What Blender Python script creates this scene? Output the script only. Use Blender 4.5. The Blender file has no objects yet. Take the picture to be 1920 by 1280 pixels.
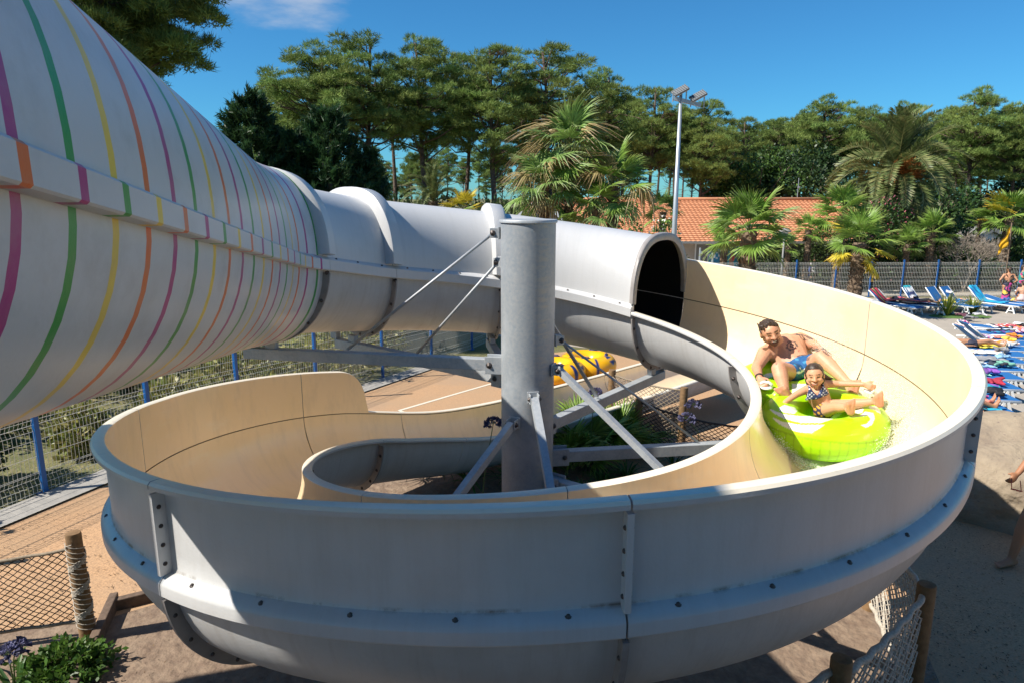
import bpy, bmesh, math, random
import numpy as np
from mathutils import Vector, Matrix
R=math.radians
S=bpy.context.scene
# ------------------------------------------------------------ camera / light
CAMH=3.6; PITCH=R(11.9); FPX=1280.0
cd=bpy.data.cameras.new("camera"); cam=bpy.data.objects.new("camera",cd); S.collection.objects.link(cam)
cam.location=(0,0,CAMH); cam.rotation_euler=(math.pi/2-PITCH,0,0)
cd.lens=24; cd.sensor_width=36; cd.clip_start=0.05; cd.clip_end=3000
cd.dof.use_dof=False
S.camera=cam
SUN_ELEV=46.0
SUN_AZ=(-0.956,-0.292)      # horizontal direction towards the sun
w=bpy.data.worlds.new("World"); S.world=w; w.use_nodes=True
nt=w.node_tree; nt.nodes.clear()
out=nt.nodes.new("ShaderNodeOutputWorld"); bg=nt.nodes.new("ShaderNodeBackground")
sky=nt.nodes.new("ShaderNodeTexSky"); sky.sky_type='NISHITA'; sky.sun_disc=False
sky.sun_elevation=R(SUN_ELEV); sky.sun_rotation=math.atan2(SUN_AZ[0],SUN_AZ[1])
sky.air_density=1.0; sky.dust_density=0.15; sky.ozone_density=3.5; sky.altitude=0
hs=nt.nodes.new("ShaderNodeHueSaturation"); hs.inputs['Saturation'].default_value=1.0; hs.inputs['Value'].default_value=1.0
tint=nt.nodes.new("ShaderNodeVectorMath"); tint.operation='MULTIPLY'; tint.inputs[1].default_value=(0.33,0.90,1.24)
nt.links.new(sky.outputs[0],tint.inputs[0]); nt.links.new(tint.outputs[0],hs.inputs['Color'])
# thin clouds, drawn on the direction of the sky
tc=nt.nodes.new("ShaderNodeTexCoord"); mp=nt.nodes.new("ShaderNodeMapping"); mp.inputs['Scale'].default_value=(2.2,2.2,7.0); mp.inputs['Location'].default_value=(0.35,0.1,0.0)
nz=nt.nodes.new("ShaderNodeTexNoise"); nz.inputs['Scale'].default_value=1.7; nz.inputs['Detail'].default_value=7; nz.inputs['Roughness'].default_value=0.55
nt.links.new(tc.outputs['Generated'],mp.inputs['Vector']); nt.links.new(mp.outputs[0],nz.inputs['Vector'])
vm=nt.nodes.new("ShaderNodeVectorMath"); vm.operation='DOT_PRODUCT'; cdv=Vector((-0.31,1.0,0.372)).normalized(); vm.inputs[1].default_value=cdv
nt.links.new(tc.outputs['Generated'],vm.inputs[0])
mr=nt.nodes.new("ShaderNodeMapRange"); mr.inputs['From Min'].default_value=0.982; mr.inputs['From Max'].default_value=0.999; mr.inputs['To Min'].default_value=-0.12; mr.inputs['To Max'].default_value=0.27
nt.links.new(vm.outputs['Value'],mr.inputs['Value'])
ad=nt.nodes.new("ShaderNodeMath"); ad.operation='ADD'; nt.links.new(nz.outputs['Fac'],ad.inputs[0]); nt.links.new(mr.outputs[0],ad.inputs[1])
m2=nt.nodes.new("ShaderNodeMapRange"); m2.interpolation_type='SMOOTHSTEP'; m2.inputs['From Min'].default_value=0.57; m2.inputs['From Max'].default_value=0.80; m2.inputs['To Max'].default_value=0.75
nt.links.new(ad.outputs[0],m2.inputs['Value'])
mx=nt.nodes.new("ShaderNodeMix"); mx.data_type='RGBA'; mx.inputs['B'].default_value=(6.2,6.6,7.2,1)
nt.links.new(m2.outputs[0],mx.inputs['Factor']); nt.links.new(hs.outputs[0],mx.inputs['A'])
nt.links.new(mx.outputs['Result'],bg.inputs['Color']); bg.inputs['Strength'].default_value=0.066
nt.links.new(bg.outputs[0],out.inputs['Surface'])
sl=bpy.data.lights.new("sun",'SUN'); sl.energy=5.0; sl.angle=R(0.53); sl.color=(1.0,0.94,0.84)
so=bpy.data.objects.new("sun",sl); S.collection.objects.link(so)
sd=Vector((SUN_AZ[0]*math.cos(R(SUN_ELEV)),SUN_AZ[1]*math.cos(R(SUN_ELEV)),math.sin(R(SUN_ELEV))))
so.rotation_euler=sd.to_track_quat('Z','Y').to_euler(); so.location=(-20,-10,30)
S.view_settings.view_transform='Standard'; S.view_settings.look='None'; S.view_settings.exposure=0.65; S.view_settings.gamma=1.0
S.view_settings.use_curve_mapping=False
# ------------------------------------------------------------ helpers
rng=np.random.default_rng(7); random.seed(7)
CP,SP=math.cos(PITCH),math.sin(PITCH)
def ray(px,py):
    u=(px-960)/FPX; v=(py-640)/FPX
    return Vector((u,CP-v*SP,-(SP+v*CP)))
def gz(y):
    return float(np.interp(y,[9,20],[0,-0.8]))
def at(px,py,F):                     # world point seen at a photo pixel, F metres ahead
    d=ray(px,py); t=F/d.y
    return Vector((d.x*t,F,CAMH+d.z*t))
def G(px,py):                        # ground point under a photo pixel
    d=ray(px,py); t=CAMH/-d.z
    for _ in range(12): t=(CAMH-gz(d.y*t))/-d.z
    return Vector((d.x*t,d.y*t,gz(d.y*t)))
def proj(V):                         # (N,3) -> photo pixels
    V=np.asarray(V); z=V[:,1]*CP-(V[:,2]-CAMH)*SP; y=-(V[:,2]-CAMH)*CP-V[:,1]*SP
    return np.stack([960+V[:,0]/z*FPX, 640+y/z*FPX],1)
def link(o,parent=None):
    S.collection.objects.link(o)
    if parent is not None: o.parent=parent
    return o
def mk(name,V,F,mat,parent=None,smooth=False,uv=None,col=None,mi=None,mats=None):
    me=bpy.data.meshes.new(name)
    me.from_pydata([tuple(map(float,v)) for v in V],[],[tuple(int(i) for i in f) for f in F])
    if mats:
        for m in mats: me.materials.append(m)
    elif mat: me.materials.append(mat)
    if mi is not None: me.polygons.foreach_set('material_index',np.asarray(mi,dtype=np.int32))
    if smooth is True: me.polygons.foreach_set('use_smooth',np.ones(len(me.polygons),dtype=bool))
    if uv is not None:
        ul=me.uv_layers.new(name='UVMap'); li=np.zeros(len(me.loops),dtype=np.int32); me.loops.foreach_get('vertex_index',li)
        ul.data.foreach_set('uv',np.asarray(uv,dtype=np.float32)[li].ravel())
    if col is not None: setcol(me,col)
    me.update()
    return link(bpy.data.objects.new(name,me),parent)
def mktri(name,V,mat,parent=None,col=None):      # V (N*3,3): loose triangles, quick
    V=np.asarray(V,dtype=np.float32); n=len(V)//3
    me=bpy.data.meshes.new(name); me.vertices.add(n*3); me.vertices.foreach_set('co',V[:n*3].ravel())
    me.loops.add(n*3); me.loops.foreach_set('vertex_index',np.arange(n*3,dtype=np.int32))
    me.polygons.add(n); me.polygons.foreach_set('loop_start',np.arange(0,n*3,3,dtype=np.int32))
    try: me.polygons.foreach_set('loop_total',np.full(n,3,dtype=np.int32))
    except Exception: pass
    me.materials.append(mat)
    if col is not None: setcol(me,col)
    me.update(calc_edges=True); me.validate()
    return link(bpy.data.objects.new(name,me),parent)
def setcol(me,col):
    c=np.ones((len(me.vertices),4),dtype=np.float32); col=np.asarray(col,dtype=np.float32); c[:,:col.shape[1]]=col
    a=me.color_attributes.new(name='col',type='FLOAT_COLOR',domain='POINT'); a.data.foreach_set('color',c.ravel())
def empty(name,loc,label=None,cat=None,group=None,rz=0):
    o=bpy.data.objects.new(name,None); o.empty_display_size=0.2; link(o); o.location=loc; o.rotation_euler=(0,0,rz)
    tag(o,label,cat,group); return o
def tag(o,label=None,cat=None,group=None,kind=None):
    if label: o['label']=label
    if cat: o['category']=cat
    if group: o['group']=group
    if kind: o['kind']=kind
    return o
def inst(me,name,parent,M):
    o=bpy.data.objects.new(name,me); link(o,parent); o.matrix_local=M; return o
class MB:
    def __init__(s): s.V=[];s.F=[];s.m=[]
    def add(s,V,F,m=0):
        n=len(s.V); s.V.extend([tuple(v) for v in V]); s.F.extend([tuple(i+n for i in f) for f in F]); s.m.extend([m]*len(F)); return s
    def box(s,c,size,rot=None,m=0,bev=0):
        x,y,z=[k/2 for k in size]
        pts=[Vector((a*x,b*y,d*z)) for d in(-1,1) for b in(-1,1) for a in(-1,1)]
        if rot is not None:
            if not isinstance(rot,Matrix): rot=Matrix.Rotation(rot,3,'Z')
            pts=[rot@p for p in pts]
        c=Vector(c); pts=[p+c for p in pts]
        return s.add(pts,[(0,2,3,1),(4,5,7,6),(0,1,5,4),(2,6,7,3),(0,4,6,2),(1,3,7,5)],m)
    def beam(s,a,b,wd,h,m=0,up=(0,0,1)):       # rectangular bar from a to b
        a=Vector(a);b=Vector(b);d=(b-a);L=d.length;d.normalize();u=Vector(up)
        if abs(d.dot(u))>.98:u=Vector((0,1,0))
        x=d.cross(u).normalized();z=x.cross(d).normalized()
        Mx=Matrix((x,d,z)).transposed()
        return s.box((a+b)/2,(wd,L,h),Mx,m)
    def tube(s,pts,rad,n=8,m=0,cap=True):
        pts=[Vector(p) for p in pts]; k=len(pts)
        if not hasattr(rad,'__len__'): rad=[rad]*k
        V=[];ref=None
        for i,p in enumerate(pts):
            d=(pts[min(i+1,k-1)]-pts[max(i-1,0)]).normalized()
            if ref is None: ref=Vector((0,0,1)) if abs(d.z)<.9 else Vector((1,0,0))
            x=(ref-d*ref.dot(d)); 
            if x.length<1e-4: x=d.orthogonal()
            x.normalize(); y=d.cross(x); ref=x
            for j in range(n):
                a=2*math.pi*j/n; V.append(p+(x*math.cos(a)+y*math.sin(a))*rad[i])
        F=[(i*n+j,i*n+(j+1)%n,(i+1)*n+(j+1)%n,(i+1)*n+j) for i in range(k-1) for j in range(n)]
        if cap: F+= [tuple(range(n-1,-1,-1)),tuple(range((k-1)*n,k*n))]
        return s.add(V,F,m)
    def lathe(s,prof,c=(0,0,0),n=24,m=0):
        V=[];k=len(prof)
        for r_,z in prof:
            for j in range(n):
                a=2*math.pi*j/n; V.append((c[0]+r_*math.cos(a),c[1]+r_*math.sin(a),c[2]+z))
        F=[(i*n+j,i*n+(j+1)%n,(i+1)*n+(j+1)%n,(i+1)*n+j) for i in range(k-1) for j in range(n)]
        return s.add(V,F,m)
    def build(s,name,mat,parent=None,smooth=False,mats=None,bevel=0):
        o=mk(name,s.V,s.F,mat,parent,smooth,mi=s.m if mats else None,mats=mats)
        if bevel:
            b=o.modifiers.new('bevel','BEVEL'); b.width=bevel; b.segments=2; b.limit_method='ANGLE'
        return o
def autosmooth(o,ang=40):
    me=o.data; me.polygons.foreach_set('use_smooth',np.ones(len(me.polygons),dtype=bool))
    try: me.set_sharp_from_angle(angle=R(ang))
    except Exception: pass
    return o
# ------------------------------------------------------------ materials
MATS={}
def mat(name,base,rough=.6,metal=0,spec=.5,attr=False,noise=None,bump=None,trans=0,emit=None,coat=0,rnd=0,sub=0,twosided=0):
    """noise=(scale,colour2,lo,hi,detail)  bump=(scale,strength,distance)"""
    m=bpy.data.materials.new(name); m.use_nodes=True; n=m.node_tree; b=n.nodes['Principled BSDF']; MATS[name]=m
    b.inputs['Roughness'].default_value=rough; b.inputs['Metallic'].default_value=metal
    b.inputs['Specular IOR Level'].default_value=spec
    if coat: b.inputs['Coat Weight'].default_value=coat; b.inputs['Coat Roughness'].default_value=.1
    if trans: b.inputs['Transmission Weight'].default_value=trans
    c=None
    tcn=n.nodes.new('ShaderNodeTexCoord')
    if attr:
        a=n.nodes.new('ShaderNodeAttribute'); a.attribute_name='col'; c=a.outputs['Color']
    else:
        r=n.nodes.new('ShaderNodeRGB'); r.outputs[0].default_value=(*base,1); c=r.outputs[0]
    def mixn(fac,A,B,mode='MIX'):
        x=n.nodes.new('ShaderNodeMix'); x.data_type='RGBA'; x.blend_type=mode
        if hasattr(fac,'is_linked') or hasattr(fac,'links'): n.links.new(fac,x.inputs['Factor'])
        else: x.inputs['Factor'].default_value=fac
        n.links.new(A,x.inputs['A'])
        if isinstance(B,tuple): x.inputs['B'].default_value=(*B,1)
        else: n.links.new(B,x.inputs['B'])
        return x.outputs['Result']
    if noise:
        for q in (noise if isinstance(noise,list) else [noise]):
            t=n.nodes.new('ShaderNodeTexNoise'); t.inputs['Scale'].default_value=q[0]; t.inputs['Detail'].default_value=q[4] if len(q)>4 else 5; t.inputs['Roughness'].default_value=.6
            n.links.new(tcn.outputs['Object'],t.inputs['Vector'])
            k=n.nodes.new('ShaderNodeMapRange'); k.inputs['From Min'].default_value=q[2]; k.inputs['From Max'].default_value=q[3]; n.links.new(t.outputs['Fac'],k.inputs['Value'])
            c=mixn(k.outputs[0],c,q[1])
    if rnd:
        oi=n.nodes.new('ShaderNodeObjectInfo'); k=n.nodes.new('ShaderNodeMapRange'); k.inputs['To Min'].default_value=1-rnd; k.inputs['To Max'].default_value=1+rnd
        n.links.new(oi.outputs['Random'],k.inputs['Value']); vmn=n.nodes.new('ShaderNodeVectorMath'); vmn.operation='SCALE'; n.links.new(c,vmn.inputs[0]); n.links.new(k.outputs[0],vmn.inputs['Scale']); c=vmn.outputs[0]
    n.links.new(c,b.inputs['Base Color'])
    if bump:
        t=n.nodes.new('ShaderNodeTexNoise'); t.inputs['Scale'].default_value=bump[0]; t.inputs['Detail'].default_value=4
        n.links.new(tcn.outputs['Object'],t.inputs['Vector'])
        bp=n.nodes.new('ShaderNodeBump'); bp.inputs['Strength'].default_value=bump[1]; bp.inputs['Distance'].default_value=bump[2]
        n.links.new(t.outputs['Fac'],bp.inputs['Height']); n.links.new(bp.outputs[0],b.inputs['Normal'])
    if sub:
        b.inputs['Subsurface Weight'].default_value=sub; b.inputs['Subsurface Radius'].default_value=(.02,.008,.004)
    if twosided:      # leaves let some light through
        tr=n.nodes.new('ShaderNodeBsdfTranslucent'); n.links.new(c,tr.inputs['Color']); ms=n.nodes.new('ShaderNodeMixShader'); ms.inputs[0].default_value=twosided
        o=n.nodes['Material Output']; n.links.new(b.outputs[0],ms.inputs[1]); n.links.new(tr.outputs[0],ms.inputs[2]); n.links.new(ms.outputs[0],o.inputs['Surface'])
    if emit: b.inputs['Emission Color'].default_value=(*emit[0],1); b.inputs['Emission Strength'].default_value=emit[1]
    return m
M=MATS
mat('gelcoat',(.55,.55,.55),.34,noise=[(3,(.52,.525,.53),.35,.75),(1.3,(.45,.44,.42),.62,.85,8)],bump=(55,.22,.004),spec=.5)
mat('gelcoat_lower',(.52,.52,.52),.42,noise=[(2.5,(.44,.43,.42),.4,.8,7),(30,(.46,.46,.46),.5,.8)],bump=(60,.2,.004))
mat('cream',(.88,.69,.46),.22,noise=[(1.1,(.84,.65,.38),.45,.8,6)],bump=(3,.05,.01),spec=.5)
mat('cream_lip',(.80,.72,.58),.35,noise=[(14,(.66,.60,.50),.55,.8)],bump=(60,.1,.002))
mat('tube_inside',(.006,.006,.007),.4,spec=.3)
mat('sealant',(.16,.12,.07),.7)
mat('flange_gray',(.30,.28,.27),.5,noise=(9,(.22,.2,.19),.45,.75),bump=(70,.15,.003))
mat('bolt_steel',(.10,.085,.08),.45,metal=.7)
mat('galv',(.42,.43,.44),.5,metal=.25,noise=[(45,(.30,.34,.38),.35,.7,3),(5,(.47,.50,.52),.45,.75,4)],bump=(90,.08,.002))
mat('rubber_black',(.02,.02,.02),.6)
mat('terracotta',(.53,.32,.17),.85,noise=[(60,(.33,.20,.11),.40,.62,6),(1.2,(.40,.26,.15),.4,.8),(.45,(.34,.24,.16),.5,.8,8)],bump=(130,.5,.004))
mat('deck',(.40,.35,.29),.8,noise=[(1.5,(.33,.29,.24),.35,.75,7),(80,(.30,.26,.21),.5,.7)],bump=(60,.2,.003))
mat('soil',(.25,.18,.125),.95,noise=[(9,(.15,.10,.07),.35,.7,8),(2,(.32,.24,.17),.55,.8)],bump=(14,.9,.03))
mat('grassland',(.12,.115,.045),.95,noise=[(1.5,(.27,.22,.11),.4,.7,8),(14,(.09,.11,.03),.4,.7)],bump=(20,.8,.04))
mat('concrete',(.36,.34,.31),.85,noise=(6,(.26,.25,.23),.4,.75,7),bump=(40,.2,.003))
mat('fence_blue',(.01,.10,.32),.4)
mat('fence_wire',(.62,.62,.56),.45,metal=.2)
mat('rope',(.30,.24,.17),.9,noise=(60,(.18,.14,.1),.4,.7))
mat('rope_light',(.50,.45,.38),.9,noise=(60,(.32,.28,.22),.4,.7))
mat('rope_dark',(.07,.05,.04),.9)
mat('log',(.22,.13,.06),.85,noise=[(12,(.12,.07,.03),.4,.7,8)],bump=(20,.6,.01))
mat('timber',(.15,.10,.07),.85,noise=(20,(.09,.06,.04),.4,.7),bump=(25,.5,.01))
mat('bark',(.15,.105,.075),.95,noise=[(7,(.07,.045,.035),.4,.65,8)],bump=(9,1,.05))
mat('palm_bark',(.20,.14,.09),.95,noise=[(12,(.09,.06,.04),.4,.65,6)],bump=(18,1,.03))
mat('needles',(0,0,0),.6,attr=True,rnd=.12,twosided=.25,spec=.2)
mat('leaf',(0,0,0),.45,attr=True,rnd=.08,twosided=.3,spec=.4)
mat('flower',(0,0,0),.6,attr=True,twosided=.3)
mat('white_plastic',(.75,.75,.73),.35)
mat('sling_blue',(.015,.13,.36),.75,bump=(200,.3,.002))
mat('wall_paint',(.50,.44,.37),.8,noise=(3,(.42,.37,.31),.4,.75))
mat('roof_tile',(.58,.26,.13),.8,noise=[(1.5,(.50,.21,.10),.4,.7,6),(9,(.62,.31,.17),.5,.75)])
mat('roof_brown',(.20,.12,.08),.8,noise=(5,(.13,.08,.06),.4,.7))
mat('white_paint',(.78,.78,.76),.5)
mat('dark_glass',(.03,.04,.05),.1)
mat('shutter',(.22,.22,.21),.6)
mat('attr',(0,0,0),.75,attr=True,bump=(150,.15,.002))
mat('skin',(0,0,0),.5,attr=True,sub=.08,spec=.35)
mat('hair',(.035,.022,.015),.5,noise=(60,(.09,.055,.03),.45,.7))
mat('hair_light',(.16,.09,.04),.55,noise=(60,(.08,.045,.02),.45,.7))
mat('raft',(0,0,0),.28,attr=True,spec=.5,sub=.0)
mat('rock',(.30,.24,.17),.9,noise=[(3,(.20,.155,.115),.4,.7,10),(22,(.16,.12,.1),.62,.72,5)],bump=(7,1,.05))
mat('flag_yellow',(.80,.42,.01),.7,twosided=.3)
mat('lamp_metal',(.45,.49,.52),.4,metal=.5)
mat('lamp_head',(.16,.17,.18),.5)
mat('foam',(.88,.90,.86),.5,spec=.4,twosided=.5)
# ------------------------------------------------------------ the slide
DC=5.6; CX,CY=0.132,5.598; RC=2.48; WW=.61; DEP=.66; ARC=.73; EXT=.5; LIP=.08
PH0=188.6; PHE=-226.0
_ph=[188.6,160,139,98,77.5,51.5,26.6,10,-7,-20,-36,-55,-84,-105,-115,-129,-149,-163,-180,-195,-218,-232,-243,-252,-262,-285,-330,-600]
_h =[-.47,-.61,-.735,-.915,-1.03,-1.18,-1.305,-1.381,-1.455,-1.50,-1.56,-1.625,-1.685,-1.76,-1.815,-1.89,-2.0,-2.09,-2.19,-2.29,-2.45,-2.58,-2.70,-2.80,-2.87,-2.94,-2.97,-2.99]
_s=[R(PH0-p)*RC for p in _ph]
_gs=np.arange(-9,26,.02); _gh=np.where(_gs<0,-.47-.142*_gs,np.interp(_gs,_s,_h))
_k=np.exp(-.5*(np.arange(-40,41)/14.)**2); _k/=_k.sum(); _gh=np.convolve(np.pad(_gh,40,mode='reflect',reflect_type='odd'),_k,'valid')
SE=R(PH0-PHE)*RC
def s_of(ph): return R(PH0-ph)*RC
def path(s):
    z=CAMH+float(np.interp(s,_gs,_gh))
    if s<0: ph=R(PH0); b=s
    elif s>SE: ph=R(PHE); b=s-SE
    else: ph=R(PH0)-s/RC; b=0
    n=(math.cos(ph),math.sin(ph)); d=(math.sin(ph),-math.cos(ph))
    x=CX+RC*n[0]+d[0]*b; y=CY+RC*n[1]+d[1]*b
    return Vector((x,y,z)),Vector((n[0],n[1],0)),Vector((d[0],d[1],0))
def place(s,a,b):
    P,n,d=path(s); return P+n*a+Vector((0,0,b))
def sweep(name,s0,s1,prof,mats,parent,closed=True,step=.09,caps=True,uvs=None):
    """prof(s)->list of (a,b,material index of the strip that starts here)"""
    k=max(2,int(math.ceil((s1-s0)/step))+1); ss=np.linspace(s0,s1,k); V=[];UV=[];p0=prof(s0);n=len(p0)
    for s in ss:
        P,nn,d=path(s)
        for a,b,_m in prof(s): V.append(P+nn*a+Vector((0,0,b))); UV.append((s,b))
    F=[];mi=[]
    for i in range(k-1):
        for j in range(n if closed else n-1):
            j2=(j+1)%n; F.append((i*n+j,(i+1)*n+j,(i+1)*n+j2,i*n+j2)); mi.append(p0[j][2])
    if caps and closed:
        # end faces of a thin shell: bridge first half of the loop with the second
        for base,fl in ((0,False),((k-1)*n,True)):
            h=n//2
            for j in range(h-1):
                q=(base+j,base+j+1,base+n-2-j,base+n-1-j)
                F.append(q if not fl else q[::-1]); mi.append(caps if caps is not True else p0[-1][2])
    o=mk(name,V,F,None,parent,uv=UV if uvs else None,mi=mi,mats=mats)
    return autosmooth(o,38)
def arch(n0,n1,off,N=18,kk=0):
    """points of the closed tube section between angles (0 = outer spring, 90 = top)"""
    out=[]
    for t in np.linspace(n0,n1,N):
        c,s_=math.cos(t),math.sin(t)
        e=.78 if s_>0 else 1.0
        a=(WW+off)*math.copysign(abs(c)**e,c); b=((ARC+kk*.10 if s_>0 else DEP+kk*.07)+off)*math.copysign(abs(s_)**e,s_)
        out.append((a,b))
    return out
slide=empty('water_slide',(CX,CY,0),'grey spiral water slide with a cream inner trough winding round the steel column','water slide')
def child_fix(o): 
    return o
slide.location=(0,0,0)
bolt_mb=MB(); bolt_mb.lathe([(0,0),(.0,.012),(.007,.011),(.011,.006),(.0125,0),(.018,0),(.018,-.003)],n=8); bolt_me=None
BOLTS=[0]
def bolt(parent,p,nrm,sc=1.0):
    global bolt_me
    if bolt_me is None:
        t=bolt_mb.build('bolt',M['bolt_steel'],None,True); bolt_me=t.data; bpy.data.objects.remove(t)
    q=Vector(nrm).normalized().to_track_quat('Z','Y').to_matrix().to_4x4()
    inst(bolt_me,'bolt',parent,Matrix.Translation(p)@q@Matrix.Scale(sc,4)); BOLTS[0]+=1
# stripe material of the enclosed tube
def stripe_mat(name,shift):
    m=mat(name,(.50,.515,.53),.36,bump=(55,.22,.004)); n=m.node_tree; b=n.nodes['Principled BSDF']
    uvn=n.nodes.new('ShaderNodeUVMap'); sx=n.nodes.new('ShaderNodeSeparateXYZ'); n.links.new(uvn.outputs[0],sx.inputs[0])
    nz=n.nodes.new('ShaderNodeTexNoise'); nz.inputs['Scale'].default_value=4; tcn=n.nodes.new('ShaderNodeTexCoord'); n.links.new(tcn.outputs['Object'],nz.inputs['Vector'])
    ma=n.nodes.new('ShaderNodeMath'); ma.operation='MULTIPLY_ADD'; ma.inputs[1].default_value=.012; n.links.new(nz.outputs['Fac'],ma.inputs[0]); n.links.new(sx.outputs[0],ma.inputs[2])
    a1=n.nodes.new('ShaderNodeMath'); a1.operation='ADD'; a1.inputs[1].default_value=3.75+shift+1.08*8; n.links.new(ma.outputs[0],a1.inputs[0])
    md=n.nodes.new('ShaderNodeMath'); md.operation='MODULO'; md.inputs[1].default_value=1.08; n.links.new(a1.outputs[0],md.inputs[0])
    dv=n.nodes.new('ShaderNodeMath'); dv.operation='DIVIDE'; dv.inputs[1].default_value=1.08; n.links.new(md.outputs[0],dv.inputs[0])
    cr=n.nodes.new('ShaderNodeValToRGB'); cr.color_ramp.interpolation='CONSTANT'
    base=(.56,.57,.58,1); cols=[(.40,.03,.20,1),(.03,.30,.055,1),(.80,.56,.06,1),(.72,.15,.03,1)]
    e=cr.color_ramp.elements; e[0].position=0; e[0].color=cols[0]; e[1].position=.04; e[1].color=base
    for i in range(1,4):
        x=e.new(i*.25); x.color=cols[i]; x=e.new(i*.25+.04); x.color=base
    n.links.new(dv.outputs[0],cr.inputs[0])
    n2=n.nodes.new('ShaderNodeTexNoise'); n2.inputs['Scale'].default_value=2.3; n2.inputs['Detail'].default_value=8; n2.inputs['Roughness'].default_value=.65; n.links.new(tcn.outputs['Object'],n2.inputs['Vector'])
    k=n.nodes.new('ShaderNodeMapRange'); k.inputs['From Min'].default_value=.52; k.inputs['From Max'].default_value=.8; k.inputs['To Max'].default_value=.4; n.links.new(n2.outputs['Fac'],k.inputs['Value'])
    x=n.nodes.new('ShaderNodeMix'); x.data_type='RGBA'; x.inputs['B'].default_value=(.34,.32,.29,1); n.links.new(k.outputs[0],x.inputs['Factor']); n.links.new(cr.outputs[0],x.inputs['A'])
    n.links.new(x.outputs['Result'],b.inputs['Base Color']); return m
st_top=stripe_mat('striped_upper',0); st_band=stripe_mat('striped_band',-.17); st_low=stripe_mat('striped_lower',.02)
def tube_section(s0,s1,striped,cutmouth=False):
    g=.003; s0+=g; s1-=g
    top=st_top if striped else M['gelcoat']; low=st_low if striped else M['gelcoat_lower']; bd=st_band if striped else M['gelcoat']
    kk=1 if striped else 0; up=arch(0,math.pi,.014,30,kk); upi=arch(math.pi,0,0,30)
    dn=arch(math.pi,2*math.pi,.012,26,kk); dni=arch(2*math.pi,math.pi,0,26)
    P=lambda s:[(a,b+.004,0) for a,b in up]+[(a,b+.004,1) for a,b in upi]
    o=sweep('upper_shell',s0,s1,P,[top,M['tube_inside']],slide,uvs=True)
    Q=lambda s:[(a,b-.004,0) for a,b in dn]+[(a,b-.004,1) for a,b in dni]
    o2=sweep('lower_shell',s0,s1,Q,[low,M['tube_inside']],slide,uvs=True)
    for sg in (-1,1):
        B=lambda s:[(sg*(WW+.012),.075,0),(sg*(WW+.03),.066,0),(sg*(WW+LIP-.01),.05,0),(sg*(WW+LIP),.04,0),(sg*(WW+LIP),-.045,0),(sg*(WW+LIP-.008),-.052,0),(sg*(WW+.012),-.052,0),(sg*(WW+.004),0.01,0)]
        c=sweep('side_flange',s0,s1,B,[bd],slide,uvs=True)
        k=int((s1-s0)/.36)
        for i in range(k):
            s=s0+(i+.5)*(s1-s0)/k
            if sg<0 and not striped: 
                Pn=path(s)[1]; bolt(c,place(s,sg*(WW+.05),.062),Vector((0,0,1))-Pn*.35,.7)
    return o,o2
def fin(s,th,parent,lo,hi,mtl,w0=.012,w1=LIP,arcf=None,N=30):
    """radial flange plate at joint s: ring between offsets w0..w1"""
    A=arcf(w0,N);B=arcf(w1,N); V=[];F=[]
    for ds in(-th/2,th/2):
        for L in(A,B):
            for a,b in L: V.append(place(s+ds*1.0,a,b))
    n=len(A)
    for i in range(n-1):
        F.append((i,i+1,n+i+1,n+i)); F.append((2*n+i,3*n+i,3*n+i+1,2*n+i+1)); F.append((n+i,n+i+1,3*n+i+1,3*n+i)); F.append((i,2*n+i,2*n+i+1,i+1))
    F.append((0,n,3*n,2*n)); F.append((n-1,3*n-1,4*n-1,2*n-1))
    return autosmooth(mk('joint_flange',V,F,mtl,parent),40)
def lowarc(off,N): return [(a,b-.002) for a,b in arch(math.pi+.10,2*math.pi-.10,off,N)]
def uparc(off,N): return [(a,b) for a,b in arch(.06,math.pi-.06,off,N)]
def bolts_on(parent,s,pts,side,off=.0):
    P,n,d=path(s)
    for a,b in pts: bolt(parent,P+n*a+Vector((0,0,b))+d*side,d if side>0 else -d)
J=[-7.5,s_of(166),s_of(136),s_of(98),s_of(52)]
for i in range(len(J)-1):
    tube_section(J[i],J[i+1],i==0)
for s in J[1:4]:
    f=fin(s,.022,slide,0,0,M['flange_gray'],arcf=lowarc)
    bolts_on(f,s,lowarc(.05,9),-.012)
    f=bolts_on(f,s,lowarc(.05,9),.012)
    # raised saddle over the upper joint
    ds=.10
    sad=lambda q:[(a,b,0) for a,b in uparc(.012,34)]+[(a,b,0) for a,b in uparc(.012,34)[::-1]]
    U=uparc(.085,36);L0=uparc(.013,36);V=[];F=[]
    prof=[(-ds-.015,.013),(-ds,.09),(-ds+.025,.115),(ds-.025,.115),(ds,.09),(ds+.015,.013)]
    for dss,of in prof:
        for a,b in uparc(of,36): V.append(place(s+dss,a,b))
    for r_ in range(len(prof)-1):
        for j in range(35): F.append((r_*36+j,r_*36+j+1,(r_+1)*36+j+1,(r_+1)*36+j))
    for j in (0,35): F.append(tuple(r_*36+j for r_ in range(len(prof))))
    autosmooth(mk('joint_saddle',V,F,M['gelcoat'],slide),50)
# mouth ring
sm=s_of(52)
V=[];F=[];N=40
pr=[(-.05,.013),(-.045,.058),(-.03,.066),(.012,.066),(.02,.058),(.02,.012),(.012,-.012),(-.02,-.012)]
for ds,of in pr:
    for a,b in uparc(of,N): V.append(place(sm+ds,a,b))
for r_ in range(len(pr)):
    q=(r_+1)%len(pr)
    for j in range(N-1): F.append((r_*N+j,r_*N+j+1,q*N+j+1,q*N+j))
autosmooth(mk('mouth_ring',V,F,M['flange_gray'],slide),50)
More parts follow.
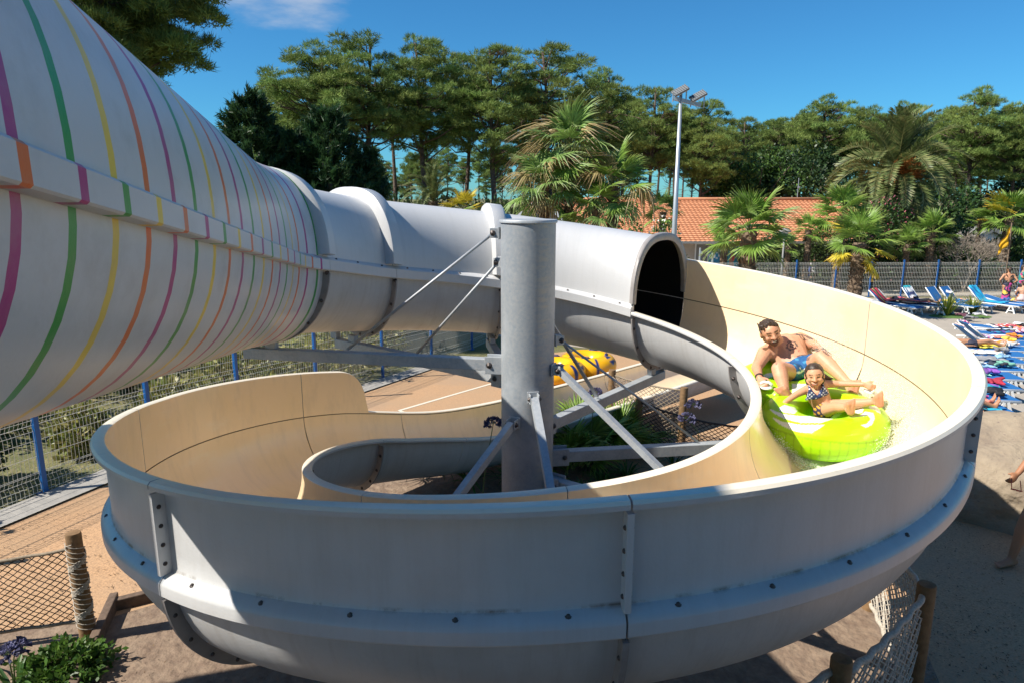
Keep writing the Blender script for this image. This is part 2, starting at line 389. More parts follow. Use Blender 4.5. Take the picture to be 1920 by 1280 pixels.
# trough
def ext_at(s):
    e0=s_of(-233.5); 
    if s>=e0: return .012
    x=(e0-s)/.34; EXT=float(np.interp(s,[s_of(52),s_of(-28),s_of(-84),s_of(-146),s_of(-180)],[.455,.49,.535,.545,.5]))
    return EXT if x>=1 else max(.012,EXT*(1-(1-x)**2.6)**(1/2.6))
def dep_at(s): return float(np.interp(s,[s_of(-220),s_of(-260),s_of(-330)],[DEP,.58,.5]))
def trough_prof(s):
    e=ext_at(s); dp=dep_at(s); W=WW; L=[]
    full=e>.1; g=.004
    # inner face from inner rim to outer rim
    L+=[(-W-LIP,-.004,1),(-W-LIP+.012,.008,1),(-W-.018,.010,1),(-W-.002,.002,0)]
    for t in np.linspace(math.pi,2*math.pi,30)[1:-1]: L.append((W*math.cos(t),dp*math.sin(t),0))
    L+=[(W,-.006,2),(W+.007,-.004,2),(W+.007,.003,2),(W,.005,0)]
    for q in np.linspace(.1,.93,6): L.append((W,.005+(e-.005)*q,0))
    L+=[(W+.003,e+.004,1),(W+.02,e+.012,1),(W+LIP-.012,e+.010,1),(W+LIP,e-.004,3)]
    n=len(L)
    # outer face back
    lo=min(e-.03,.10) if full else -.02
    B=[(W+LIP,e-.026,3),(W+.03,e-.03,3),(W+.014,e-.036,3)]
    if full:
        for q in np.linspace(0,1,6): B.append((W+.014,e-.05+( .085-(e-.05))*q,3))
        B+=[(W+.022,.066,3),(W+.04,.056,3),(W+LIP-.016,.04,3),(W+LIP-.002,.02,3),(W+LIP,.01,3),(W+LIP,-.045,3),(W+LIP-.008,-.054,3),(W+.012,-.054,4)]
    else:
        B+=[(W+.014,-.036,3)]*6+[(W+.014,-.04,3)]*3+[(W+.014,-.042,3)]*5
    m=n-len(B)-3
    for t in np.linspace(2*math.pi-.10,math.pi+.06,m): B.append(((W+.013)*math.cos(t),(dp+.013)*math.sin(t),4))
    B+=[(-W-.014,-.03,3),(-W-LIP+.01,-.03,3),(-W-LIP,-.022,3)]
    return L+B
gt=mat('gelcoat_trough',(.55,.55,.55),.34,noise=[(3,(.50,.50,.50),.35,.75),(1.3,(.44,.43,.41),.62,.85,8)],bump=(55,.22,.004)); n=gt.node_tree; b=n.nodes['Principled BSDF']; lk=b.inputs['Base Color'].links[0].from_socket
uvn=n.nodes.new('ShaderNodeUVMap'); sx=n.nodes.new('ShaderNodeSeparateXYZ'); n.links.new(uvn.outputs[0],sx.inputs[0])
d1=n.nodes.new('ShaderNodeMath'); d1.operation='SUBTRACT'; d1.inputs[1].default_value=.071; n.links.new(sx.outputs[1],d1.inputs[0]); d2=n.nodes.new('ShaderNodeMath'); d2.operation='ABSOLUTE'; n.links.new(d1.outputs[0],d2.inputs[0])
d3=n.nodes.new('ShaderNodeMapRange'); d3.inputs['From Min'].default_value=.012; d3.inputs['From Max'].default_value=.0; n.links.new(d2.outputs[0],d3.inputs['Value'])
nz=n.nodes.new('ShaderNodeTexNoise'); nz.inputs['Scale'].default_value=5; nz.inputs['Detail'].default_value=8; nz.inputs['Roughness'].default_value=.7; tcn=n.nodes.new('ShaderNodeTexCoord'); n.links.new(tcn.outputs['Object'],nz.inputs['Vector'])
d4=n.nodes.new('ShaderNodeMapRange'); d4.inputs['From Min'].default_value=.47; d4.inputs['From Max'].default_value=.6; n.links.new(nz.outputs['Fac'],d4.inputs['Value'])
d5=n.nodes.new('ShaderNodeMath'); d5.operation='MULTIPLY'; n.links.new(d3.outputs[0],d5.inputs[0]); n.links.new(d4.outputs[0],d5.inputs[1])
x=n.nodes.new('ShaderNodeMix'); x.data_type='RGBA'; x.inputs['B'].default_value=(.17,.13,.10,1); n.links.new(d5.outputs[0],x.inputs['Factor']); n.links.new(lk,x.inputs['A']); n.links.new(x.outputs['Result'],b.inputs['Base Color'])
mpn=n.nodes.new('ShaderNodeMapping'); mpn.inputs['Scale'].default_value=(9,.7,1); n.links.new(uvn.outputs[0],mpn.inputs[0]); n3=n.nodes.new('ShaderNodeTexNoise'); n3.inputs['Scale'].default_value=1.6; n3.inputs['Detail'].default_value=8; n3.inputs['Roughness'].default_value=.7; n.links.new(mpn.outputs[0],n3.inputs['Vector'])
k3=n.nodes.new('ShaderNodeMapRange'); k3.inputs['From Min'].default_value=.46; k3.inputs['From Max'].default_value=.74; k3.inputs['To Max'].default_value=.22; n.links.new(n3.outputs['Fac'],k3.inputs['Value'])
x2=n.nodes.new('ShaderNodeMix'); x2.data_type='RGBA'; x2.inputs['B'].default_value=(.33,.31,.28,1); n.links.new(k3.outputs[0],x2.inputs['Factor']); n.links.new(x.outputs['Result'],x2.inputs['A']); n.links.new(x2.outputs['Result'],b.inputs['Base Color'])
def streak(mt,colr,amt,sc=(9,.7,1),lo=.5,hi=.75):
    n=mt.node_tree; b=n.nodes['Principled BSDF']; lk=b.inputs['Base Color'].links[0].from_socket
    uvn=n.nodes.new('ShaderNodeUVMap'); mpn=n.nodes.new('ShaderNodeMapping'); mpn.inputs['Scale'].default_value=sc; n.links.new(uvn.outputs[0],mpn.inputs[0]); n3=n.nodes.new('ShaderNodeTexNoise'); n3.inputs['Scale'].default_value=1.6; n3.inputs['Detail'].default_value=8; n3.inputs['Roughness'].default_value=.7; n.links.new(mpn.outputs[0],n3.inputs['Vector'])
    k3=n.nodes.new('ShaderNodeMapRange'); k3.inputs['From Min'].default_value=lo; k3.inputs['From Max'].default_value=hi; k3.inputs['To Max'].default_value=amt; n.links.new(n3.outputs['Fac'],k3.inputs['Value'])
    x2=n.nodes.new('ShaderNodeMix'); x2.data_type='RGBA'; x2.inputs['B'].default_value=(*colr,1); n.links.new(k3.outputs[0],x2.inputs['Factor']); n.links.new(lk,x2.inputs['A']); n.links.new(x2.outputs['Result'],b.inputs['Base Color'])
streak(M['gelcoat_lower'],(.27,.24,.21),.35); streak(M['gelcoat'],(.38,.37,.35),.25); streak(M['cream'],(.62,.50,.36),.55,(5,1.2,1),.48,.8); streak(M['cream'],(.88,.80,.66),.5,(1.2,3,1),.55,.8)
for q_ in(st_top,st_low): streak(q_,(.30,.28,.26),.40,(2.2,2.2,1),.5,.8)
TM=[M['cream'],M['cream_lip'],M['sealant'],gt,M['gelcoat_lower']]
TJ=[52,8,-36,-84,-126,-171,-216]
TS=[s_of(p) for p in TJ]+[s_of(-232)]
TS2=[s_of(-232),s_of(-245),SE+2.6,SE+5.0,SE+8]
def trough_arc(w,N=20,half=None):
    """outside outline of the trough from outer rim to inner rim"""
    pts=[(WW+w,EXT-.035)]+[(WW+w,y) for y in np.linspace(EXT-.1,.09,5)]
    return pts
for i in range(len(TS)-1):
    a,b=TS[i]+.0035,TS[i+1]-.0035
    if i==len(TS)-2: b=TS[i+1]
    sec=sweep('trough_section',a,b+(0 if i<len(TS)-2 else s_of(-245)-TS[i+1]-.003),trough_prof,TM,slide,step=.07 if i<len(TS)-2 else .025,caps=3,uvs=True)
    k=max(1,int((b-a)/.33))
    for q in range(k):
        s=a+(q+.5)*(b-a)/k
        if -140<PH0-math.degrees(s/RC)<20 or True: bolt(sec,place(s,WW+.045,.053),Vector((0,0,1))+path(s)[1]*.3,.8)
for i in range(1,len(TS2)-1):
    sweep('trough_section',TS2[i]+.003,TS2[i+1]-.003,trough_prof,TM,slide,step=.12,caps=3,uvs=True)
def up_fin(off,N): return [(WW+off,y) for y in np.linspace(.06,EXT-.01,N)]
def low_fin(off,N): return [(a,b) for a,b in arch(math.pi+.09,2*math.pi-.10,off,N)]
for ph in TJ[1:]:
    s=s_of(ph)
    f=fin(s,.022,slide,0,0,M['gelcoat'],arcf=up_fin,w1=LIP-.004,N=6)
    bolts_on(f,s,[(WW+.047,y) for y in (.12,.22,.32,.42)],.011)
    if ph<-60 : bolts_on(f,s,[(WW+.047,y) for y in (.12,.22,.32,.42)],-.011)
    f=fin(s,.022,slide,0,0,M['flange_gray'],arcf=low_fin,w1=LIP-.002,N=30)
    bolts_on(f,s,arch(math.pi+.25,2*math.pi-.25,.047,11),.011); bolts_on(f,s,arch(math.pi+.25,2*math.pi-.25,.047,11),-.011)
f=fin(s_of(52)+.012,.02,slide,0,0,M['flange_gray'],arcf=low_fin,w1=LIP-.002,N=30)
bolts_on(f,s_of(52)+.012,arch(math.pi+.25,2*math.pi-.25,.047,9),-.011); bolts_on(f,s_of(52)+.012,arch(math.pi+.25,2*math.pi-.25,.047,9),.011)
# film of water on the floor of the trough
def water_mat():
    m=bpy.data.materials.new('water_film'); m.use_nodes=True; n=m.node_tree; n.nodes.clear(); MATS['water_film']=m
    o=n.nodes.new('ShaderNodeOutputMaterial'); tcn=n.nodes.new('ShaderNodeTexCoord')
    tr=n.nodes.new('ShaderNodeBsdfTransparent'); gl=n.nodes.new('ShaderNodeBsdfGlossy'); gl.inputs['Roughness'].default_value=.12; fo=n.nodes.new('ShaderNodeBsdfDiffuse'); fo.inputs['Color'].default_value=(.70,.84,.58,1)  # foam colour carries the green light the raft throws on the water
    nz=n.nodes.new('ShaderNodeTexNoise'); nz.inputs['Scale'].default_value=9; nz.inputs['Detail'].default_value=5; n.links.new(tcn.outputs['Object'],nz.inputs['Vector'])
    bp=n.nodes.new('ShaderNodeBump'); bp.inputs['Strength'].default_value=.9; bp.inputs['Distance'].default_value=.03; n.links.new(nz.outputs['Fac'],bp.inputs['Height']); n.links.new(bp.outputs[0],gl.inputs['Normal'])
    fr=n.nodes.new('ShaderNodeFresnel'); fr.inputs['IOR'].default_value=1.33; n.links.new(bp.outputs[0],fr.inputs['Normal'])
    m1=n.nodes.new('ShaderNodeMixShader'); n.links.new(fr.outputs[0],m1.inputs[0]); n.links.new(tr.outputs[0],m1.inputs[1]); n.links.new(gl.outputs[0],m1.inputs[2])
    at_=n.nodes.new('ShaderNodeAttribute'); at_.attribute_name='col'
    n2=n.nodes.new('ShaderNodeTexNoise'); n2.inputs['Scale'].default_value=26; n2.inputs['Detail'].default_value=7; n2.inputs['Roughness'].default_value=.75; n.links.new(tcn.outputs['Object'],n2.inputs['Vector'])
    mm=n.nodes.new('ShaderNodeMath'); mm.operation='MULTIPLY_ADD'; mm.inputs[1].default_value=1.0
    sep=n.nodes.new('ShaderNodeSeparateColor'); n.links.new(at_.outputs['Color'],sep.inputs[0])
    n.links.new(sep.outputs[0],mm.inputs[0]); n.links.new(n2.outputs['Fac'],mm.inputs[2])
    mr=n.nodes.new('ShaderNodeMapRange'); mr.inputs['From Min'].default_value=.60; mr.inputs['From Max'].default_value=.98; n.links.new(mm.outputs[0],mr.inputs['Value'])
    m2=n.nodes.new('ShaderNodeMixShader'); n.links.new(mr.outputs[0],m2.inputs[0]); n.links.new(m1.outputs[0],m2.inputs[1]); n.links.new(fo.outputs[0],m2.inputs[2])
    n.links.new(m2.outputs[0],o.inputs['Surface']); return m
water_mat()
V=[];F=[];C=[];sw=np.arange(s_of(49),s_of(-75),.05); nn=29
for s in sw:
    ph=PH0-math.degrees(s/RC)
    for a in np.linspace(-.36,.44,nn):
        e=max(0,1-((a/WW)**2))**.5; hgt=-(DEP-.012)*e+.012
        lift=.0
        edge=min(1,(a+.36)/.08,(.44-a)/.12)
        V.append(place(s,a,hgt-.012*(1-max(0,edge))+.004*math.sin(9*a+7*s)+.004*math.sin(23*s-11*a)))
        fo=.80*math.exp(-((ph-1)/19)**2)*min(1,max(0,(a+.45)/.4)) + .5*math.exp(-((a-.38)/.07)**2)*math.exp(-((ph-5)/22)**2)
        C.append((fo*max(0,min(1,edge*1.5)),0,0))
for i in range(len(sw)-1):
    for j in range(nn-1): F.append((i*nn+j,(i+1)*nn+j,(i+1)*nn+j+1,i*nn+j+1))
wf=mk('water',V,F,M['water_film'],None,True,col=C); tag(wf,'thin foaming water running down the floor of the trough',None,None,'structure')
# ------------------------------------------------------------ column and its arms
col=empty('support_column',(CX,CY,0),'thick galvanised steel column with braced arms in the middle of the spiral','column')
off=Vector((-CX,-CY,0))
def L(p): return Vector(p)+off
# column tube with weathering
cm=mat('column_steel',(.34,.36,.38),.5,metal=.2,noise=[(38,(.27,.31,.35),.35,.7,3),(3.2,(.46,.49,.52),.5,.8,5)],bump=(70,.1,.002))
n=cm.node_tree; b=n.nodes['Principled BSDF']; lk=b.inputs['Base Color'].links[0].from_socket
tcn=n.nodes.new('ShaderNodeTexCoord'); mpn=n.nodes.new('ShaderNodeMapping'); mpn.inputs['Scale'].default_value=(3.5,3.5,22); n.links.new(tcn.outputs['Object'],mpn.inputs[0])
nz=n.nodes.new('ShaderNodeTexNoise'); nz.inputs['Scale'].default_value=1.6; nz.inputs['Detail'].default_value=7; n.links.new(mpn.outputs[0],nz.inputs['Vector'])
sx=n.nodes.new('ShaderNodeSeparateXYZ'); n.links.new(tcn.outputs['Object'],sx.inputs[0])
k=n.nodes.new('ShaderNodeMapRange'); k.interpolation_type='SMOOTHSTEP'; k.inputs['From Min'].default_value=.02; k.inputs['From Max'].default_value=.14; n.links.new(sx.outputs[0],k.inputs['Value'])
k3=n.nodes.new('ShaderNodeMapRange'); k3.interpolation_type='SMOOTHSTEP'; k3.inputs['From Min'].default_value=.2; k3.inputs['From Max'].default_value=.12; n.links.new(sx.outputs[0],k3.inputs['Value'])
k2=n.nodes.new('ShaderNodeMapRange'); k2.inputs['From Min'].default_value=.50; k2.inputs['From Max'].default_value=.60; n.links.new(nz.outputs['Fac'],k2.inputs['Value'])
mu=n.nodes.new('ShaderNodeMath'); mu.operation='MULTIPLY'; n.links.new(k.outputs[0],mu.inputs[0]); n.links.new(k2.outputs[0],mu.inputs[1])
mu3=n.nodes.new('ShaderNodeMath'); mu3.operation='MULTIPLY'; n.links.new(mu.outputs[0],mu3.inputs[0]); n.links.new(k3.outputs[0],mu3.inputs[1])
mu2=n.nodes.new('ShaderNodeMath'); mu2.operation='MULTIPLY'; mu2.inputs[1].default_value=.75; n.links.new(mu3.outputs[0],mu2.inputs[0])
x=n.nodes.new('ShaderNodeMix'); x.data_type='RGBA'; x.inputs['B'].default_value=(.42,.38,.33,1); n.links.new(mu2.outputs[0],x.inputs['Factor']); n.links.new(lk,x.inputs['A']); n.links.new(x.outputs['Result'],b.inputs['Base Color'])
mb=MB(); mb.lathe([(.222,0),(.222,1.2),(.224,3.40)],n=64); mb.build('post',cm,col,True)
mb=MB(); mb.lathe([(0,3.425),(.232,3.425),(.236,3.42),(.236,3.402),(.23,3.398),(0,3.398)],n=64); autosmooth(mb.build('cap_plate',M['galv'],col))
mb=MB(); mb.lathe([(0,.05),(.38,.05),(.38,.0)],n=32); autosmooth(mb.build('base_plate',M['galv'],col))
def arm(ph,z,r1,wd=.09,h=.10,name='arm'):
    c,s_=math.cos(R(ph)),math.sin(R(ph)); n_=Vector((c,s_,0))
    b_=MB(); a0=n_*.20; a1=n_*r1
    b_.beam(a0+Vector((0,0,z)),a1+Vector((0,0,z)),wd,h)
    o=b_.build(name,M['galv'],col,bevel=.006)
    # fish plates and bolt at the column, saddle plate under the slide
    q=MB(); t=Vector((-s_,c,0))
    for sg in(-1,1): q.beam(n_*.20+t*sg*(wd/2+.008)+Vector((0,0,z)),n_*.36+t*sg*(wd/2+.008)+Vector((0,0,z)),.012,h+.05)
    q.build('arm_bracket',M['galv'],col,bevel=.003)
    for sg in(-1,1): bolt(o,n_*.32+t*sg*(wd/2+.014)+Vector((0,0,z)),t*sg,1.6)
    q=MB(); 
    for d in(-.3,.3): q.box(n_*(r1-.12+d*.5)+Vector((0,0,z+h/2+.035)),(.10,.06,.07),R(ph))
    q.build('saddle_bracket',M['galv'],col,bevel=.004)
    return o
def hz(ph): return path(s_of(ph))[0].z
arm(169,hz(169)-DEP-.16,2.62); arm(141,hz(141)-DEP-.16,2.6)
arm(99,hz(99)-DEP-.16,2.6)
arm(52,hz(52)-DEP-.16,2.6); arm(8,hz(8)-DEP-.155,2.55)
arm(-36,hz(-36)-DEP-.16,2.5); arm(-82,hz(-82)-DEP-.16,2.5); arm(-127,hz(-127)-DEP-.16,2.4)
def brace(a,b,wd=.045,h=.045,tube=False,name='brace'):
    q=MB()
    if tube: q.tube([a,b],wd,8)
    else: q.beam(a,b,wd,h)
    return q.build(name,M['galv'],col,smooth=tube)
def colpt(px,py,ang):        # bracket on the column surface
    n_=Vector((math.cos(R(ang)),math.sin(R(ang)),0)); p=at(px,py,CY+n_.y*.24); return Vector((n_.x*.235,n_.y*.235,p.z))
def bracket(p,ang,sz=.06):
    n_=Vector((math.cos(R(ang)),math.sin(R(ang)),0)); t=Vector((-n_.y,n_.x,0)); q=MB()
    q.beam(p-t*.05,p+t*.05,.014,.10)
    for sg in(-1,1): q.beam(p+t*sg*.035,p+n_*.075+t*sg*.035,.010,.08)
    o=q.build('brace_bracket',M['galv'],col,bevel=.003); bolt(o,p+n_*.05+t*.043,t,1.3); bolt(o,p+n_*.05-t*.043,-t,1.3)
def onarm(ph,rad,up=.07):
    return Vector((math.cos(R(ph))*rad,math.sin(R(ph))*rad,hz(ph)-DEP-.16+up))
for (px,py,ang,ph,rad,wd,tb) in [(938,437,172,169,1.62,.013,True),(941,492,150,141,1.35,.013,True),(1050,600,48,52,1.15,.040,False),(1050,637,15,8,1.55,.010,True),(1046,692,-25,-36,1.65,.05,False),(1005,745,-80,-82,1.6,.06,False),(955,792,-118,-127,1.6,.06,False)]:
    p=colpt(px,py,ang); bracket(p,ang); n_=Vector((math.cos(R(ang)),math.sin(R(ang)),0))
    brace(p+n_*.05,onarm(ph,rad),wd,.012 if wd==.04 else wd,tb)
# ------------------------------------------------------------ ground sheets
def sheet(name,pts,dz,mtl,label=None,kind='structure'):
    bm=bmesh.new(); vs=[bm.verts.new((p[0],p[1],0)) for p in pts]; bm.faces.new(vs)
    ys=list(np.arange(9,20.1,1.0))
    for y in ys: bmesh.ops.bisect_plane(bm,geom=bm.verts[:]+bm.edges[:]+bm.faces[:],plane_co=(0,y,0),plane_no=(0,1,0))
    bmesh.ops.triangulate(bm,faces=bm.faces[:])
    bmesh.ops.recalc_face_normals(bm,faces=bm.faces[:])
    for f in bm.faces:
        if f.normal.z<0: f.normal_flip()
    for v in bm.verts: v.co.z=gz(v.co.y)+dz
    me=bpy.data.meshes.new(name); bm.to_mesh(me); bm.free(); me.materials.append(mtl)
    o=link(bpy.data.objects.new(name,me)); tag(o,label,kind=kind); return o
sheet('ground',[(-900,-300),(900,-300),(900,1500),(-900,1500)],0,M['grassland'],'dry grassy ground under the pines reaching to the horizon')
# resin path left and behind the exit lane
dN=Vector((math.sin(R(PHE)),-math.cos(R(PHE)),0)); nN=Vector((math.cos(R(PHE)),math.sin(R(PHE)),0))
f0,f1=Vector((-5.81,7.93,0)),Vector((-2.95,15.1,0))
fdir=(f1-f0).normalized(); fn=Vector((fdir.y,-fdir.x,0))
def P2(v): return (v.x,v.y)
fa=f0-fdir*6; fb=f1+fdir*2.2
pl=[P2(fa+fn*.45),P2(fb+fn*.5),(2,19.5),(9,21),(9,9),(12,5),(12,-6),(-9,-6)]
sheet('path',pl,.006,M['terracotta'],'tan resin gravel path round the slide')
sheet('kerb_strip',[P2(fa+fn*.02),P2(fb+fn*.02),P2(fb+fn*.52),P2(fa+fn*.46)],.03,M['concrete'],'pale concrete strip under the wire fence')
# sun deck on the right
sheet('pool_deck',[(12,5.0),(6.6,7.4),(6.9,9.0),(6.9,13),(7.4,19.0),(9,30.2),(56,30.2),(56,0)],.010,M['deck'],'beige concrete sun deck')
sheet('pavement',[(3.2,19.2),(9.2,20.2),(10,30.6),(58,30.6),(58,35.4),(-6,35.4),(-4,24)],.008,M['deck'],'pale paving in front of the tiled building')
# planting bed inside and under the spiral
bed=[]
for a in range(0,360,12):
    rr=3.3
    bed.append((CX+rr*math.cos(R(a)),CY+rr*math.sin(R(a))))
sheet('soil_bed',bed,.012,M['soil'],'bare brown soil of the bed inside the spiral')
e0=G(186,1165); e1=G(216,1282)
sheet('soil',[(e0.x+.02,e0.y),(e0.x+1.1,e0.y+.75),(-.4,4.4),(1.6,2.6),(1.6,-1),(e1.x-1,-1),(e1.x-.1,e1.y-1.0)],.017,M['soil'],'loose dry soil in the bed beside the timber edging')
b2=G(-40,1290);
sheet('flower_bed',[(e0.x-.06,e0.y+.05),(e1.x-.12,e1.y-1.2),(-6,2.5),(-5.6,5.0),(-4.35,5.12)],.022,M['soil'],'shaded soil bed in the left corner')
# white line round the sandy splash apron beside the lane
q=[G(748,769),G(945,714),G(1300,610),G(1300,680),G(940,760),G(812,784)]
# ------------------------------------------------------------ timber edging
mb=MB(); mb.beam(e0+Vector((0,0.25,.06)),e1+Vector((0.02,-.9,.06)),.07,.14)
o=mb.build('timber_edging',M['timber'],bevel=.008); tag(o,'weathered timber edging running towards the viewer beside the bed soil','edging','timber edgings of the beds')
mb=MB(); mb.beam(e0+Vector((.02,.16,.05)),e0+Vector((1.15,.80,.05)),.07,.12)
o=mb.build('timber_edging',M['timber'],bevel=.008); tag(o,'short timber edging running under the slide from the rope fence post','edging','timber edgings of the beds')
# ------------------------------------------------------------ wire panel fences
def fence_panel_mesh(Lp,Hp,step=.05,wr=.0028,folds=(.12,.5,.88)):
    mb=MB(); zs=[0.02]
    for f in folds: z=f*Hp; zs+=[z-.07,z,z+.07]
    zs.append(Hp)
    def off(z):
        for f in folds:
            if abs(z-f*Hp)<.01: return .035
        return 0
    n=int(Lp/step)
    for i in range(n+1):
        x=-Lp/2+i*Lp/n; pts=[(x,off(z),z) for z in zs]
        mb.tube(pts,wr,4,cap=False)
    for z in [.05]+[k for f in folds for k in (f*Hp-.07,f*Hp,f*Hp+.07)]+list(np.arange(.3,Hp,.2))+[Hp-.02]:
        mb.tube([(-Lp/2,off(z)+wr*1.5,z),(Lp/2,off(z)+wr*1.5,z)],wr*1.1,4,cap=False)
    return mb
def wire_fence(pts,H,label,cat='fence',step=.05,wr=.003,name='wire_fence'):
    e=empty(name,pts[0],label,cat)
    ld=None
    pm=MB(); pm.box((0,0,H/2+.05),(.06,.05,H+.1)); pm.box((0,0,.01),(.14,.12,.02)); pm.box((0,0,H+.105),(.066,.056,.012))
    po=None
    for i,p in enumerate(pts):
        p=Vector(p); d=(Vector(pts[min(i+1,len(pts)-1)])-Vector(pts[max(i-1,0)])); rz=math.atan2(d.y,d.x)
        Mx=Matrix.Translation(p-Vector(pts[0]))@Matrix.Rotation(rz,4,'Z')
        if po is None: po=pm.build('post',M['fence_blue'],e,bevel=.004); po.matrix_local=Mx
        else: inst(po.data,'post',e,Mx)
        if i<len(pts)-1:
            b=Vector(pts[i+1]); Lp=(b-p).length-.07; key=round(Lp,2)
            mm=fence_panel_mesh(Lp,H,step,wr)
            c=(p+b)/2-Vector(pts[0]); dd=b-p; sl=math.atan2(dd.z,math.hypot(dd.x,dd.y))
            o=mm.build('wire_panel',M['fence_wire'],e,smooth=True)
            o.matrix_local=Matrix.Translation(c)@Matrix.Rotation(math.atan2(dd.y,dd.x),4,'Z')@Matrix.Rotation(-sl,4,'Y')
    return e
lp=[]
for s_ in (-.62,-.30,0,.204,.427,.693,1.0,1.30,1.62,1.95):
    v=f0+(f1-f0)*s_; lp.append((v.x,v.y,gz(v.y)))
wire_fence(lp,1.78,'long white wire fence with blue posts standing left of the slide')
rp=[(980,520),(1130,525),(1280,530),(1400,535),(1490,541),(1564,546),(1630,550),(1690,553),(1754,555),(1830,557),(1908,559),(2010,562)]
rr=[]
for px,py in rp:
    v=G(px,556); 
    F=30.4+ (px-1300)*.0005; d=ray(px,540); t=F/d.y; rr.append((d.x*t,F,gz(F)))
wire_fence(rr,1.56,'wire fence with blue posts behind the row of sun loungers',step=.07,wr=.004)
# ------------------------------------------------------------ rope net fences with log posts
def log_post(loc,h,r,label,tilt=(0,0),group='log posts of the rope net barriers'):
    mb=MB(); n=14; prof=[(r*1.03,0),(r*1.0,h*.3),(r*.97,h*.7),(r*.96,h-.02),(r*.88,h-.004),(r*.5,h),(0,h)]
    mb.lathe(prof,n=18); V=[]
    for v in mb.V:
        a=math.atan2(v[1],v[0]); k=1+.03*math.sin(3*a+v[2]*2)+.02*math.sin(7*a+v[2]*9); V.append((v[0]*k+tilt[0]*v[2],v[1]*k+tilt[1]*v[2],v[2]))
    mb.V=V; o=mb.build('log_post',M['log'],smooth=True); autosmooth(o,50); o.location=loc; tag(o,label,'post',group); return o
def net(name,a_top,b_top,a_bot,b_bot,sag,label,mtl,rope,cell=.075,thick=.0045,ropeR=.014,bulge=.04):
    a_top,b_top,a_bot,b_bot=[Vector(k) for k in(a_top,b_top,a_bot,b_bot)]
    e=empty(name,a_bot,label,'net fence','rope nets strung between log posts'); o=Vector(a_bot)
    L_=(b_top-a_top).length; H_=((a_top-a_bot).length+(b_top-b_bot).length)/2
    nx=max(4,int(L_/cell)); nz_=max(4,int(H_/(cell*.8)))
    side=(b_top-a_top).cross(Vector((0,0,1))).normalized()
    def pt(u,v):
        t=a_top.lerp(b_top,u)-Vector((0,0,sag*4*u*(1-u))); b=a_bot.lerp(b_bot,u)+Vector((0,0,sag*.6*4*u*(1-u)))
        return t.lerp(b,v)+side*(bulge*math.sin(math.pi*v)*math.sin(math.pi*u)+.008*math.sin(u*37+v*21))-o
    mb=MB()
    # diamond mesh: zig-zag strands
    for i in range(-nz_,nx+1):
        for sg in(1,-1):
            pts=[]
            for j in range(nz_+1):
                u=(i+ (j if sg>0 else nz_-j))/nx
                if 0<=u<=1: pts.append(pt(u,j/nz_))
            if len(pts)>1: mb.tube(pts,thick,4,cap=False)
    mb.build('netting',mtl,e,smooth=True)
    for nm,vv in(('top_rope',0),('bottom_rope',1)):
        r_=MB(); r_.tube([pt(u,vv) for u in np.linspace(0,1,24)],ropeR,8); r_.build(nm,rope,e,smooth=True)
    return e
def up(v,h): return Vector((v.x,v.y,v.z+h))
pA=G(166,1200); hA=.98
log_post(pA,hA,.06,'log post with netting wound round it left of the grey slide wall')
# netting wound round the left post
mb=MB()
for k in range(26):
    for sg in(1,-1):
        pts=[(.068*math.cos(sg*t*2.4+k*.8),.068*math.sin(sg*t*2.4+k*.8),.12+k*.028+t*.05) for t in np.linspace(0,1.6,8)]
        mb.tube(pts,.004,4,cap=False)
o=mb.build('net_wrap',M['rope_light'],None,True); o.location=pA; tag(o,'pale netting wrapped round the left log post','net')
pB=pA+Vector((-1.75,-.35,0))
log_post(pB,hA,.06,'log post at the far left end of the dark net')
net('rope_net',up(pB,.80),up(pA,.84),up(pB,.06),up(pA,.18),.05,'dark rope net between log posts over the tan path at the left edge',M['rope_dark'],M['rope'],cell=.07,thick=.004)
# right foreground
pC=G(1735,1262); pC=Vector((2.62,3.35,0))
def on(px,py,z):      # point seen at a pixel at height z
    d=ray(px,py); t=(z-CAMH)/d.z; return Vector((d.x*t,d.y*t,z))
tC=on(1738,1098,1.0); tD=on(1578,1238,1.0)
pC=Vector((tC.x,tC.y,0)); pD=Vector((tD.x,tD.y,0))
log_post(pC,1.02,.062,'log post rising under the right flank of the slide')
log_post(pD,1.02,.062,'squat log post top beside the pale net in the lower right')
net('rope_net',up(pD,.93)+Vector((.05,0,0)),up(pC,.95),up(pD,.1),up(pC,.1),.05,'pale rope net between the two log posts in the lower right corner',M['rope_light'],M['rope_light'],cell=.062,thick=.0055,ropeR=.022)
pE=pC+Vector((.35,1.25,0)); log_post(pE,1.0,.06,'log post hidden mostly behind the slide at the end of the second pale net')
net('rope_net',up(pC,.95),up(pE,.93),up(pC,.08),up(pE,.08),.05,'pale rope net running away beneath the right flank of the slide',M['rope_light'],M['rope_light'],cell=.062,thick=.005,ropeR=.02)
pF=pD+Vector((-1.15,-.55,0))
net('rope_net',up(pD,.93)-Vector((.05,0,0)),up(pF,.93),up(pD,.1),up(pF,.1),.06,'pale rope net leaving the squat post out of the bottom edge',M['rope_light'],M['rope_light'],cell=.062,thick=.0055,ropeR=.022)
log_post(pF,1.02,.062,'log post at the bottom edge holding the last pale net')
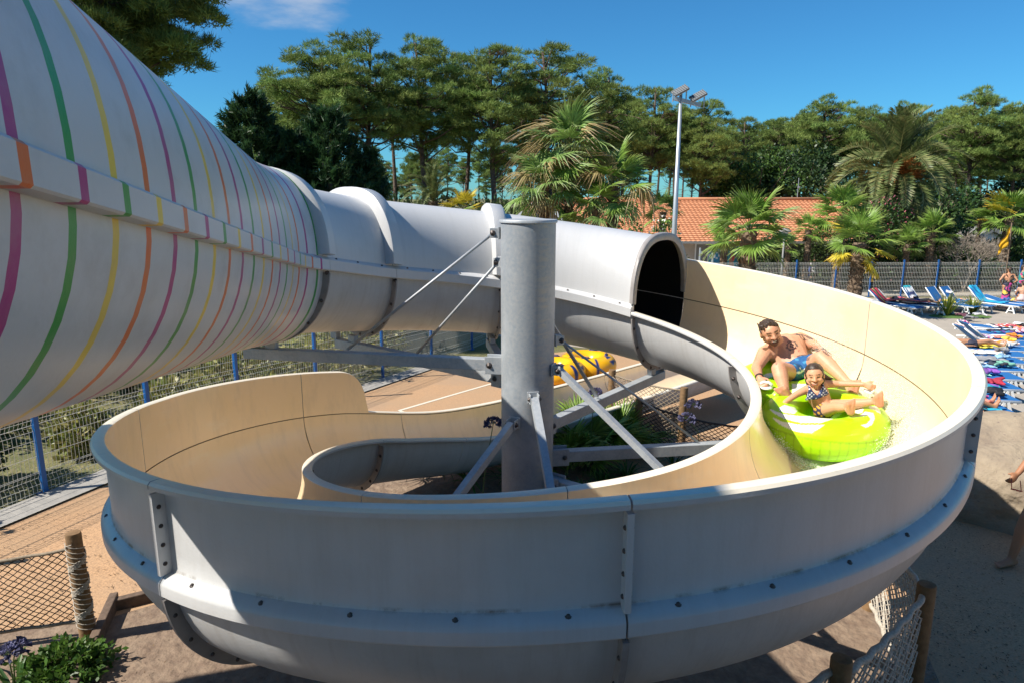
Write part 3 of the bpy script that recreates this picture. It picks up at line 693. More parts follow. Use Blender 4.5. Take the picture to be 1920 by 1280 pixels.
# behind the spiral, seen through its middle
q1=on(1143,693,.98); q2=on(1200,735,.98); q3=on(1285,722,1.0); q4=on(1420,792,.9); q5=on(1262,690,1.0)
Q1=Vector((1.72,8.8,0)); 
def footed(px,py,F,h):
    p=at(px,py,F); return Vector((p.x,p.y,p.z-h)),p
def lp_(px,py,z,lab):
    p=on(px,py,z); o=log_post(Vector((p.x,p.y,gz(p.y))),z-gz(p.y),.06,lab); return p
a1=lp_(1148,692,.95,'log post beside the cream exit lane behind the column')
a2=lp_(1198,745,.80,'log post in the middle of the nets seen through the spiral')
a3=lp_(1283,725,.85,'paler log post standing farther back under the grey trough')
a4=lp_(1450,800,.80,'log post of the dark net hidden behind the cream inner wall')
def nb(p): return Vector((p.x,p.y,.08))
net('rope_net',a1-Vector((0,0,.1)),a2-Vector((0,0,.05)),nb(a1),nb(a2),.05,'dark rope net beside the cream exit lane behind the column',M['rope_dark'],M['rope'],cell=.085,thick=.005)
net('rope_net',a2-Vector((0,0,.05)),a4-Vector((0,0,.02)),nb(a2),nb(a4),.10,'sagging black rope net over the path seen through the spiral',M['rope_dark'],M['rope_dark'],cell=.085,thick=.005)
net('rope_net',a1-Vector((0,0,.08)),a3-Vector((0,0,.05)),nb(a1),nb(a3),.04,'tan rope net farther back under the grey trough',M['rope'],M['rope'],cell=.08,thick=.005)
# ------------------------------------------------------------ rock
def rock(loc,size,seed,label,n=5):
    bm=bmesh.new(); bmesh.ops.create_icosphere(bm,subdivisions=n,radius=1)
    from mathutils import noise
    for v in bm.verts:
        p=v.co.copy(); s_=Vector((seed*3.1,seed*1.7,seed))
        k=1+.28*noise.noise(p*1.1+s_)+.12*noise.noise(p*3+s_)+.05*noise.noise(p*8+s_)+.018*noise.noise(p*22+s_)
        v.co=Vector((p.x*size[0],p.y*size[1],p.z*size[2]))*k
        if v.co.z<-.15*size[2]: v.co.z=-.15*size[2]
    me=bpy.data.meshes.new('boulder'); bm.to_mesh(me); bm.free(); me.materials.append(M['rock']); me.polygons.foreach_set('use_smooth',np.ones(len(me.polygons),dtype=bool))
    o=link(bpy.data.objects.new('boulder',me)); o.location=loc; tag(o,label,'rock'); return o
rk=G(1990,955)
rock((rk.x+.1,rk.y+.1,.05),(1.45,1.3,1.0),2,'big tan artificial boulder behind the right flank of the slide')

# planted mound inside the loop
V=[(CX,CY,.27)];F=[];m=28;rg=np.random.default_rng(3)
for k,(r_,z) in enumerate(((.5,.27),(1.0,.25),(1.45,.19),(1.8,.08),(2.0,0.0))):
    for j in range(m): a=2*math.pi*j/m; V.append((CX+r_*math.cos(a),CY+r_*math.sin(a),z+rg.uniform(-.02,.02)))
for j in range(m): F.append((0,1+j,1+(j+1)%m))
for k in range(4):
    for j in range(m): F.append((1+k*m+j,1+(k+1)*m+j,1+(k+1)*m+(j+1)%m,1+k*m+(j+1)%m))
o=mk('soil_mound',V,F,M['soil'],None,True); tag(o,'low soil mound inside the spiral',kind='structure')
# ------------------------------------------------------------ trees
def unit(v): return v/np.maximum(1e-9,np.linalg.norm(v,axis=-1,keepdims=True))
def needle_tris(cen,dirs,k,ln,wd,spread,rg):
    n=len(cen); c=np.repeat(cen,k,0); d=unit(np.repeat(dirs,k,0)+rg.normal(0,spread,(n*k,3)))
    L_=ln*rg.uniform(.7,1.25,(n*k,1)); side=unit(np.cross(d,rg.normal(0,1,(n*k,3))))*wd*.5
    b=c+rg.normal(0,.05,(n*k,3))
    T=np.stack([b-side,b+side,b+d*L_],1).reshape(-1,3); return T
def pine_meshes(seed,Ht=14.,rc=3.2,hc=6.,ncl=70,per=75,lo=0,green=(.15,.225,.058)):
    rg=np.random.default_rng(seed); cl=[]
    tries=0
    while len(cl)<ncl and tries<9000:
        tries+=1
        u=rg.normal(0,1,3); u/=np.linalg.norm(u); r=rg.uniform(.15,1)**.5
        zz=u[2]*r; xy=u[:2]*r*rc
        # broad irregular umbrella, wider below the middle
        wd=1.0-.35*max(0,zz)+.12*math.sin(seed+3*math.atan2(u[1],u[0]))
        p=np.array([xy[0]*wd,xy[1]*wd,Ht-hc/2+zz*hc/2*.96])
        if all(np.linalg.norm((p-q[0])*np.array([1,1,1.5]))>.62*q[1]+.1 for q in cl): cl.append((p,rg.uniform(.30,.66)))
    T=[];C=[]
    for p,r in cl:
        m=int(per*r*r*1.7)+12; u=rg.normal(0,1,(m,3)); u=unit(u); u[:,2]=np.abs(u[:,2])*.8-.22; rad=r*rg.uniform(.55,1.1,(m,1))
        cen=p+u*rad*np.array([1.1,1.1,.8]); 
        dirs=unit(u+np.array([0,0,.7]))
        t=needle_tris(cen,dirs,8,.25,.034,.6,rg); T.append(t)
        base=np.array(green)*rg.uniform(.7,1.35); yel=rg.uniform(0,1)
        base=base*(1-.35*yel)+np.array([.26,.25,.06])*.35*yel
        if rg.uniform()<.012: base=np.array([.13,.085,.035])
        cc=base[None]*rg.uniform(.65,1.45,(m,1)); C.append(np.repeat(cc,24,0))
    T=np.concatenate(T); C=np.concatenate(C)
    # trunk and limbs
    mb=MB(); pts=[];x=y=0; dx,dy=rg.normal(0,.02,2)
    zs=np.linspace(-.3,Ht-.7,9)
    for z in zs: pts.append((x,y,z)); x+=dx*1.6+rg.normal(0,.06);y+=dy*1.6+rg.normal(0,.06)
    pts=[(a-pts[0][0],b-pts[0][1],c) for a,b,c in pts]
    r0=.20+.04*rg.uniform(); mb.tube(pts,[r0*(1-.75*i/8) for i in range(9)],8)
    P=np.array(pts)
    order=rg.permutation(len(cl))[:60]
    for i in order:
        c=cl[i][0]; z0=max(Ht-hc*1.05,min(Ht-1,c[2]-rg.uniform(.3,1.6))); k=np.interp(z0,P[:,2],np.arange(9)); b=P[int(k)]+(P[min(8,int(k)+1)]-P[int(k)])*(k-int(k))
        mid=(b+c)/2+np.array([0,0,rg.uniform(-.5,.1)]); mb.tube([b,mid,c],[.06,.04,.015],5)
    for i in range(9):      # dead stubs below the crown
        z0=rg.uniform(Ht*.35,Ht-hc); k=np.interp(z0,P[:,2],np.arange(9)); b=P[int(k)]; b=np.array([b[0],b[1],z0]); a=rg.uniform(0,6.28); l=rg.uniform(.4,1.6)
        mb.tube([b,b+np.array([math.cos(a)*l*.6,math.sin(a)*l*.6,.05]),b+np.array([math.cos(a)*l,math.sin(a)*l,rg.uniform(-.2,.4)])],[.03,.02,.008],4)
    return T,C,mb
PV=[]
for sd_,(Ht,rc_,hc_,n_) in enumerate([(14,3.2,7.2,140),(14,2.8,6.4,105),(14,3.7,6.2,135),(14,2.6,8.0,115),(14,3.3,8.0,150),(14,2.2,5.2,72)]):
    PV.append(pine_meshes(sd_+11,Ht,rc_,hc_,n_))
pine_data=[]
def tree_from(i,loc,sc,rz,label,group,name='pine_tree',cat='tree',sxy=None):
    e=empty(name,loc,label,cat,group,rz); sxy=sxy or sc; e.scale=(sxy,sxy,sc)
    while len(pine_data)<=i: pine_data.append(None)
    if pine_data[i] is None:
        T,C,mb=PV[i]; c=mktri('crown',T,M['needles'],e,C); t=mb.build('trunk',M['bark'],e,True); pine_data[i]=(c.data,t.data)
    else:
        inst(pine_data[i][0],'crown',e,Matrix.Identity(4)); inst(pine_data[i][1],'trunk',e,Matrix.Identity(4))
    return e
# (px of the crown centre, distance, py of the top, variant, width factor, label)
pines=[(595,38,78,2,1.0,'leaning pine whose low limb reaches left towards the gap of sky'),
(668,40,48,0,1.05,'tall broad pine directly behind the dark cypresses'),
(800,43,60,4,.95,'tall pine with a dense rounded crown left of the fan palm cluster'),
(862,47,95,1,.9,'slimmer pine just right of the dense rounded one'),
(930,42,70,3,.95,'tall narrow pine with layered limbs above the grey column'),
(1040,44,82,1,1.1,'pine whose flat crown spreads above the big fan palm'),
(1125,49,128,2,.85,'lower pine between the big fan palm and the floodlight'),
(1225,45,150,0,.9,'dark pine right behind the floodlight mast'),
(1322,44,182,4,.95,'broad pine just right of the floodlight mast'),
(1395,56,218,1,.9,'small pine at the dip of the tree line'),
(1462,60,222,5,1.1,'small distant pine in the lowest part of the tree line'),
(1560,50,178,2,.95,'pine with a domed crown left of the date palm'),
(1625,50,190,0,.85,'pine partly hidden by the upper date palm fronds'),
(1712,52,186,4,.8,'pine with a level crown behind the date palm'),
(1790,50,196,1,.95,'pine between the date palm and the tall bare trunk'),
(1852,44,163,2,.9,'pine with a tall bare pale trunk at the right'),
(1925,43,186,0,.9,'pine cut by the right edge of the view'),
(735,57,150,5,1.1,'thin pine seen through the gap over the small date palm'),
(985,60,140,3,.9,'farther pine filling the gap beside the fan palm'),
(1170,62,178,4,.9,'farther pine behind the floodlight, left side'),
(1275,62,196,2,.8,'farther pine behind the floodlight, right side'),
(520,46,150,1,1.0,'pine behind the first cypress near the gap of sky'),
(1985,50,170,3,1.0,'pine just outside the right edge'),(1510,62,206,3,.9,'narrow far pine over the dip of the tree line')]
G_P='maritime pines behind the slide and the building'
for k,(px,F,py,v,wf,lab) in enumerate(pines):
    p=at(px,py,F); z0=gz(F); sc=(p.z-z0)/14.0
    tree_from(v,(p.x,F,z0),sc,k*1.7,lab,G_P,sxy=sc*wf*1.12)
# near pine at the upper left: fuller and closer
T,C,mb=pine_meshes(77,14,3.6,7.0,210,150)
e=empty('pine_tree',(-11.0,19.0,-.7),'big near pine whose limbs hang over the striped tube at the upper left','tree',G_P); e.scale=(.88,.88,.90)
mktri('crown',T,M['needles'],e,C); mb.build('trunk',M['bark'],e,True)
rg=np.random.default_rng(3)
fl=['slender far pine trunk left of the small date palm','far pine showing between the nearer trunks','far pine of the back row']
nfar=0
def far_forest():
    rgf=np.random.default_rng(5); V=[]
    pts=[]
    for px in list(np.arange(430,1990,17.)):
        F=rgf.uniform(62,110)
        if px<980 and rgf.uniform()<.35: continue
        d=ray(px+rgf.uniform(-9,9),365); t=F/d.y; pts.append((d.x*t,F,px))
    return pts
FP=far_forest(); tag_n=0
for k,(x,F,px) in enumerate(FP):
    dense=px>1150
    top=rg.uniform(205,262) if px>1050 else rg.uniform(262,322)
    p=at(px,top,F); sc=(p.z+.8)/14.0
    e=tree_from(int(rg.integers(0,6)),(x,F,-.8),sc,rg.uniform(0,6.28),'slim pine in the far rows seen only between nearer trunks','far rows of the pine wood',sxy=sc*rg.uniform(.55,.8)*(1.25 if dense else 1))
# bushes of leaves
def leafcloud(cen,rad,n,size,greens,rg,flat=1.,shell=.45,noise_=.25,flower=None,fn=0,fsz=.05):
    u=unit(rg.normal(0,1,(n,3))); r=rg.uniform(shell,1,(n,1))**.5
    lump=1+noise_*np.sin(u[:,0:1]*5+cen[0])*np.cos(u[:,1:2]*6+cen[1])+noise_*.6*np.sin(u[:,2:3]*9)
    P=u*r*lump*np.array(rad)
    P=P+np.array(cen); ln=size*rg.uniform(.7,1.4,(n,1)); d=unit(u*.8+rg.normal(0,.7,(n,3))+np.array([0,0,.2])); s=unit(np.cross(d,rg.normal(0,1,(n,3))))*ln*.28
    T=np.stack([P-d*ln*.1,P+d*ln*.5+s,P+d*ln, P-d*ln*.1,P+d*ln,P+d*ln*.5-s],1).reshape(-1,3)
    g=np.array(greens); c=g[rg.integers(0,len(g),n)]*rg.uniform(.7,1.35,(n,1)); C=np.repeat(c,6,0)
    return T,C
def bush(loc,rad,n,size,greens,label,cat='bush',group=None,seed=0,flowers=None,name='bush',stem=True):
    rg=np.random.default_rng(seed+100); e=empty(name,loc,label,cat,group)
    T,C=leafcloud((0,0,rad[2]*.95),rad,n,size,greens,rg); mktri('leaves',T,M['leaf'],e,C)
    if flowers:
        col_,m,sz=flowers; T,C=leafcloud((0,0,rad[2]*.95),[k*1.06 for k in rad],m,sz,[col_],rg,shell=.85); mktri('flowers',T,M['flower'],e,C)
    if stem:
        mb=MB()
        for k in range(5):
            a=rg.uniform(0,6.28); mb.tube([(0,0,-.05),(rad[0]*.3*math.cos(a),rad[1]*.3*math.sin(a),rad[2]*.6),(rad[0]*.6*math.cos(a),rad[1]*.6*math.sin(a),rad[2]*1.3)],[.03,.02,.008],5)
        mb.build('stems',M['bark'],e,True)
    return e
def bat(px,py_top,F,rad,n,size,greens,label,**k):
    p=at(px,py_top,F); z0=gz(F); h=(p.z-z0)/2; return bush((p.x,F,z0),(rad,rad*.8,h),n,size,greens,label,**k)
dg_=[(.025,.055,.02),(.035,.08,.025),(.05,.09,.03)]
mg_=[(.07,.14,.03),(.10,.19,.035),(.05,.10,.03)]
og_=[(.05,.085,.025),(.07,.10,.03),(.035,.06,.02)]
# dark cypresses: upward sprays
def cypress(px,py_top,F,rad,label,seed):
    rg=np.random.default_rng(seed); p=at(px,py_top,F); z0=gz(F); H=p.z-z0; e=empty('cypress_tree',(p.x,F,z0),label,'tree','dark cypresses behind the grey tube')
    T=[];C=[]
    for k in range(330):
        t=rg.uniform(0.02,1)**.8; a=rg.uniform(0,6.28); r=rad*(1-t)**.75*rg.uniform(.4,1.05)+.08; L_=rg.uniform(.5,1.1)*(1-.4*t)
        b=np.array([r*math.cos(a),r*math.sin(a),t*H*.97]); d=unit(np.array([math.cos(a)*.7,math.sin(a)*.7,rg.uniform(.5,1.1)]))
        m=34; s=rg.uniform(0,1,(m,1)); cen=b+d*L_*s; dd=unit(d+rg.normal(0,.35,(m,3))); t_=needle_tris(cen,dd,3,.24,.055,.4,rg); T.append(t_)
        base=np.array([(.025,.06,.022),(.035,.085,.03),(.05,.105,.035)][rg.integers(0,3)])*rg.uniform(.7,1.4); C.append(np.tile(base,(m*9,1)))
    mktri('crown',np.concatenate(T),M['leaf'],e,np.concatenate(C))
    mb=MB(); mb.tube([(0,0,-.2),(0,0,H*.5),(0,0,H*.93)],[.2,.12,.03],8); mb.build('trunk',M['bark'],e,True)
cypress(462,180,27,2.3,'dark feathery cypress rising beside the striped tube',1)
cypress(545,255,28,2.2,'lower dark cypress between the two taller ones',2)
cypress(612,208,28,2.5,'wide dark cypress above the grey tube joint',3)
cypress(680,290,29,1.7,'smallest dark cypress, nearest the small date palm',4)
# broadleaf trees behind the roof
def oak(px,py_top,F,rad,hz_,greens,label,seed):
    rg=np.random.default_rng(seed); p=at(px,py_top,F); z0=gz(F); H=p.z-z0; e=empty('broadleaf_tree',(p.x,F,z0),label,'tree','broadleaf trees behind the tiled roof')
    T=[];C=[]
    for k in range(26):
        u=unit(rg.normal(0,1,3)); c=np.array([u[0]*rad*.7,u[1]*rad*.7,H-hz_+u[2]*hz_*.7]); r=rg.uniform(.5,1.0)*rad*.42
        t,cc=leafcloud(c,(r,r,r*.75),420,.20,greens,rg); T.append(t);C.append(cc*rg.uniform(.75,1.3))
    mktri('crown',np.concatenate(T),M['leaf'],e,np.concatenate(C))
    mb=MB(); mb.tube([(0,0,-.2),(.1,0,H*.4),(0,.1,H*.7)],[.2,.15,.08],8)
    for k in range(7):
        a=k*.9; mb.tube([(.05,0,H*.4),(math.cos(a)*rad*.4,math.sin(a)*rad*.4,H*.65),(math.cos(a)*rad*.7,math.sin(a)*rad*.7,H*.8)],[.08,.05,.02],5)
    mb.build('trunk',M['bark'],e,True)
oak(1425,268,46,3.1,2.7,mg_,'bright green leafy tree over the ridge of the tiled roof',1)
oak(1515,262,47,3.5,3.3,dg_+[(.04,.075,.02)],'dark leafy oak left of the date palm',2)
oak(1380,318,46,2.0,1.8,mg_,'low fresh green tree just behind the roof ridge',3)
oak(1780,330,44,3.1,2.5,dg_+mg_[:1],'dark leafy tree right of the date palm trunk',4)
oak(1900,330,45,3.1,2.5,dg_,'dark leafy tree at the right edge below the pines',5)
oak(1620,330,44,2.8,2.4,dg_,'dark leafy tree behind the date palm fronds',6)
# ------------------------------------------------------------ palms
def fan_mesh(seed,R_=.75,green=(.10,.17,.035),tip=(.30,.27,.10),droop=.35,nseg=26,ang=205,fray=.35):
    """a pleated fan leaf; stalk joint at origin, leaf plane along +x, normal +z"""
    rg=np.random.default_rng(seed); V=[];F=[];C=[]
    g=np.array(green);tp=np.array(tip)
    for i in range(nseg):
        a=math.radians(-ang/2+ang*(i+.5)/nseg); da=math.radians(ang/nseg)*.5; ln=R_*rg.uniform(.82,1.08)*(1-.18*abs(a)/math.radians(ang/2)); split=rg.uniform(.5,.65)
        u=np.array([math.cos(a),math.sin(a),0]); 
        ks=[.06,.35,split,.8,1.0]; dr=droop*rg.uniform(.5,1.6); bend=rg.normal(0,.06); ridge=[];le=[];ri=[]
        for t in ks:
            w_=math.tan(da)*ln*min(t,split)*(1 if t<=split else max(.04,1-(t-split)/(1-split))); z=-dr*ln*max(0,t-.3)**2*1.6
            c=u*ln*t*(1-.10*dr*max(0,t-.5))+np.array([0,0,z])
            sd=np.array([-u[1],u[0],0]); c=c+sd*bend*max(0,t-split)
            pl=.022*ln*min(1,t*2)
            ridge.append(c+np.array([0,0,pl]));le.append(c+sd*w_);ri.append(c-sd*w_)
        n0=len(V)
        for j in range(len(ks)):
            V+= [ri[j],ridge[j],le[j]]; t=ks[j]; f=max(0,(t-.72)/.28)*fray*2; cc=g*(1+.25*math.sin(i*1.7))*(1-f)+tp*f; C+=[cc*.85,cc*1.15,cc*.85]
        for j in range(len(ks)-1):
            b=n0+3*j; F+=[(b,b+1,b+4,b+3),(b+1,b+2,b+5,b+4)]
    return np.array(V),F,np.array(C)
def frond_mesh(seed,R_,stalk,**k):
    """stalk from the origin along +x then the fan"""
    V,F,C=fan_mesh(seed,R_,**k); V=V+np.array([stalk,0,0]); mb=MB(); mb.tube([(0,0,0),(stalk*.5,0,.04*stalk),(stalk,0,0),(stalk+R_*.3,0,-.003)],[.017,.013,.010,.003],5)
    n=len(V); F=list(F)+[tuple(i+n for i in f) for f in mb.F]; V=np.concatenate([V,np.array(mb.V)]); C=np.concatenate([C,np.tile(np.array([.16,.18,.05]),(len(mb.V),1))])
    me=bpy.data.meshes.new('frond'); me.from_pydata([tuple(v) for v in V],[],F); me.materials.append(M['leaf']); setcol(me,C); me.polygons.foreach_set('use_smooth',np.zeros(len(me.polygons),dtype=bool)); me.update(); return me
FR={}
def fronds(kind):
    if kind not in FR:
        kw={'green':dict(green=(.18,.30,.05),tip=(.32,.34,.10),droop=.25),'pale':dict(green=(.20,.32,.08),tip=(.45,.44,.24),droop=.45,fray=.35),'yellow':dict(green=(.55,.45,.04),tip=(.55,.30,.03),droop=.15),'dry':dict(green=(.36,.28,.12),tip=(.30,.20,.10),droop=1.2,fray=.7),'dark':dict(green=(.09,.16,.03),tip=(.2,.22,.06),droop=.3)}[kind]
        FR[kind]=[frond_mesh(i+hash(kind)%7 if False else i+len(kind),1.0,.85,**kw) for i in range(3)]
    return FR[kind]
def palm_trunk(mb,H,r0,r1,seed,boots=True,lean=(0,0)):
    rg=np.random.default_rng(seed); zs=np.linspace(-.1,H,max(6,int(H/.09))); V=[];n=16
    for i,z in enumerate(zs):
        t=max(0,z/H); r=r0*(1-t)+r1*t; r*=1+(.10 if i%2 else -.06); 
        for j in range(n):
            a=2*math.pi*(j+(.5 if i%2 else 0))/n; k=1+rg.uniform(-.08,.14); V.append((r*k*math.cos(a)+lean[0]*t*t,r*k*math.sin(a)+lean[1]*t*t,z))
    F=[(i*n+j,i*n+(j+1)%n,(i+1)*n+(j+1)%n,(i+1)*n+j) for i in range(len(zs)-1) for j in range(n)]; mb.add(V,F)
    if boots:        # old leaf bases
        for k in range(int(H*95)):
            a=rg.uniform(0,6.28); z=rg.uniform(0.05,H); t=z/H; r=(r0*(1-t)+r1*t); c=Vector((r*math.cos(a)+lean[0]*t*t,r*math.sin(a)+lean[1]*t*t,z)); o=Vector((math.cos(a),math.sin(a),rg.uniform(.4,1.3))).normalized(); s=Vector((-math.sin(a),math.cos(a),0))*.028
            q=c+o*rg.uniform(.07,.15); mb.add([c-s*1.4-Vector((0,0,.03)),c+s*1.4-Vector((0,0,.03)),q+s*.6,q-s*.6],[(0,1,2,3)])
def fan_palm(px,py_c,F,R_,label,kinds,n=22,r0=.2,seed=0,spread=(-35,85),group='fan palms between the pool and the pine wood',lean=(0,0),zbase=None,name='fan_palm'):
    p=at(px,py_c,F); z0=gz(F) if zbase is None else zbase; H=p.z-z0; rg=np.random.default_rng(seed+50)
    e=empty(name,(p.x,F,z0),label,'palm',group)
    mb=MB(); palm_trunk(mb,max(.25,H),r0,r0*.85,seed,lean=lean); mb.build('trunk',M['palm_bark'],e)
    for i in range(n):
        t=(i+.5)/n; el=spread[0]+(spread[1]-spread[0])*t**.9+rg.normal(0,5); az=i*137.5+rg.uniform(-15,15)
        kd=kinds[0] if t>.25 else kinds[min(1,len(kinds)-1)]
        if len(kinds)>2 and rg.uniform()<.18: kd=kinds[2]
        me=fronds(kd)[int(rg.integers(0,3))]
        s=R_*rg.uniform(.85,1.12)
        Mx=Matrix.Translation((lean[0],lean[1],H-.02-.10*(1-t)))@Matrix.Rotation(R(az),4,'Z')@Matrix.Rotation(-R(el),4,'Y')@Matrix.Rotation(R(rg.normal(0,14)),4,'X')@Matrix.Scale(s,4)
        inst(me,'frond',e,Mx)
    # fibrous crown shaft
    return e
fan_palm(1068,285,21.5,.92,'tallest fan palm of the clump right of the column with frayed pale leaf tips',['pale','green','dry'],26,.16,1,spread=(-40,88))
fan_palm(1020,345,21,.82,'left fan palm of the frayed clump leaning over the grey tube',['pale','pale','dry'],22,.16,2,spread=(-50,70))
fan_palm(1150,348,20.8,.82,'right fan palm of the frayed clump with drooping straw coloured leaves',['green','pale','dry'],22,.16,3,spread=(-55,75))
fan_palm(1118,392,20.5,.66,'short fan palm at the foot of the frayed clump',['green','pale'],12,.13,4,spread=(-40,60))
fan_palm(1405,432,15.5,.62,'upright green fan palm right of the tube mouth',['green','green','pale'],26,.19,5,spread=(-40,86))
fan_palm(1612,455,25,.76,'fan palm with yellow dying leaves in front of the wire fence',['green','yellow','yellow'],22,.24,6,spread=(-62,80))
fan_palm(1580,405,32,.92,'pale green fan palm behind the one with yellow leaves',['green','green'],24,.2,7,spread=(-40,80))
fan_palm(1517,432,32,.53,'small fan palm on a thin trunk left of the pale one',['green','green'],14,.13,8,spread=(-40,80))
fan_palm(1702,458,32,.59,'small fan palm on a short trunk beside the oleander',['green','dark'],16,.13,9,spread=(-30,85))
fan_palm(1748,436,32.5,.64,'fan palm with a rough trunk left of the bare shrub',['green','dark'],20,.18,10,spread=(-35,85))
fan_palm(1893,408,33,.92,'fan palm behind the yellow flag at the right',['green','green','yellow'],22,.2,11,spread=(-35,80))
fan_palm(1243,398,27,.52,'small fan palm before the roof left of the floodlight mast',['dark','green'],14,.12,12,spread=(-40,80))
fan_palm(1358,462,31,.52,'low fan palm beside the painted mural',['green','dark'],12,.16,13,spread=(-30,80))
fan_palm(1478,462,32,.43,'small fan palm just behind the globe lamp',['green','green'],12,.12,14,spread=(-40,80))
fan_palm(868,392,24,.5,'small yellowing fan palm behind the grey tube',['yellow','green'],12,.12,15,spread=(-20,80))
fan_palm(1838,415,33.5,.43,'tiny spiky palm on a thin stem above the bare shrub',['green','green'],12,.05,16,spread=(-20,85))
# feather palms
def feather_mesh(seed,L_=3.2,droop=1.0,green=(.13,.17,.055),col2=(.24,.24,.09)):
    rg=np.random.default_rng(seed); T=[];C=[]; n=70; pts=[]
    for i in range(n+1):
        t=i/n; pts.append(np.array([L_*(t-.18*droop*t*t*t),0,L_*(.30*t-.62*droop*t*t*t+.05)])-np.array([0,0,.05*L_]))
    g=np.array(green)
    for i in range(6,n):
        t=i/n; d=unit(pts[min(i+1,n)]-pts[i-1]); up_=unit(np.cross(np.array([0,1,0]),d))*-1
        if up_[2]<0: up_=-up_
        ln=L_*.155*(math.sin(math.pi*min(1,t*.86+.10))**.6)+.04
        for sg in(-1,1):
            for _ in range(1):
                dr=unit(d*.75+np.array([0,sg*1.0,0])+up_*(.45+rg.normal(0,.12))+rg.normal(0,.07,3)); w_=d*.045*L_/3
                b=pts[i]; tip=b+dr*ln*rg.uniform(.85,1.1)-np.array([0,0,.05*ln]); m=b+dr*ln*.5
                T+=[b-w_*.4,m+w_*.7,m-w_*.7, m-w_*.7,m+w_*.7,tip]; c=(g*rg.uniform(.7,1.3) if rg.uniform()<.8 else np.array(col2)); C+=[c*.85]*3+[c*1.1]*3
    # rachis
    mb=MB(); mb.tube([tuple(p) for p in pts[::7]],[.03*(1-.85*k/10)*L_/3 for k in range(len(pts[::7]))],4,cap=False)
    for f in mb.F:
        a=[mb.V[k] for k in f]; T+=[a[0],a[1],a[2],a[0],a[2],a[3]]; C+=[np.array([.20,.20,.07])]*6
    o=mktri('frond',np.array(T),M['leaf'],None,np.array(C)); me=o.data; bpy.data.objects.remove(o); return me
FE=[feather_mesh(i,3.0,d) for i,d in enumerate((.55,.9,1.25))]
def date_palm(px,py_c,F,sc,label,n=62,fruit=True,r0=.38,seed=0,el=(-38,88)):
    p=at(px,py_c,F); z0=gz(F); H=p.z-z0; rg=np.random.default_rng(seed); e=empty('date_palm',(p.x,F,z0),label,'palm')
    mb=MB(); palm_trunk(mb,H,r0,r0*1.15,seed); mb.build('trunk',M['palm_bark'],e)
    for i in range(n):
        t=(i+.5)/n; a=i*137.5+rg.uniform(-12,12); l=el[0]+(el[1]-el[0])*t**1.05+rg.normal(0,4); k=2 if t<.33 else (1 if t<.7 else 0)
        s=sc*rg.uniform(.88,1.08)
        Mx=Matrix.Translation((0,0,H+.05*t))@Matrix.Rotation(R(a),4,'Z')@Matrix.Rotation(-R(l),4,'Y')@Matrix.Rotation(R(rg.normal(0,12)),4,'X')@Matrix.Scale(s,4)
        inst(FE[k],'frond',e,Mx)
    if fruit:
        for i in range(13):
            a=rg.uniform(0,6.28); l=rg.uniform(.0,.8); c=np.array([math.cos(a)*.65*sc,math.sin(a)*.65*sc,H+l*.7*sc-.1]); m=200
            cen=c+rg.normal(0,.15*sc,(m,3)); d=unit(cen-np.array([0,0,H])); T=needle_tris(cen,d,1,.16*sc,.03,.5,rg); C=np.array([.55,.18,.04])*rg.uniform(.6,1.3,(m,1)); C=np.repeat(C,3,0)
            fo_=mktri('fruit_cluster',T,M['flower'],e,C); tag(fo_,kind='stuff')
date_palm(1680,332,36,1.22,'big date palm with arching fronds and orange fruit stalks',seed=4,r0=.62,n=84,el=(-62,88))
date_palm(812,378,26,.52,'small date palm standing over the grey tube left of the column',n=26,fruit=False,r0=.15,seed=5,el=(5,88))
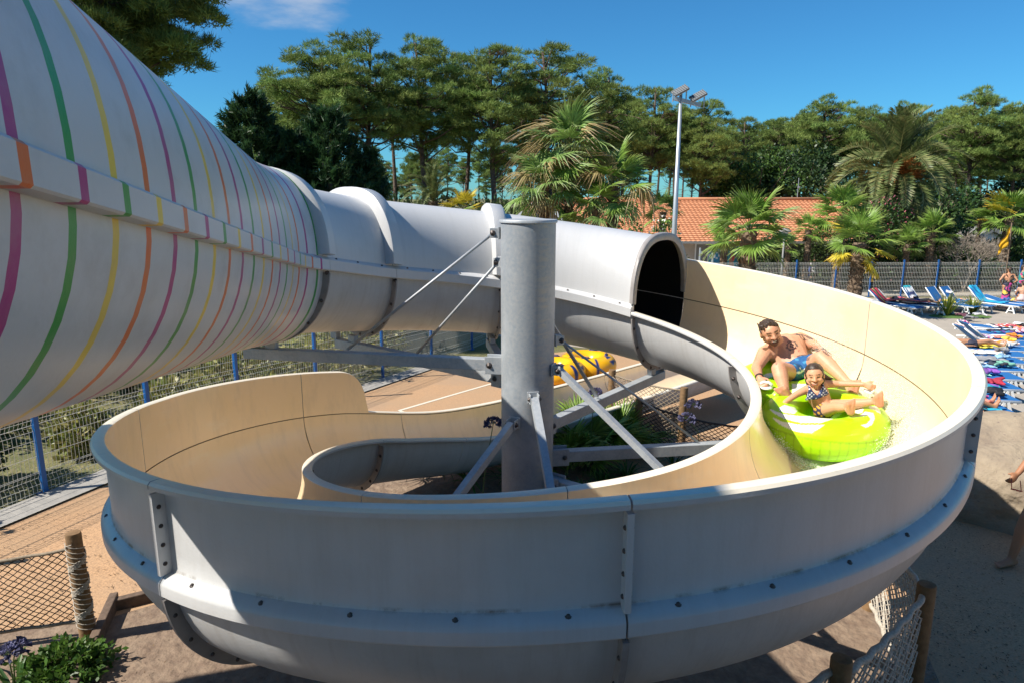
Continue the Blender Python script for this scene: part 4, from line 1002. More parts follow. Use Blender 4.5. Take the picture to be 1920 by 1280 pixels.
# ------------------------------------------------------------ buildings
def building():
    zg=-.8; e=empty('tiled_building',(0,0,0),'long low building with an orange tiled roof behind the palms','building')
    A=at(1050,452,35.4); B=at(1705,452,35.4); x0,x1=A.x,B.x; ez=at(1400,453,35.4).z; rz_=at(1400,376,41.0).z
    W_=MB(); W_.box(((x0+x1)/2,38.3,(zg+ez)/2-.05),(x1-x0-1.2,4.6,ez-zg+.1)); wl=W_.build('wall',M['wall_paint'],e)
    # corrugated tile roof, one overlapping course after another
    V=[];F=[]; pitch=.24; nx=int((x1-x0)/pitch*5); rows=24; xs=np.linspace(x0,x1,nx)
    wave=lambda x:.028*abs(math.sin(math.pi*(x-x0)/pitch))
    for r_ in range(rows):
        for q,(t,dz) in enumerate(((r_/rows,.04),((r_+1.06)/rows,.0))):
            for x in xs: V.append((x,35.0+6.0*t,ez-.02+(rz_-ez)*t+wave(x)+dz))
    for r_ in range(rows):
        b=r_*2*nx
        for j in range(nx-1): F.append((b+j,b+j+1,b+nx+j+1,b+nx+j))
        if r_:
            for j in range(nx-1): F.append((b+j,b-nx+j,b-nx+j+1,b+j+1))
    o=mk('roof_tiles',V,F,M['roof_tile'],e); tag(o,kind='stuff')
    S_=MB(); S_.box(((x0+x1)/2,43.2,(ez+rz_)/2-.1),(x1-x0,.1,.1)); 
    S_.add([(x0,41,rz_+.02),(x1,41,rz_+.02),(x1,47,ez),(x0,47,ez)],[(0,1,2,3)]); S_.build('rear_roof',M['roof_tile'],e)
    rd=MB(); rd.tube([(x0-.05,41.0,rz_+.06),(x1+.05,41.0,rz_+.06)],.11,10); rd.build('ridge_tiles',M['roof_tile'],e,True)
    for x,sg in((x0,1),(x1,-1)):
        g=MB(); g.add([(x+sg*.61,36.0,ez-.1),(x+sg*.61,41,rz_-.12),(x+sg*.61,41.2,ez-.1)],[(0,1,2)]); g.build('gable',M['wall_paint'],e)
    gt=MB(); gt.box(((x0+x1)/2,34.95,ez-.03),(x1-x0,.12,.10)); gt.build('gutter',M['shutter'],e)
    # openings: shutters, doors and windows
    def onwall(px): d=ray(px,480); return d.x*36/d.y
    for px,wd,h,z,mt,nm in [(1508,1.9,2.0,1.0,'shutter','shutter'),(1450,1.2,1.1,1.45,'dark_glass','window'),(1575,1.3,2.0,1.0,'shutter','door'),(1650,1.3,1.1,1.45,'dark_glass','window'),(1320,.9,2.0,1.0,'shutter','door'),(1200,1.4,1.1,1.45,'dark_glass','window')]:
        x=onwall(px); f=MB(); f.box((x,35.97,zg+z),(wd,.05,h)); w_=f.build(nm,M[mt],e)
        fr=MB()
        for sx_ in(-1,1): fr.box((x+sx_*(wd/2+.03),35.95,zg+z),(.06,.09,h+.12))
        fr.box((x,35.95,zg+z+h/2+.03),(wd,.09,.06)); fr.build('frame',M['white_paint'],w_)
        if nm=='shutter':
            for k in range(12): 
                s_=MB(); s_.box((x,35.935,zg+z-h/2+.1+k*h/12),(wd-.05,.03,.11)); s_.build('slat',M['shutter'],w_)
    for k,px in enumerate((1345,1430,1560)):
        pass
    return e
building()
# mural on the wall
def mural():
    x0=at(1328,480,35.8).x; x1=at(1388,480,35.8).x; zt=at(1350,463,35.8).z; zb=at(1350,505,35.8).z
    e=empty('mural',((x0+x1)/2,35.85,zb),'blue pool mural with a bather painted on it, on the building wall','mural')
    n=40; V=[];C=[];F=[]
    for j in range(n):
        for i in range(n*2):
            u,v=i/(2*n-1),j/(n-1); V.append((x0-(x0+x1)/2+(x1-x0)*u,0,(zt-zb)*v))
            c=np.array([.02,.16,.34])*(1-v)+np.array([.03,.30,.45])*v
            if u<.45 and .45<v<.8 and math.sin(u*40)*math.sin(v*23)>.2: c=np.array([.6,.65,.7])
            if u<.5 and .75<v<.86: c=np.array([.25,.4,.6])
            if u>.55: c=np.array([.02,.28,.38])*(.8+.3*math.sin(u*9+v*5))
            C.append(c)
    for j in range(n-1):
        for i in range(2*n-1): F.append((j*2*n+i,j*2*n+i+1,(j+1)*2*n+i+1,(j+1)*2*n+i))
    mk('picture',V,F,M['attr'],e,col=C)
    b=MB(); b.box((0,.03,(zt-zb)/2),(x1-x0+.06,.04,zt-zb+.06)); b.build('board',M['white_paint'],e)
    # painted bather: a flat silhouette standing 6 mm proud
    w=(x1-x0); h=(zt-zb); cx=w*.27
    def disc(cx_,cz,rx,rz2,col,yy): 
        V=[(cx_,yy,cz)]+[(cx_+rx*math.cos(a),yy,cz+rz2*math.sin(a)) for a in np.linspace(0,6.28,17)[:-1]]
        return V,[(0,1+(i+1)%16,1+i) for i in range(16)],[col]*17
    V=[];F=[];C=[]
    for a in [(cx,h*.80,.075,.10,(.10,.05,.03),-.006),(cx,h*.52,.14,.24,(.40,.22,.14),-.006),(cx+.02,h*.5,.06,.16,(.50,.08,.08),-.010),(cx-.12,h*.35,.05,.2,(.40,.22,.14),-.008),(cx-.02,h*.17,.12,.2,(.38,.2,.13),-.007)]:
        v,f,c=disc(*a); k=len(V); V+=v; F+=[tuple(i+k for i in q) for q in f]; C+=c
    mk('painted_bather',V,F,M['attr'],e,col=C)
mural()
# small gabled house behind the fan palms
def cottage(px,pyr,F,wid,dep,wall,roof,trim,label,rz=0,eh=2.4):
    p=at(px,pyr,F); zg=gz(F); H=p.z-zg; e=empty('cottage',(p.x,F,zg),label,'building',None,rz); hw=wid/2
    b=MB(); b.box((0,dep/2,eh/2),(wid,dep,eh)); b.build('wall',wall,e)
    g=MB(); g.add([(-hw,0,eh),(hw,0,eh),(0,0,H-.12)],[(0,1,2)]); g.build('gable',wall,e)
    r_=MB(); o_=.25; sl=(H-eh)/hw
    for sg in(-1,1):
        a=(sg*(hw+o_),-o_,eh-o_*sl); q=(0,-o_,H); c=(0,dep+o_,H); d_=(sg*(hw+o_),dep+o_,eh-o_*sl)
        r_.add([a,q,c,d_,(a[0],a[1],a[2]-.1),(0,-o_,H-.1),(0,dep+o_,H-.1),(d_[0],d_[1],d_[2]-.1)],[(0,1,2,3),(4,7,6,5),(0,4,5,1),(3,2,6,7),(0,3,7,4)])
    r_.build('roof',roof,e)
    t=MB()
    for sg in(-1,1): t.beam((sg*(hw+o_),-o_-.03,eh-o_*sl-.06),(0,-o_-.03,H-.06),.05,.20)
    t.build('barge_board',trim,e)
    w_=MB(); w_.box((0,-.02,eh*.6),(.8,.05,.9)); w_.build('window',M['dark_glass'],e)
cottage(1012,372,32,5.2,4,M['wall_paint'],M['roof_brown'],M['white_paint'],'small gabled house with white barge boards behind the frayed fan palms',eh=2.3)
cottage(1858,428,39,1.9,1.5,M['white_paint'],M['shutter'],M['shutter'],'tiny white hut with a dark roof behind the hedge',eh=2.2)
def low_roof():
    a=at(1745,430,46);b=at(1900,430,46); e=empty('brown_building',((a.x+b.x)/2,46,-.8),'low building with a brown roof behind the bare shrub','building'); L_=b.x-a.x; zt=at(1800,408,48).z+.8; zb=at(1800,432,46).z+.8
    m_=MB(); m_.box((0,2,zb/2),(L_-.6,3,zb)); m_.build('wall',M['wall_paint'],e); m_=MB(); m_.add([(-L_/2,-.2,zb),(L_/2,-.2,zb),(L_/2,2.2,zt),(-L_/2,2.2,zt),(L_/2,4.6,zb),(-L_/2,4.6,zb)],[(0,1,2,3),(3,2,4,5)]); m_.build('roof',M['roof_brown'],e)
low_roof()
# hedges and bushes in front of the building
bat(1250,415,25.0,.75,1500,.12,mg_,'oleander with white flowers behind the tube mouth',seed=1,flowers=((.8,.78,.7),260,.09),name='oleander_bush',group='oleanders along the building')
bat(1080,404,24.5,.9,1700,.12,mg_,'oleander with white flowers beside the top of the column',seed=2,flowers=((.8,.78,.7),300,.09),name='oleander_bush',group='oleanders along the building')
bat(1185,404,24.5,.6,1000,.12,mg_,'small oleander with few white flowers below the frayed palms',seed=9,flowers=((.8,.78,.7),60,.09),name='oleander_bush',group='oleanders along the building')
bat(1660,385,34.0,1.8,6000,.15,dg_+mg_,'tall oleander with pink flowers behind the yellow leaved palm',seed=3,flowers=((.55,.16,.20),700,.10),name='oleander_bush',group='oleanders along the building')
bat(1545,430,34,1.2,3200,.14,og_,'rounded olive green bush against the building wall',seed=4)
bat(1455,440,34,1.0,2200,.14,og_,'clipped olive green bush beside the globe lamp',seed=5)
bat(1620,440,34,1.2,3200,.14,dg_,'dark bush with pink flowers left of the tall oleander',seed=6,flowers=((.5,.15,.2),90,.09))
for k,(px,py,F,r_) in enumerate([(1745,470,33.5,1.5),(1800,462,34,1.9),(1870,452,34.5,1.9),(1930,440,34.5,1.9),(1710,430,37,1.8),(1790,412,38,1.7)]):
    bat(px,py,F,r_,5000,.13,dg_+mg_[:1],['dark hedge bush right of the small palm','dark hedge bush under the bare shrub','dark hedge bush below the white hut','dark hedge bush at the right edge behind the flag','dark bush between the oleander and the rough trunked palm','dark bush behind the top of the bare shrub'][k],group='dark hedge behind the fence',seed=20+k,name='hedge_bush')
for k,(px,py,F,r_) in enumerate([(720,372,34,2.2),(790,378,36,2.0),(860,374,38,2.4),(905,384,32,1.4),(960,380,34,1.8)]):
    bat(px,py,F,r_,2600,.22,og_,['olive undergrowth behind the second tube joint','olive undergrowth left of the small date palm','olive undergrowth right of the small date palm','low olive undergrowth over the tube near the column','olive undergrowth left of the gabled house'][k],group='undergrowth below the pines',seed=40+k,name='undergrowth_bush')
# band of scrub far off below the trunks
rg=np.random.default_rng(8); T=[];C=[]
for k in range(170):
    x=rg.uniform(-70,75); F=rg.uniform(70,120); h=rg.uniform(.9,2.0)
    t,c=leafcloud((x,F,-.8+h*.4),(rg.uniform(1.5,3.5),1.2,h),130,.55,og_+dg_,rg); T.append(t);C.append(c)
o=mktri('scrub',np.concatenate(T),M['leaf'],None,np.concatenate(C)); tag(o,'low scrub on the floor of the far pine wood','scrub',kind='stuff')
# undergrowth and shrubs beyond the left fence
rg=np.random.default_rng(9); k=0
yo_=[(.24,.24,.06),(.16,.19,.045),(.30,.27,.10)]
labs=['shrub behind the fence left of the first blue post','shrub behind the fence under the striped tube','yellowish shrub behind the fence near the second blue post','bright shrub behind the fence under the tube joint','shrub behind the fence between the middle blue posts','yellow green shrub behind the far blue post','shrub at the far end of the left fence','dark shrub deep behind the left fence','dark shrub behind the fence at the left edge','tall shrub far behind the left fence','shrub beyond the end of the left fence','wide dark bush beyond the left fence']
for s_,dd,r_,h_,gr in [(-.25,.9,.7,.7,yo_),(-.05,1.0,.5,.6,dg_),(.15,.8,.4,.35,yo_),(.35,.8,.5,.4,yo_),(.55,.9,.7,.6,yo_),(.75,.8,.6,.4,yo_),(.95,1.0,.9,.7,yo_),(.2,3.4,1.2,.9,og_),(-.3,3.2,1.3,1.1,og_),(.6,4.2,1.4,1.0,og_),(1.25,1.8,1.2,.9,og_+yo_),(1.0,5.5,1.8,1.3,og_)]:
    v=f0+(f1-f0)*s_-fn*dd; bush((v.x,v.y,gz(v.y)),(r_,r_,h_),int(1500*r_*r_)+900,.11,gr,labs[k],group='shrubs behind the left wire fence',seed=60+k); k+=1
# ------------------------------------------------------------ bare grey shrub
def bare_shrub(px,F,h,label):
    rg=np.random.default_rng(2); p=G(px,556); p=at(px,500,F); e=empty('bare_shrub',(p.x,F,gz(F)),label,'shrub'); mb=MB()
    def grow(b,d,l,r_,dep):
        q=b+d*l; mb.tube([tuple(b),tuple((b+q)/2+rg.normal(0,.03*l,3)),tuple(q)],[r_,r_*.8,r_*.6],4,cap=False)
        if dep:
            for _ in range(3 if dep>1 else 4): grow(q,unit(d+rg.normal(0,.5,3)*np.array([1,1,.7])),l*rg.uniform(.6,.85),max(.006,r_*.55),dep-1)
    for k in range(6): grow(np.zeros(3),unit(np.array([rg.normal(0,.35),rg.normal(0,.3),1])),h*.30,.04,5)
    mb.build('twigs',mat('twig',(.30,.25,.20),.9),e,True)
bare_shrub(1812,32.3,3.0,'grey leafless shrub of fine twigs behind the wire fence')
# ------------------------------------------------------------ floodlight mast, lamp, flag
def flood():
    F=17.5; b=at(1263,460,F); t=at(1277,172,F); z0=gz(F); e=empty('floodlight_mast',(b.x,F,z0),'tall grey mast carrying two floodlights above the tiled roof','lamp post'); H=t.z-z0
    mb=MB(); mb.tube([(0,0,0),(0,0,H*.5),(0,0,H)],[.085,.065,.038],14); mb.build('mast',M['lamp_metal'],e,True)
    mb=MB(); mb.beam((-.16,0,H-.16),(.50,0,H-.32),.07,.09); cb=mb.build('crossbar',M['lamp_metal'],e,bevel=.005)
    for k,(x,z) in enumerate(((-.02,H+.02),(.42,H-.10))):
        h=MB(); rot=Matrix.Rotation(R(-28),3,'Y')@Matrix.Rotation(R(30),3,'X'); h.box((x,0,z),(.38,.26,.045),rot)
        for q in range(7): h.box(Vector((x,0,z))+rot@Vector((-.16+q*.055,0,.04)),(.012,.22,.025),rot)
        fl_=h.build('floodlight',M['lamp_head'],e,bevel=.004)
        h=MB(); h.box(Vector((x,0,z))+rot@Vector((0,0,-.031)),(.36,.24,.008),rot); h.build('lens',M['white_plastic'],fl_)
        h=MB(); h.beam((x-.17,-.02,z-.06),(x-.17,0,z-.26),.02,.05); h.beam((x+.15,-.02,z+.0),(x+.15,0,z-.28),.02,.05); h.build('fork',M['lamp_metal'],e)
    mb=MB(); mb.box((.1,0,H*.34),(.10,.12,.12)); mb.build('junction_box',M['lamp_metal'],e)
flood()
def globe_lamp(px,py,F,label):
    p=at(px,py,F); z0=gz(F); H=p.z-z0; e=empty('street_lamp',(p.x,F,z0),label,'lamp post'); mb=MB(); mb.tube([(0,0,0),(0,0,H-.45)],[.05,.04],10); mb.build('pole',M['shutter'],e,True)
    mb=MB(); mb.lathe([(.05,H-.47),(.10,H-.42),(.17,H-.18)],n=16); mb.build('globe',M['white_plastic'],e,True)
    mb=MB(); mb.lathe([(0,H),(.12,H-.03),(.27,H-.12),(.28,H-.17),(.0,H-.16)],n=18); mb.build('lamp_shade',M['flange_gray'],e,True)
globe_lamp(1472,428,31.5,'slim lamp with a hooded globe in front of the building')
def thin_pole(px,py,F,label,name,r=.03):
    p=at(px,py,F); z0=gz(F); mb=MB(); mb.tube([(0,0,0),(0,0,p.z-z0)],[r,r*.7],8); mb.box((.03,-.04,(p.z-z0)*.9),(.12,.10,.12)); o=mb.build(name,M['lamp_metal'],smooth=False); o.location=(p.x,F,z0); tag(o,label,'pole')
thin_pole(1498,334,43,'thin aerial mast rising over the roof ridge','aerial_mast')
thin_pole(1313,465,31.0,'white bollard light left of the mural','bollard_light',.06)
thin_pole(1337,473,31.0,'second white bollard light in front of the mural','bollard_light',.06)
def flag():
    F=28.2; b=at(1882,560,F); t=at(1897,418,F); z0=gz(F); e=empty('flag',(b.x,F,z0),'yellow flag hanging from a thin leaning pole beside the loungers','flag'); mb=MB(); top=Vector((t.x-b.x,0,t.z-z0)); mb.tube([(0,0,0),top],[.03,.02],8); mb.build('pole',M['palm_bark'],e,True)
    V=[];Fc=[];n=14;m=12
    P=lambda px,py: at(px,py,F)-Vector((b.x,F,z0))
    A=[P(1897,425),P(1893,445),P(1890,462)]; B=[P(1897,425),P(1873,462),P(1869,480)]
    q00=P(1897,424);q01=P(1889,462);q10=P(1874,458);q11=P(1869,480)
    for i in range(n+1):
        for j in range(m+1):
            u,v=i/n,j/m; p=(q00.lerp(q01,v)).lerp(q10.lerp(q11,v),u); p=p+Vector((0,.05*math.sin(u*9+v*4)+.03*math.sin(v*13),.02*math.sin(u*7))); V.append(p)
    for i in range(n):
        for j in range(m): a=i*(m+1)+j; Fc.append((a,a+1,a+m+2,a+m+1))
    mk('cloth',V,Fc,M['flag_yellow'],e,True)
flag()

# unseen pines added round the viewer to hold back sky light
for k,(x,y,s_) in enumerate([(-14,-9,1.0),(-8,-13,1.1),(-2,-14,.95),(4,-13,1.05),(10,-11,1.0),(-19,-3,1.05),(15,-14,.9)]):
    tree_from(k%6,(x,y,0),s_,k*2.1,['pine behind the start platform at the far left','pine behind the start tower, left','pine behind the middle of the start tower','pine behind the start tower, right','pine behind the right end of the start tower','pine left of the start platform','outermost pine behind the viewer on the right'][k],'pines behind the start tower',sxy=s_*1.2)
# ------------------------------------------------------------ bodies grown as one skin
def capsule(p,q,r0,r1,n=12):
    p=np.array(p,float);q=np.array(q,float);d=q-p;L_=np.linalg.norm(d); d=d/L_ if L_>1e-6 else np.array([0,0,1.])
    x=np.cross(d,[0,0,1.]); 
    if np.linalg.norm(x)<.05: x=np.cross(d,[0,1.,0])
    x/=np.linalg.norm(x); y=np.cross(d,x); V=[];rings=[]
    for t in (-80,-50,-20): rings.append((p+d*r0*math.sin(R(t)),r0*math.cos(R(t))))
    rings.append((p,r0)); rings.append((q,r1))
    for t in (20,50,80): rings.append((q+d*r1*math.sin(R(t)),r1*math.cos(R(t))))
    for c,r in rings:
        for j in range(n): a=2*math.pi*j/n; V.append(c+(x*math.cos(a)+y*math.sin(a))*r)
    F=[(i*n+j,i*n+(j+1)%n,(i+1)*n+(j+1)%n,(i+1)*n+j) for i in range(len(rings)-1) for j in range(n)]+[tuple(range(n-1,-1,-1)),tuple(range((len(rings)-1)*n,len(rings)*n))]
    return V,F
def blob(name,caps,mtl,parent=None,voxel=.008,smooth=6,colf=None,deform=None,extra=None):
    mb=MB()
    for c in caps:
        V,F=capsule(*c); mb.add(V,F)
    if extra: 
        for V,F in extra: mb.add(V,F)
    o=mk(name,mb.V,mb.F,mtl,None)
    m=o.modifiers.new('r','REMESH'); m.mode='VOXEL'; m.voxel_size=voxel; m.adaptivity=0
    if smooth: k=o.modifiers.new('s','SMOOTH'); k.factor=.5; k.iterations=smooth
    dg=bpy.context.evaluated_depsgraph_get(); me=bpy.data.meshes.new_from_object(o.evaluated_get(dg)); bpy.data.objects.remove(o)
    me.name=name; n=len(me.vertices); P=np.zeros(n*3); me.vertices.foreach_get('co',P); P=P.reshape(-1,3); N=np.zeros(n*3); me.vertices.foreach_get('normal',N); N=N.reshape(-1,3)
    if not me.materials: me.materials.append(mtl)
    if colf is not None: setcol(me,colf(P,N))
    me.polygons.foreach_set('use_smooth',np.ones(len(me.polygons),dtype=bool)); me.update()
    return link(bpy.data.objects.new(name,me),parent)
def lerp(a,b,t): return a+(b-a)*t
def hand(caps,wrist,dirv,side,up_,s=1.0,curl=.6,grip=None):
    """palm, four fingers and a thumb; dirv along the hand, side towards the thumb"""
    d=Vector(dirv).normalized(); sd=Vector(side); sd=(sd-d*sd.dot(d)).normalized(); n=d.cross(sd); 
    if n.dot(Vector(up_))<0: n=-n
    w=Vector(wrist)
    for k in(-1,0,1): caps.append((w+d*.01*s+sd*k*.012*s,w+d*.075*s+sd*k*.022*s,.016*s,.014*s))
    for i,(o,l) in enumerate(((.031,.068),(.011,.078),(-.010,.072),(-.030,.056))):
        a=w+d*.078*s+sd*o*s; b=a+(d*math.cos(curl*.7)-n*math.sin(curl*.7))*l*.45*s; c=b+(d*math.cos(curl*1.8)-n*math.sin(curl*1.8))*l*.32*s; e=c+(d*math.cos(curl*2.8)-n*math.sin(curl*2.8))*l*.24*s
        caps.append((a-d*.02*s,b,.0095*s,.009*s)); caps.append((b,c,.009*s,.0082*s)); caps.append((c,e,.0082*s,.0072*s))
    a=w+d*.022*s+sd*.022*s; b=a+(d*.6+sd*.75-n*.3).normalized()*.042*s; c=b+(d*.85+sd*.2-n*.5).normalized()*.030*s
    caps.append((a,b,.013*s,.0105*s)); caps.append((b,c,.010*s,.0085*s))
def foot(caps,ankle,heel,toe,s=1.0,lat=None,big=1):
    A,H,T=Vector(ankle),Vector(heel),Vector(toe); d=(T-H).normalized(); u=(A-H); u=(u-d*u.dot(d)).normalized(); sd=d.cross(u) if lat is None else Vector(lat).normalized()
    caps.append((A,H+u*.035*s,.036*s,.036*s)); L_=(T-H).length
    for k in(-1,1): caps.append((H+u*.03*s+sd*k*.008*s,H+d*L_*.68+u*.02*s+sd*k*.024*s,.030*s,.020*s))
    caps.append((A+d*.01,H+d*L_*.6+u*.03*s,.034*s,.020*s))
    for i in range(5):
        o=(-2+i)*.0155*s*big; l=.30-.035*i; r=.0125 if i==0 else .0088
        a=H+d*L_*.70+u*.016*s-sd*o*1.05; b=a+d*L_*l*.92+u*.006*s-sd*o*.12; caps.append((a,b,r*1.15*s,r*s))
def head(caps,c,face,up_,s=1.0):
    c=Vector(c); f=Vector(face).normalized(); u=Vector(up_); u=(u-f*u.dot(f)).normalized(); r=f.cross(u)
    q=lambda a,b,d_: c+r*a*s+u*b*s+f*d_*s
    caps+= [(q(0,.03,-.035),q(0,.03,.03),.082*s,.076*s),(q(0,-.02,.01),q(0,-.055,.035),.066*s,.048*s),(q(0,-.085,.05),q(0,-.088,.055),.030*s,.026*s)]
    caps.append((q(0,.025,.095),q(0,-.018,.115),.010*s,.015*s))           # nose
    for k in(-1,1):
        caps.append((q(k*.015,.035,.090),q(k*.042,.035,.082),.012*s,.012*s)) # brow
        caps.append((q(k*.045,-.015,.07),q(k*.040,-.03,.065),.024*s,.022*s)) # cheek
        caps.append((q(k*.080,.02,-.01),q(k*.084,-.015,-.005),.014*s,.011*s)) # ear
        caps.append((q(k*.030,-.065,.04),q(k*.055,-.045,.0),.022*s,.026*s)) # jaw
        caps.append((q(k*.020,-.018,.100),q(k*.016,-.018,.102),.009*s,.009*s))
    caps.append((q(-.022,-.050,.088),q(.022,-.050,.088),.011*s,.011*s)); caps.append((q(-.02,-.066,.082),q(.02,-.066,.082),.012*s,.012*s))
    return q
def smoothmask(x,a,b): return np.clip((x-a)/(b-a),0,1)
def segd(P,a,b):
    a=np.array(a,float);b=np.array(b,float);d=b-a; t=np.clip(((P-a)@d)/(d@d),0,1); return np.linalg.norm(P-a-t[:,None]*d,axis=1)
def facing(P,N): V=unit(np.array([0,0,CAMH])-P); return (V*N).sum(1)
# ------------------------------------------------------------ raft
def zc(x,y): return (1380+x/5.3333,580+y/5.3333)
rO=Vector((2.60,6.30,0)); rF=Vector((2.625,5.50,0)); 
def floorz(x,y):
    ph=math.degrees(math.atan2(y-CY,x-CX)); r=math.hypot(x-CX,y-CY); a=r-RC; return path(s_of(ph))[0].z-DEP*math.sqrt(max(0,1-(a/WW)**2))
zR=floorz(2.56,6.3)+.10; zF=floorz(2.58,5.5)+.10
def torus(c,Rr,r,tilt,nu=56,nv=20,flat=1.0,sx=1.0):
    V=[]
    for i in range(nu):
        a=2*math.pi*i/nu
        for j in range(nv):
            b=2*math.pi*j/nv; p=Vector(((Rr+r*math.cos(b))*math.cos(a)*sx,(Rr+r*math.cos(b))*math.sin(a),r*flat*math.sin(b))); V.append(tuple(tilt@p+c))
    F=[(i*nv+j,((i+1)%nu)*nv+j,((i+1)%nu)*nv+(j+1)%nv,i*nv+(j+1)%nv) for i in range(nu) for j in range(nv)]; return V,F
tilt=Matrix.Rotation(R(-5),3,'Y')@Matrix.Rotation(R(math.degrees(math.atan2(zR-zF,.8))),3,'X')
raft=empty('inflatable_raft',(rF.x,rF.y,zF),'lime green two seat inflatable raft with white swooshes carrying a man and a girl','raft')
cR=Vector((rO.x,rO.y,zR+.14)); cF=Vector((rF.x,rF.y,zF+.14)); TR=.168
def poly_in(pt,poly):
    x,y=pt[:,0],pt[:,1]; ins=np.zeros(len(x),bool); n=len(poly); j=n-1
    for i in range(n):
        xi,yi=poly[i];xj,yj=poly[j]
        c=((yi>y)!=(yj>y))&(x<(xj-xi)*(y-yi)/(yj-yi+1e-9)+xi); ins^=c; j=i
    return ins
def raftcol(P,N):
    C=np.tile(np.array([.37,.72,.004]),(len(P),1)); px=proj(P); an=np.arctan2(P[:,1]-np.where(P[:,1]<5.93,cF.y,cR.y),P[:,0]-np.where(P[:,1]<5.93,cF.x,cR.x)); C[(np.sin(an*46)>.86)&(N[:,2]<.25)]*=.80; C[np.abs(P[:,2]-np.where(P[:,1]<5.93,cF.z,cR.z))<.006]*=.72; fz=facing(P,N)>.05
    zz=np.stack([(px[:,0]-1380)*5.3333,(px[:,1]-580)*5.3333],1)
    W_=np.zeros(len(P),bool)
    for poly in [[(330,985),(470,1040),(640,1062),(850,1058),(1070,1030),(1010,1075),(850,1130),(650,1130),(470,1085),(370,1030)],
                 [(360,1070),(470,1120),(640,1150),(890,1148),(760,1228),(600,1215),(480,1170),(400,1120)],
                 [(1175,985),(1240,965),(1280,990),(1260,1030),(1200,1040)],[(1235,1060),(1290,1015),(1370,1030),(1390,1080),(1360,1150),(1300,1178),(1250,1150),(1310,1140),(1345,1090),(1320,1055),(1275,1065)],
                 [(1330,960),(1400,965),(1440,1000),(1445,1040),(1390,1005),(1330,985)],
                 [(180,700),(300,640),(400,620),(390,660),(280,700)],[(1060,600),(1200,640),(1330,700),(1450,790),(1480,850),(1440,820),(1330,740),(1190,680),(1070,630)],
                 [(560,740),(720,740),(700,790),(640,840),(560,850)],[(430,980),(480,950),(590,975),(615,1010),(580,1040),(500,1030),(430,1005)],[(1285,790),(1340,770),(1390,790),(1390,850),(1340,870),(1290,850)],
                 [(225,760),(280,710),(370,745),(350,785),(280,795)]]:
        W_|=poly_in(zz,poly)
    up_=N[:,2]>-.25
    C[W_&fz&up_]=(.80,.86,.72); return C
o=blob('tube_ring',[],M['raft'],None,.009,8,raftcol,extra=[torus(cR,.30,TR,tilt),torus(cF,.335,TR*1.03,tilt)])
def rel(o,e,scale=1):     # parent in place
    o.parent=e; o.matrix_parent_inverse=Matrix.Identity(4); o.location=Vector(o.location)-Vector(e.location); return o
rel(o,raft)
for c,rr_ in((cR,.32),(cF,.35)):
    mb=MB(); mb.lathe([(0,-.115),(rr_,-.115),(rr_,-.085),(0,-.085)],n=40); mb.V=[tuple(tilt@Vector(v)+c) for v in mb.V]; rel(mb.build('raft_floor',mat('raft_floor_%d'%int(rr_*100),(.36,.70,.01),.3),None),raft)
HND=[]
for px,py,F in[(1437,723,5.98),(1570,676,6.42),(1476,764,5.62),(1633,733,5.52)]:
    p=at(px,py,F); mb=MB(); a=-.06
    mb.lathe([(0,.0),(.056,.0),(.058,-.012),(0,-.012)],n=22); 
    arc=[(-.05,0,0),(-.042,0,.026),(-.02,0,.038),(.02,0,.038),(.042,0,.026),(.05,0,0)]; mb.tube(arc,.014,8)
    h=mb.build('handle',M['white_plastic'],None,True); h.rotation_euler=(R(12),0,R(75 if px>1600 else -30)); h.location=p; h.parent=raft; h.location=p-Vector(raft.location); HND.append(p)
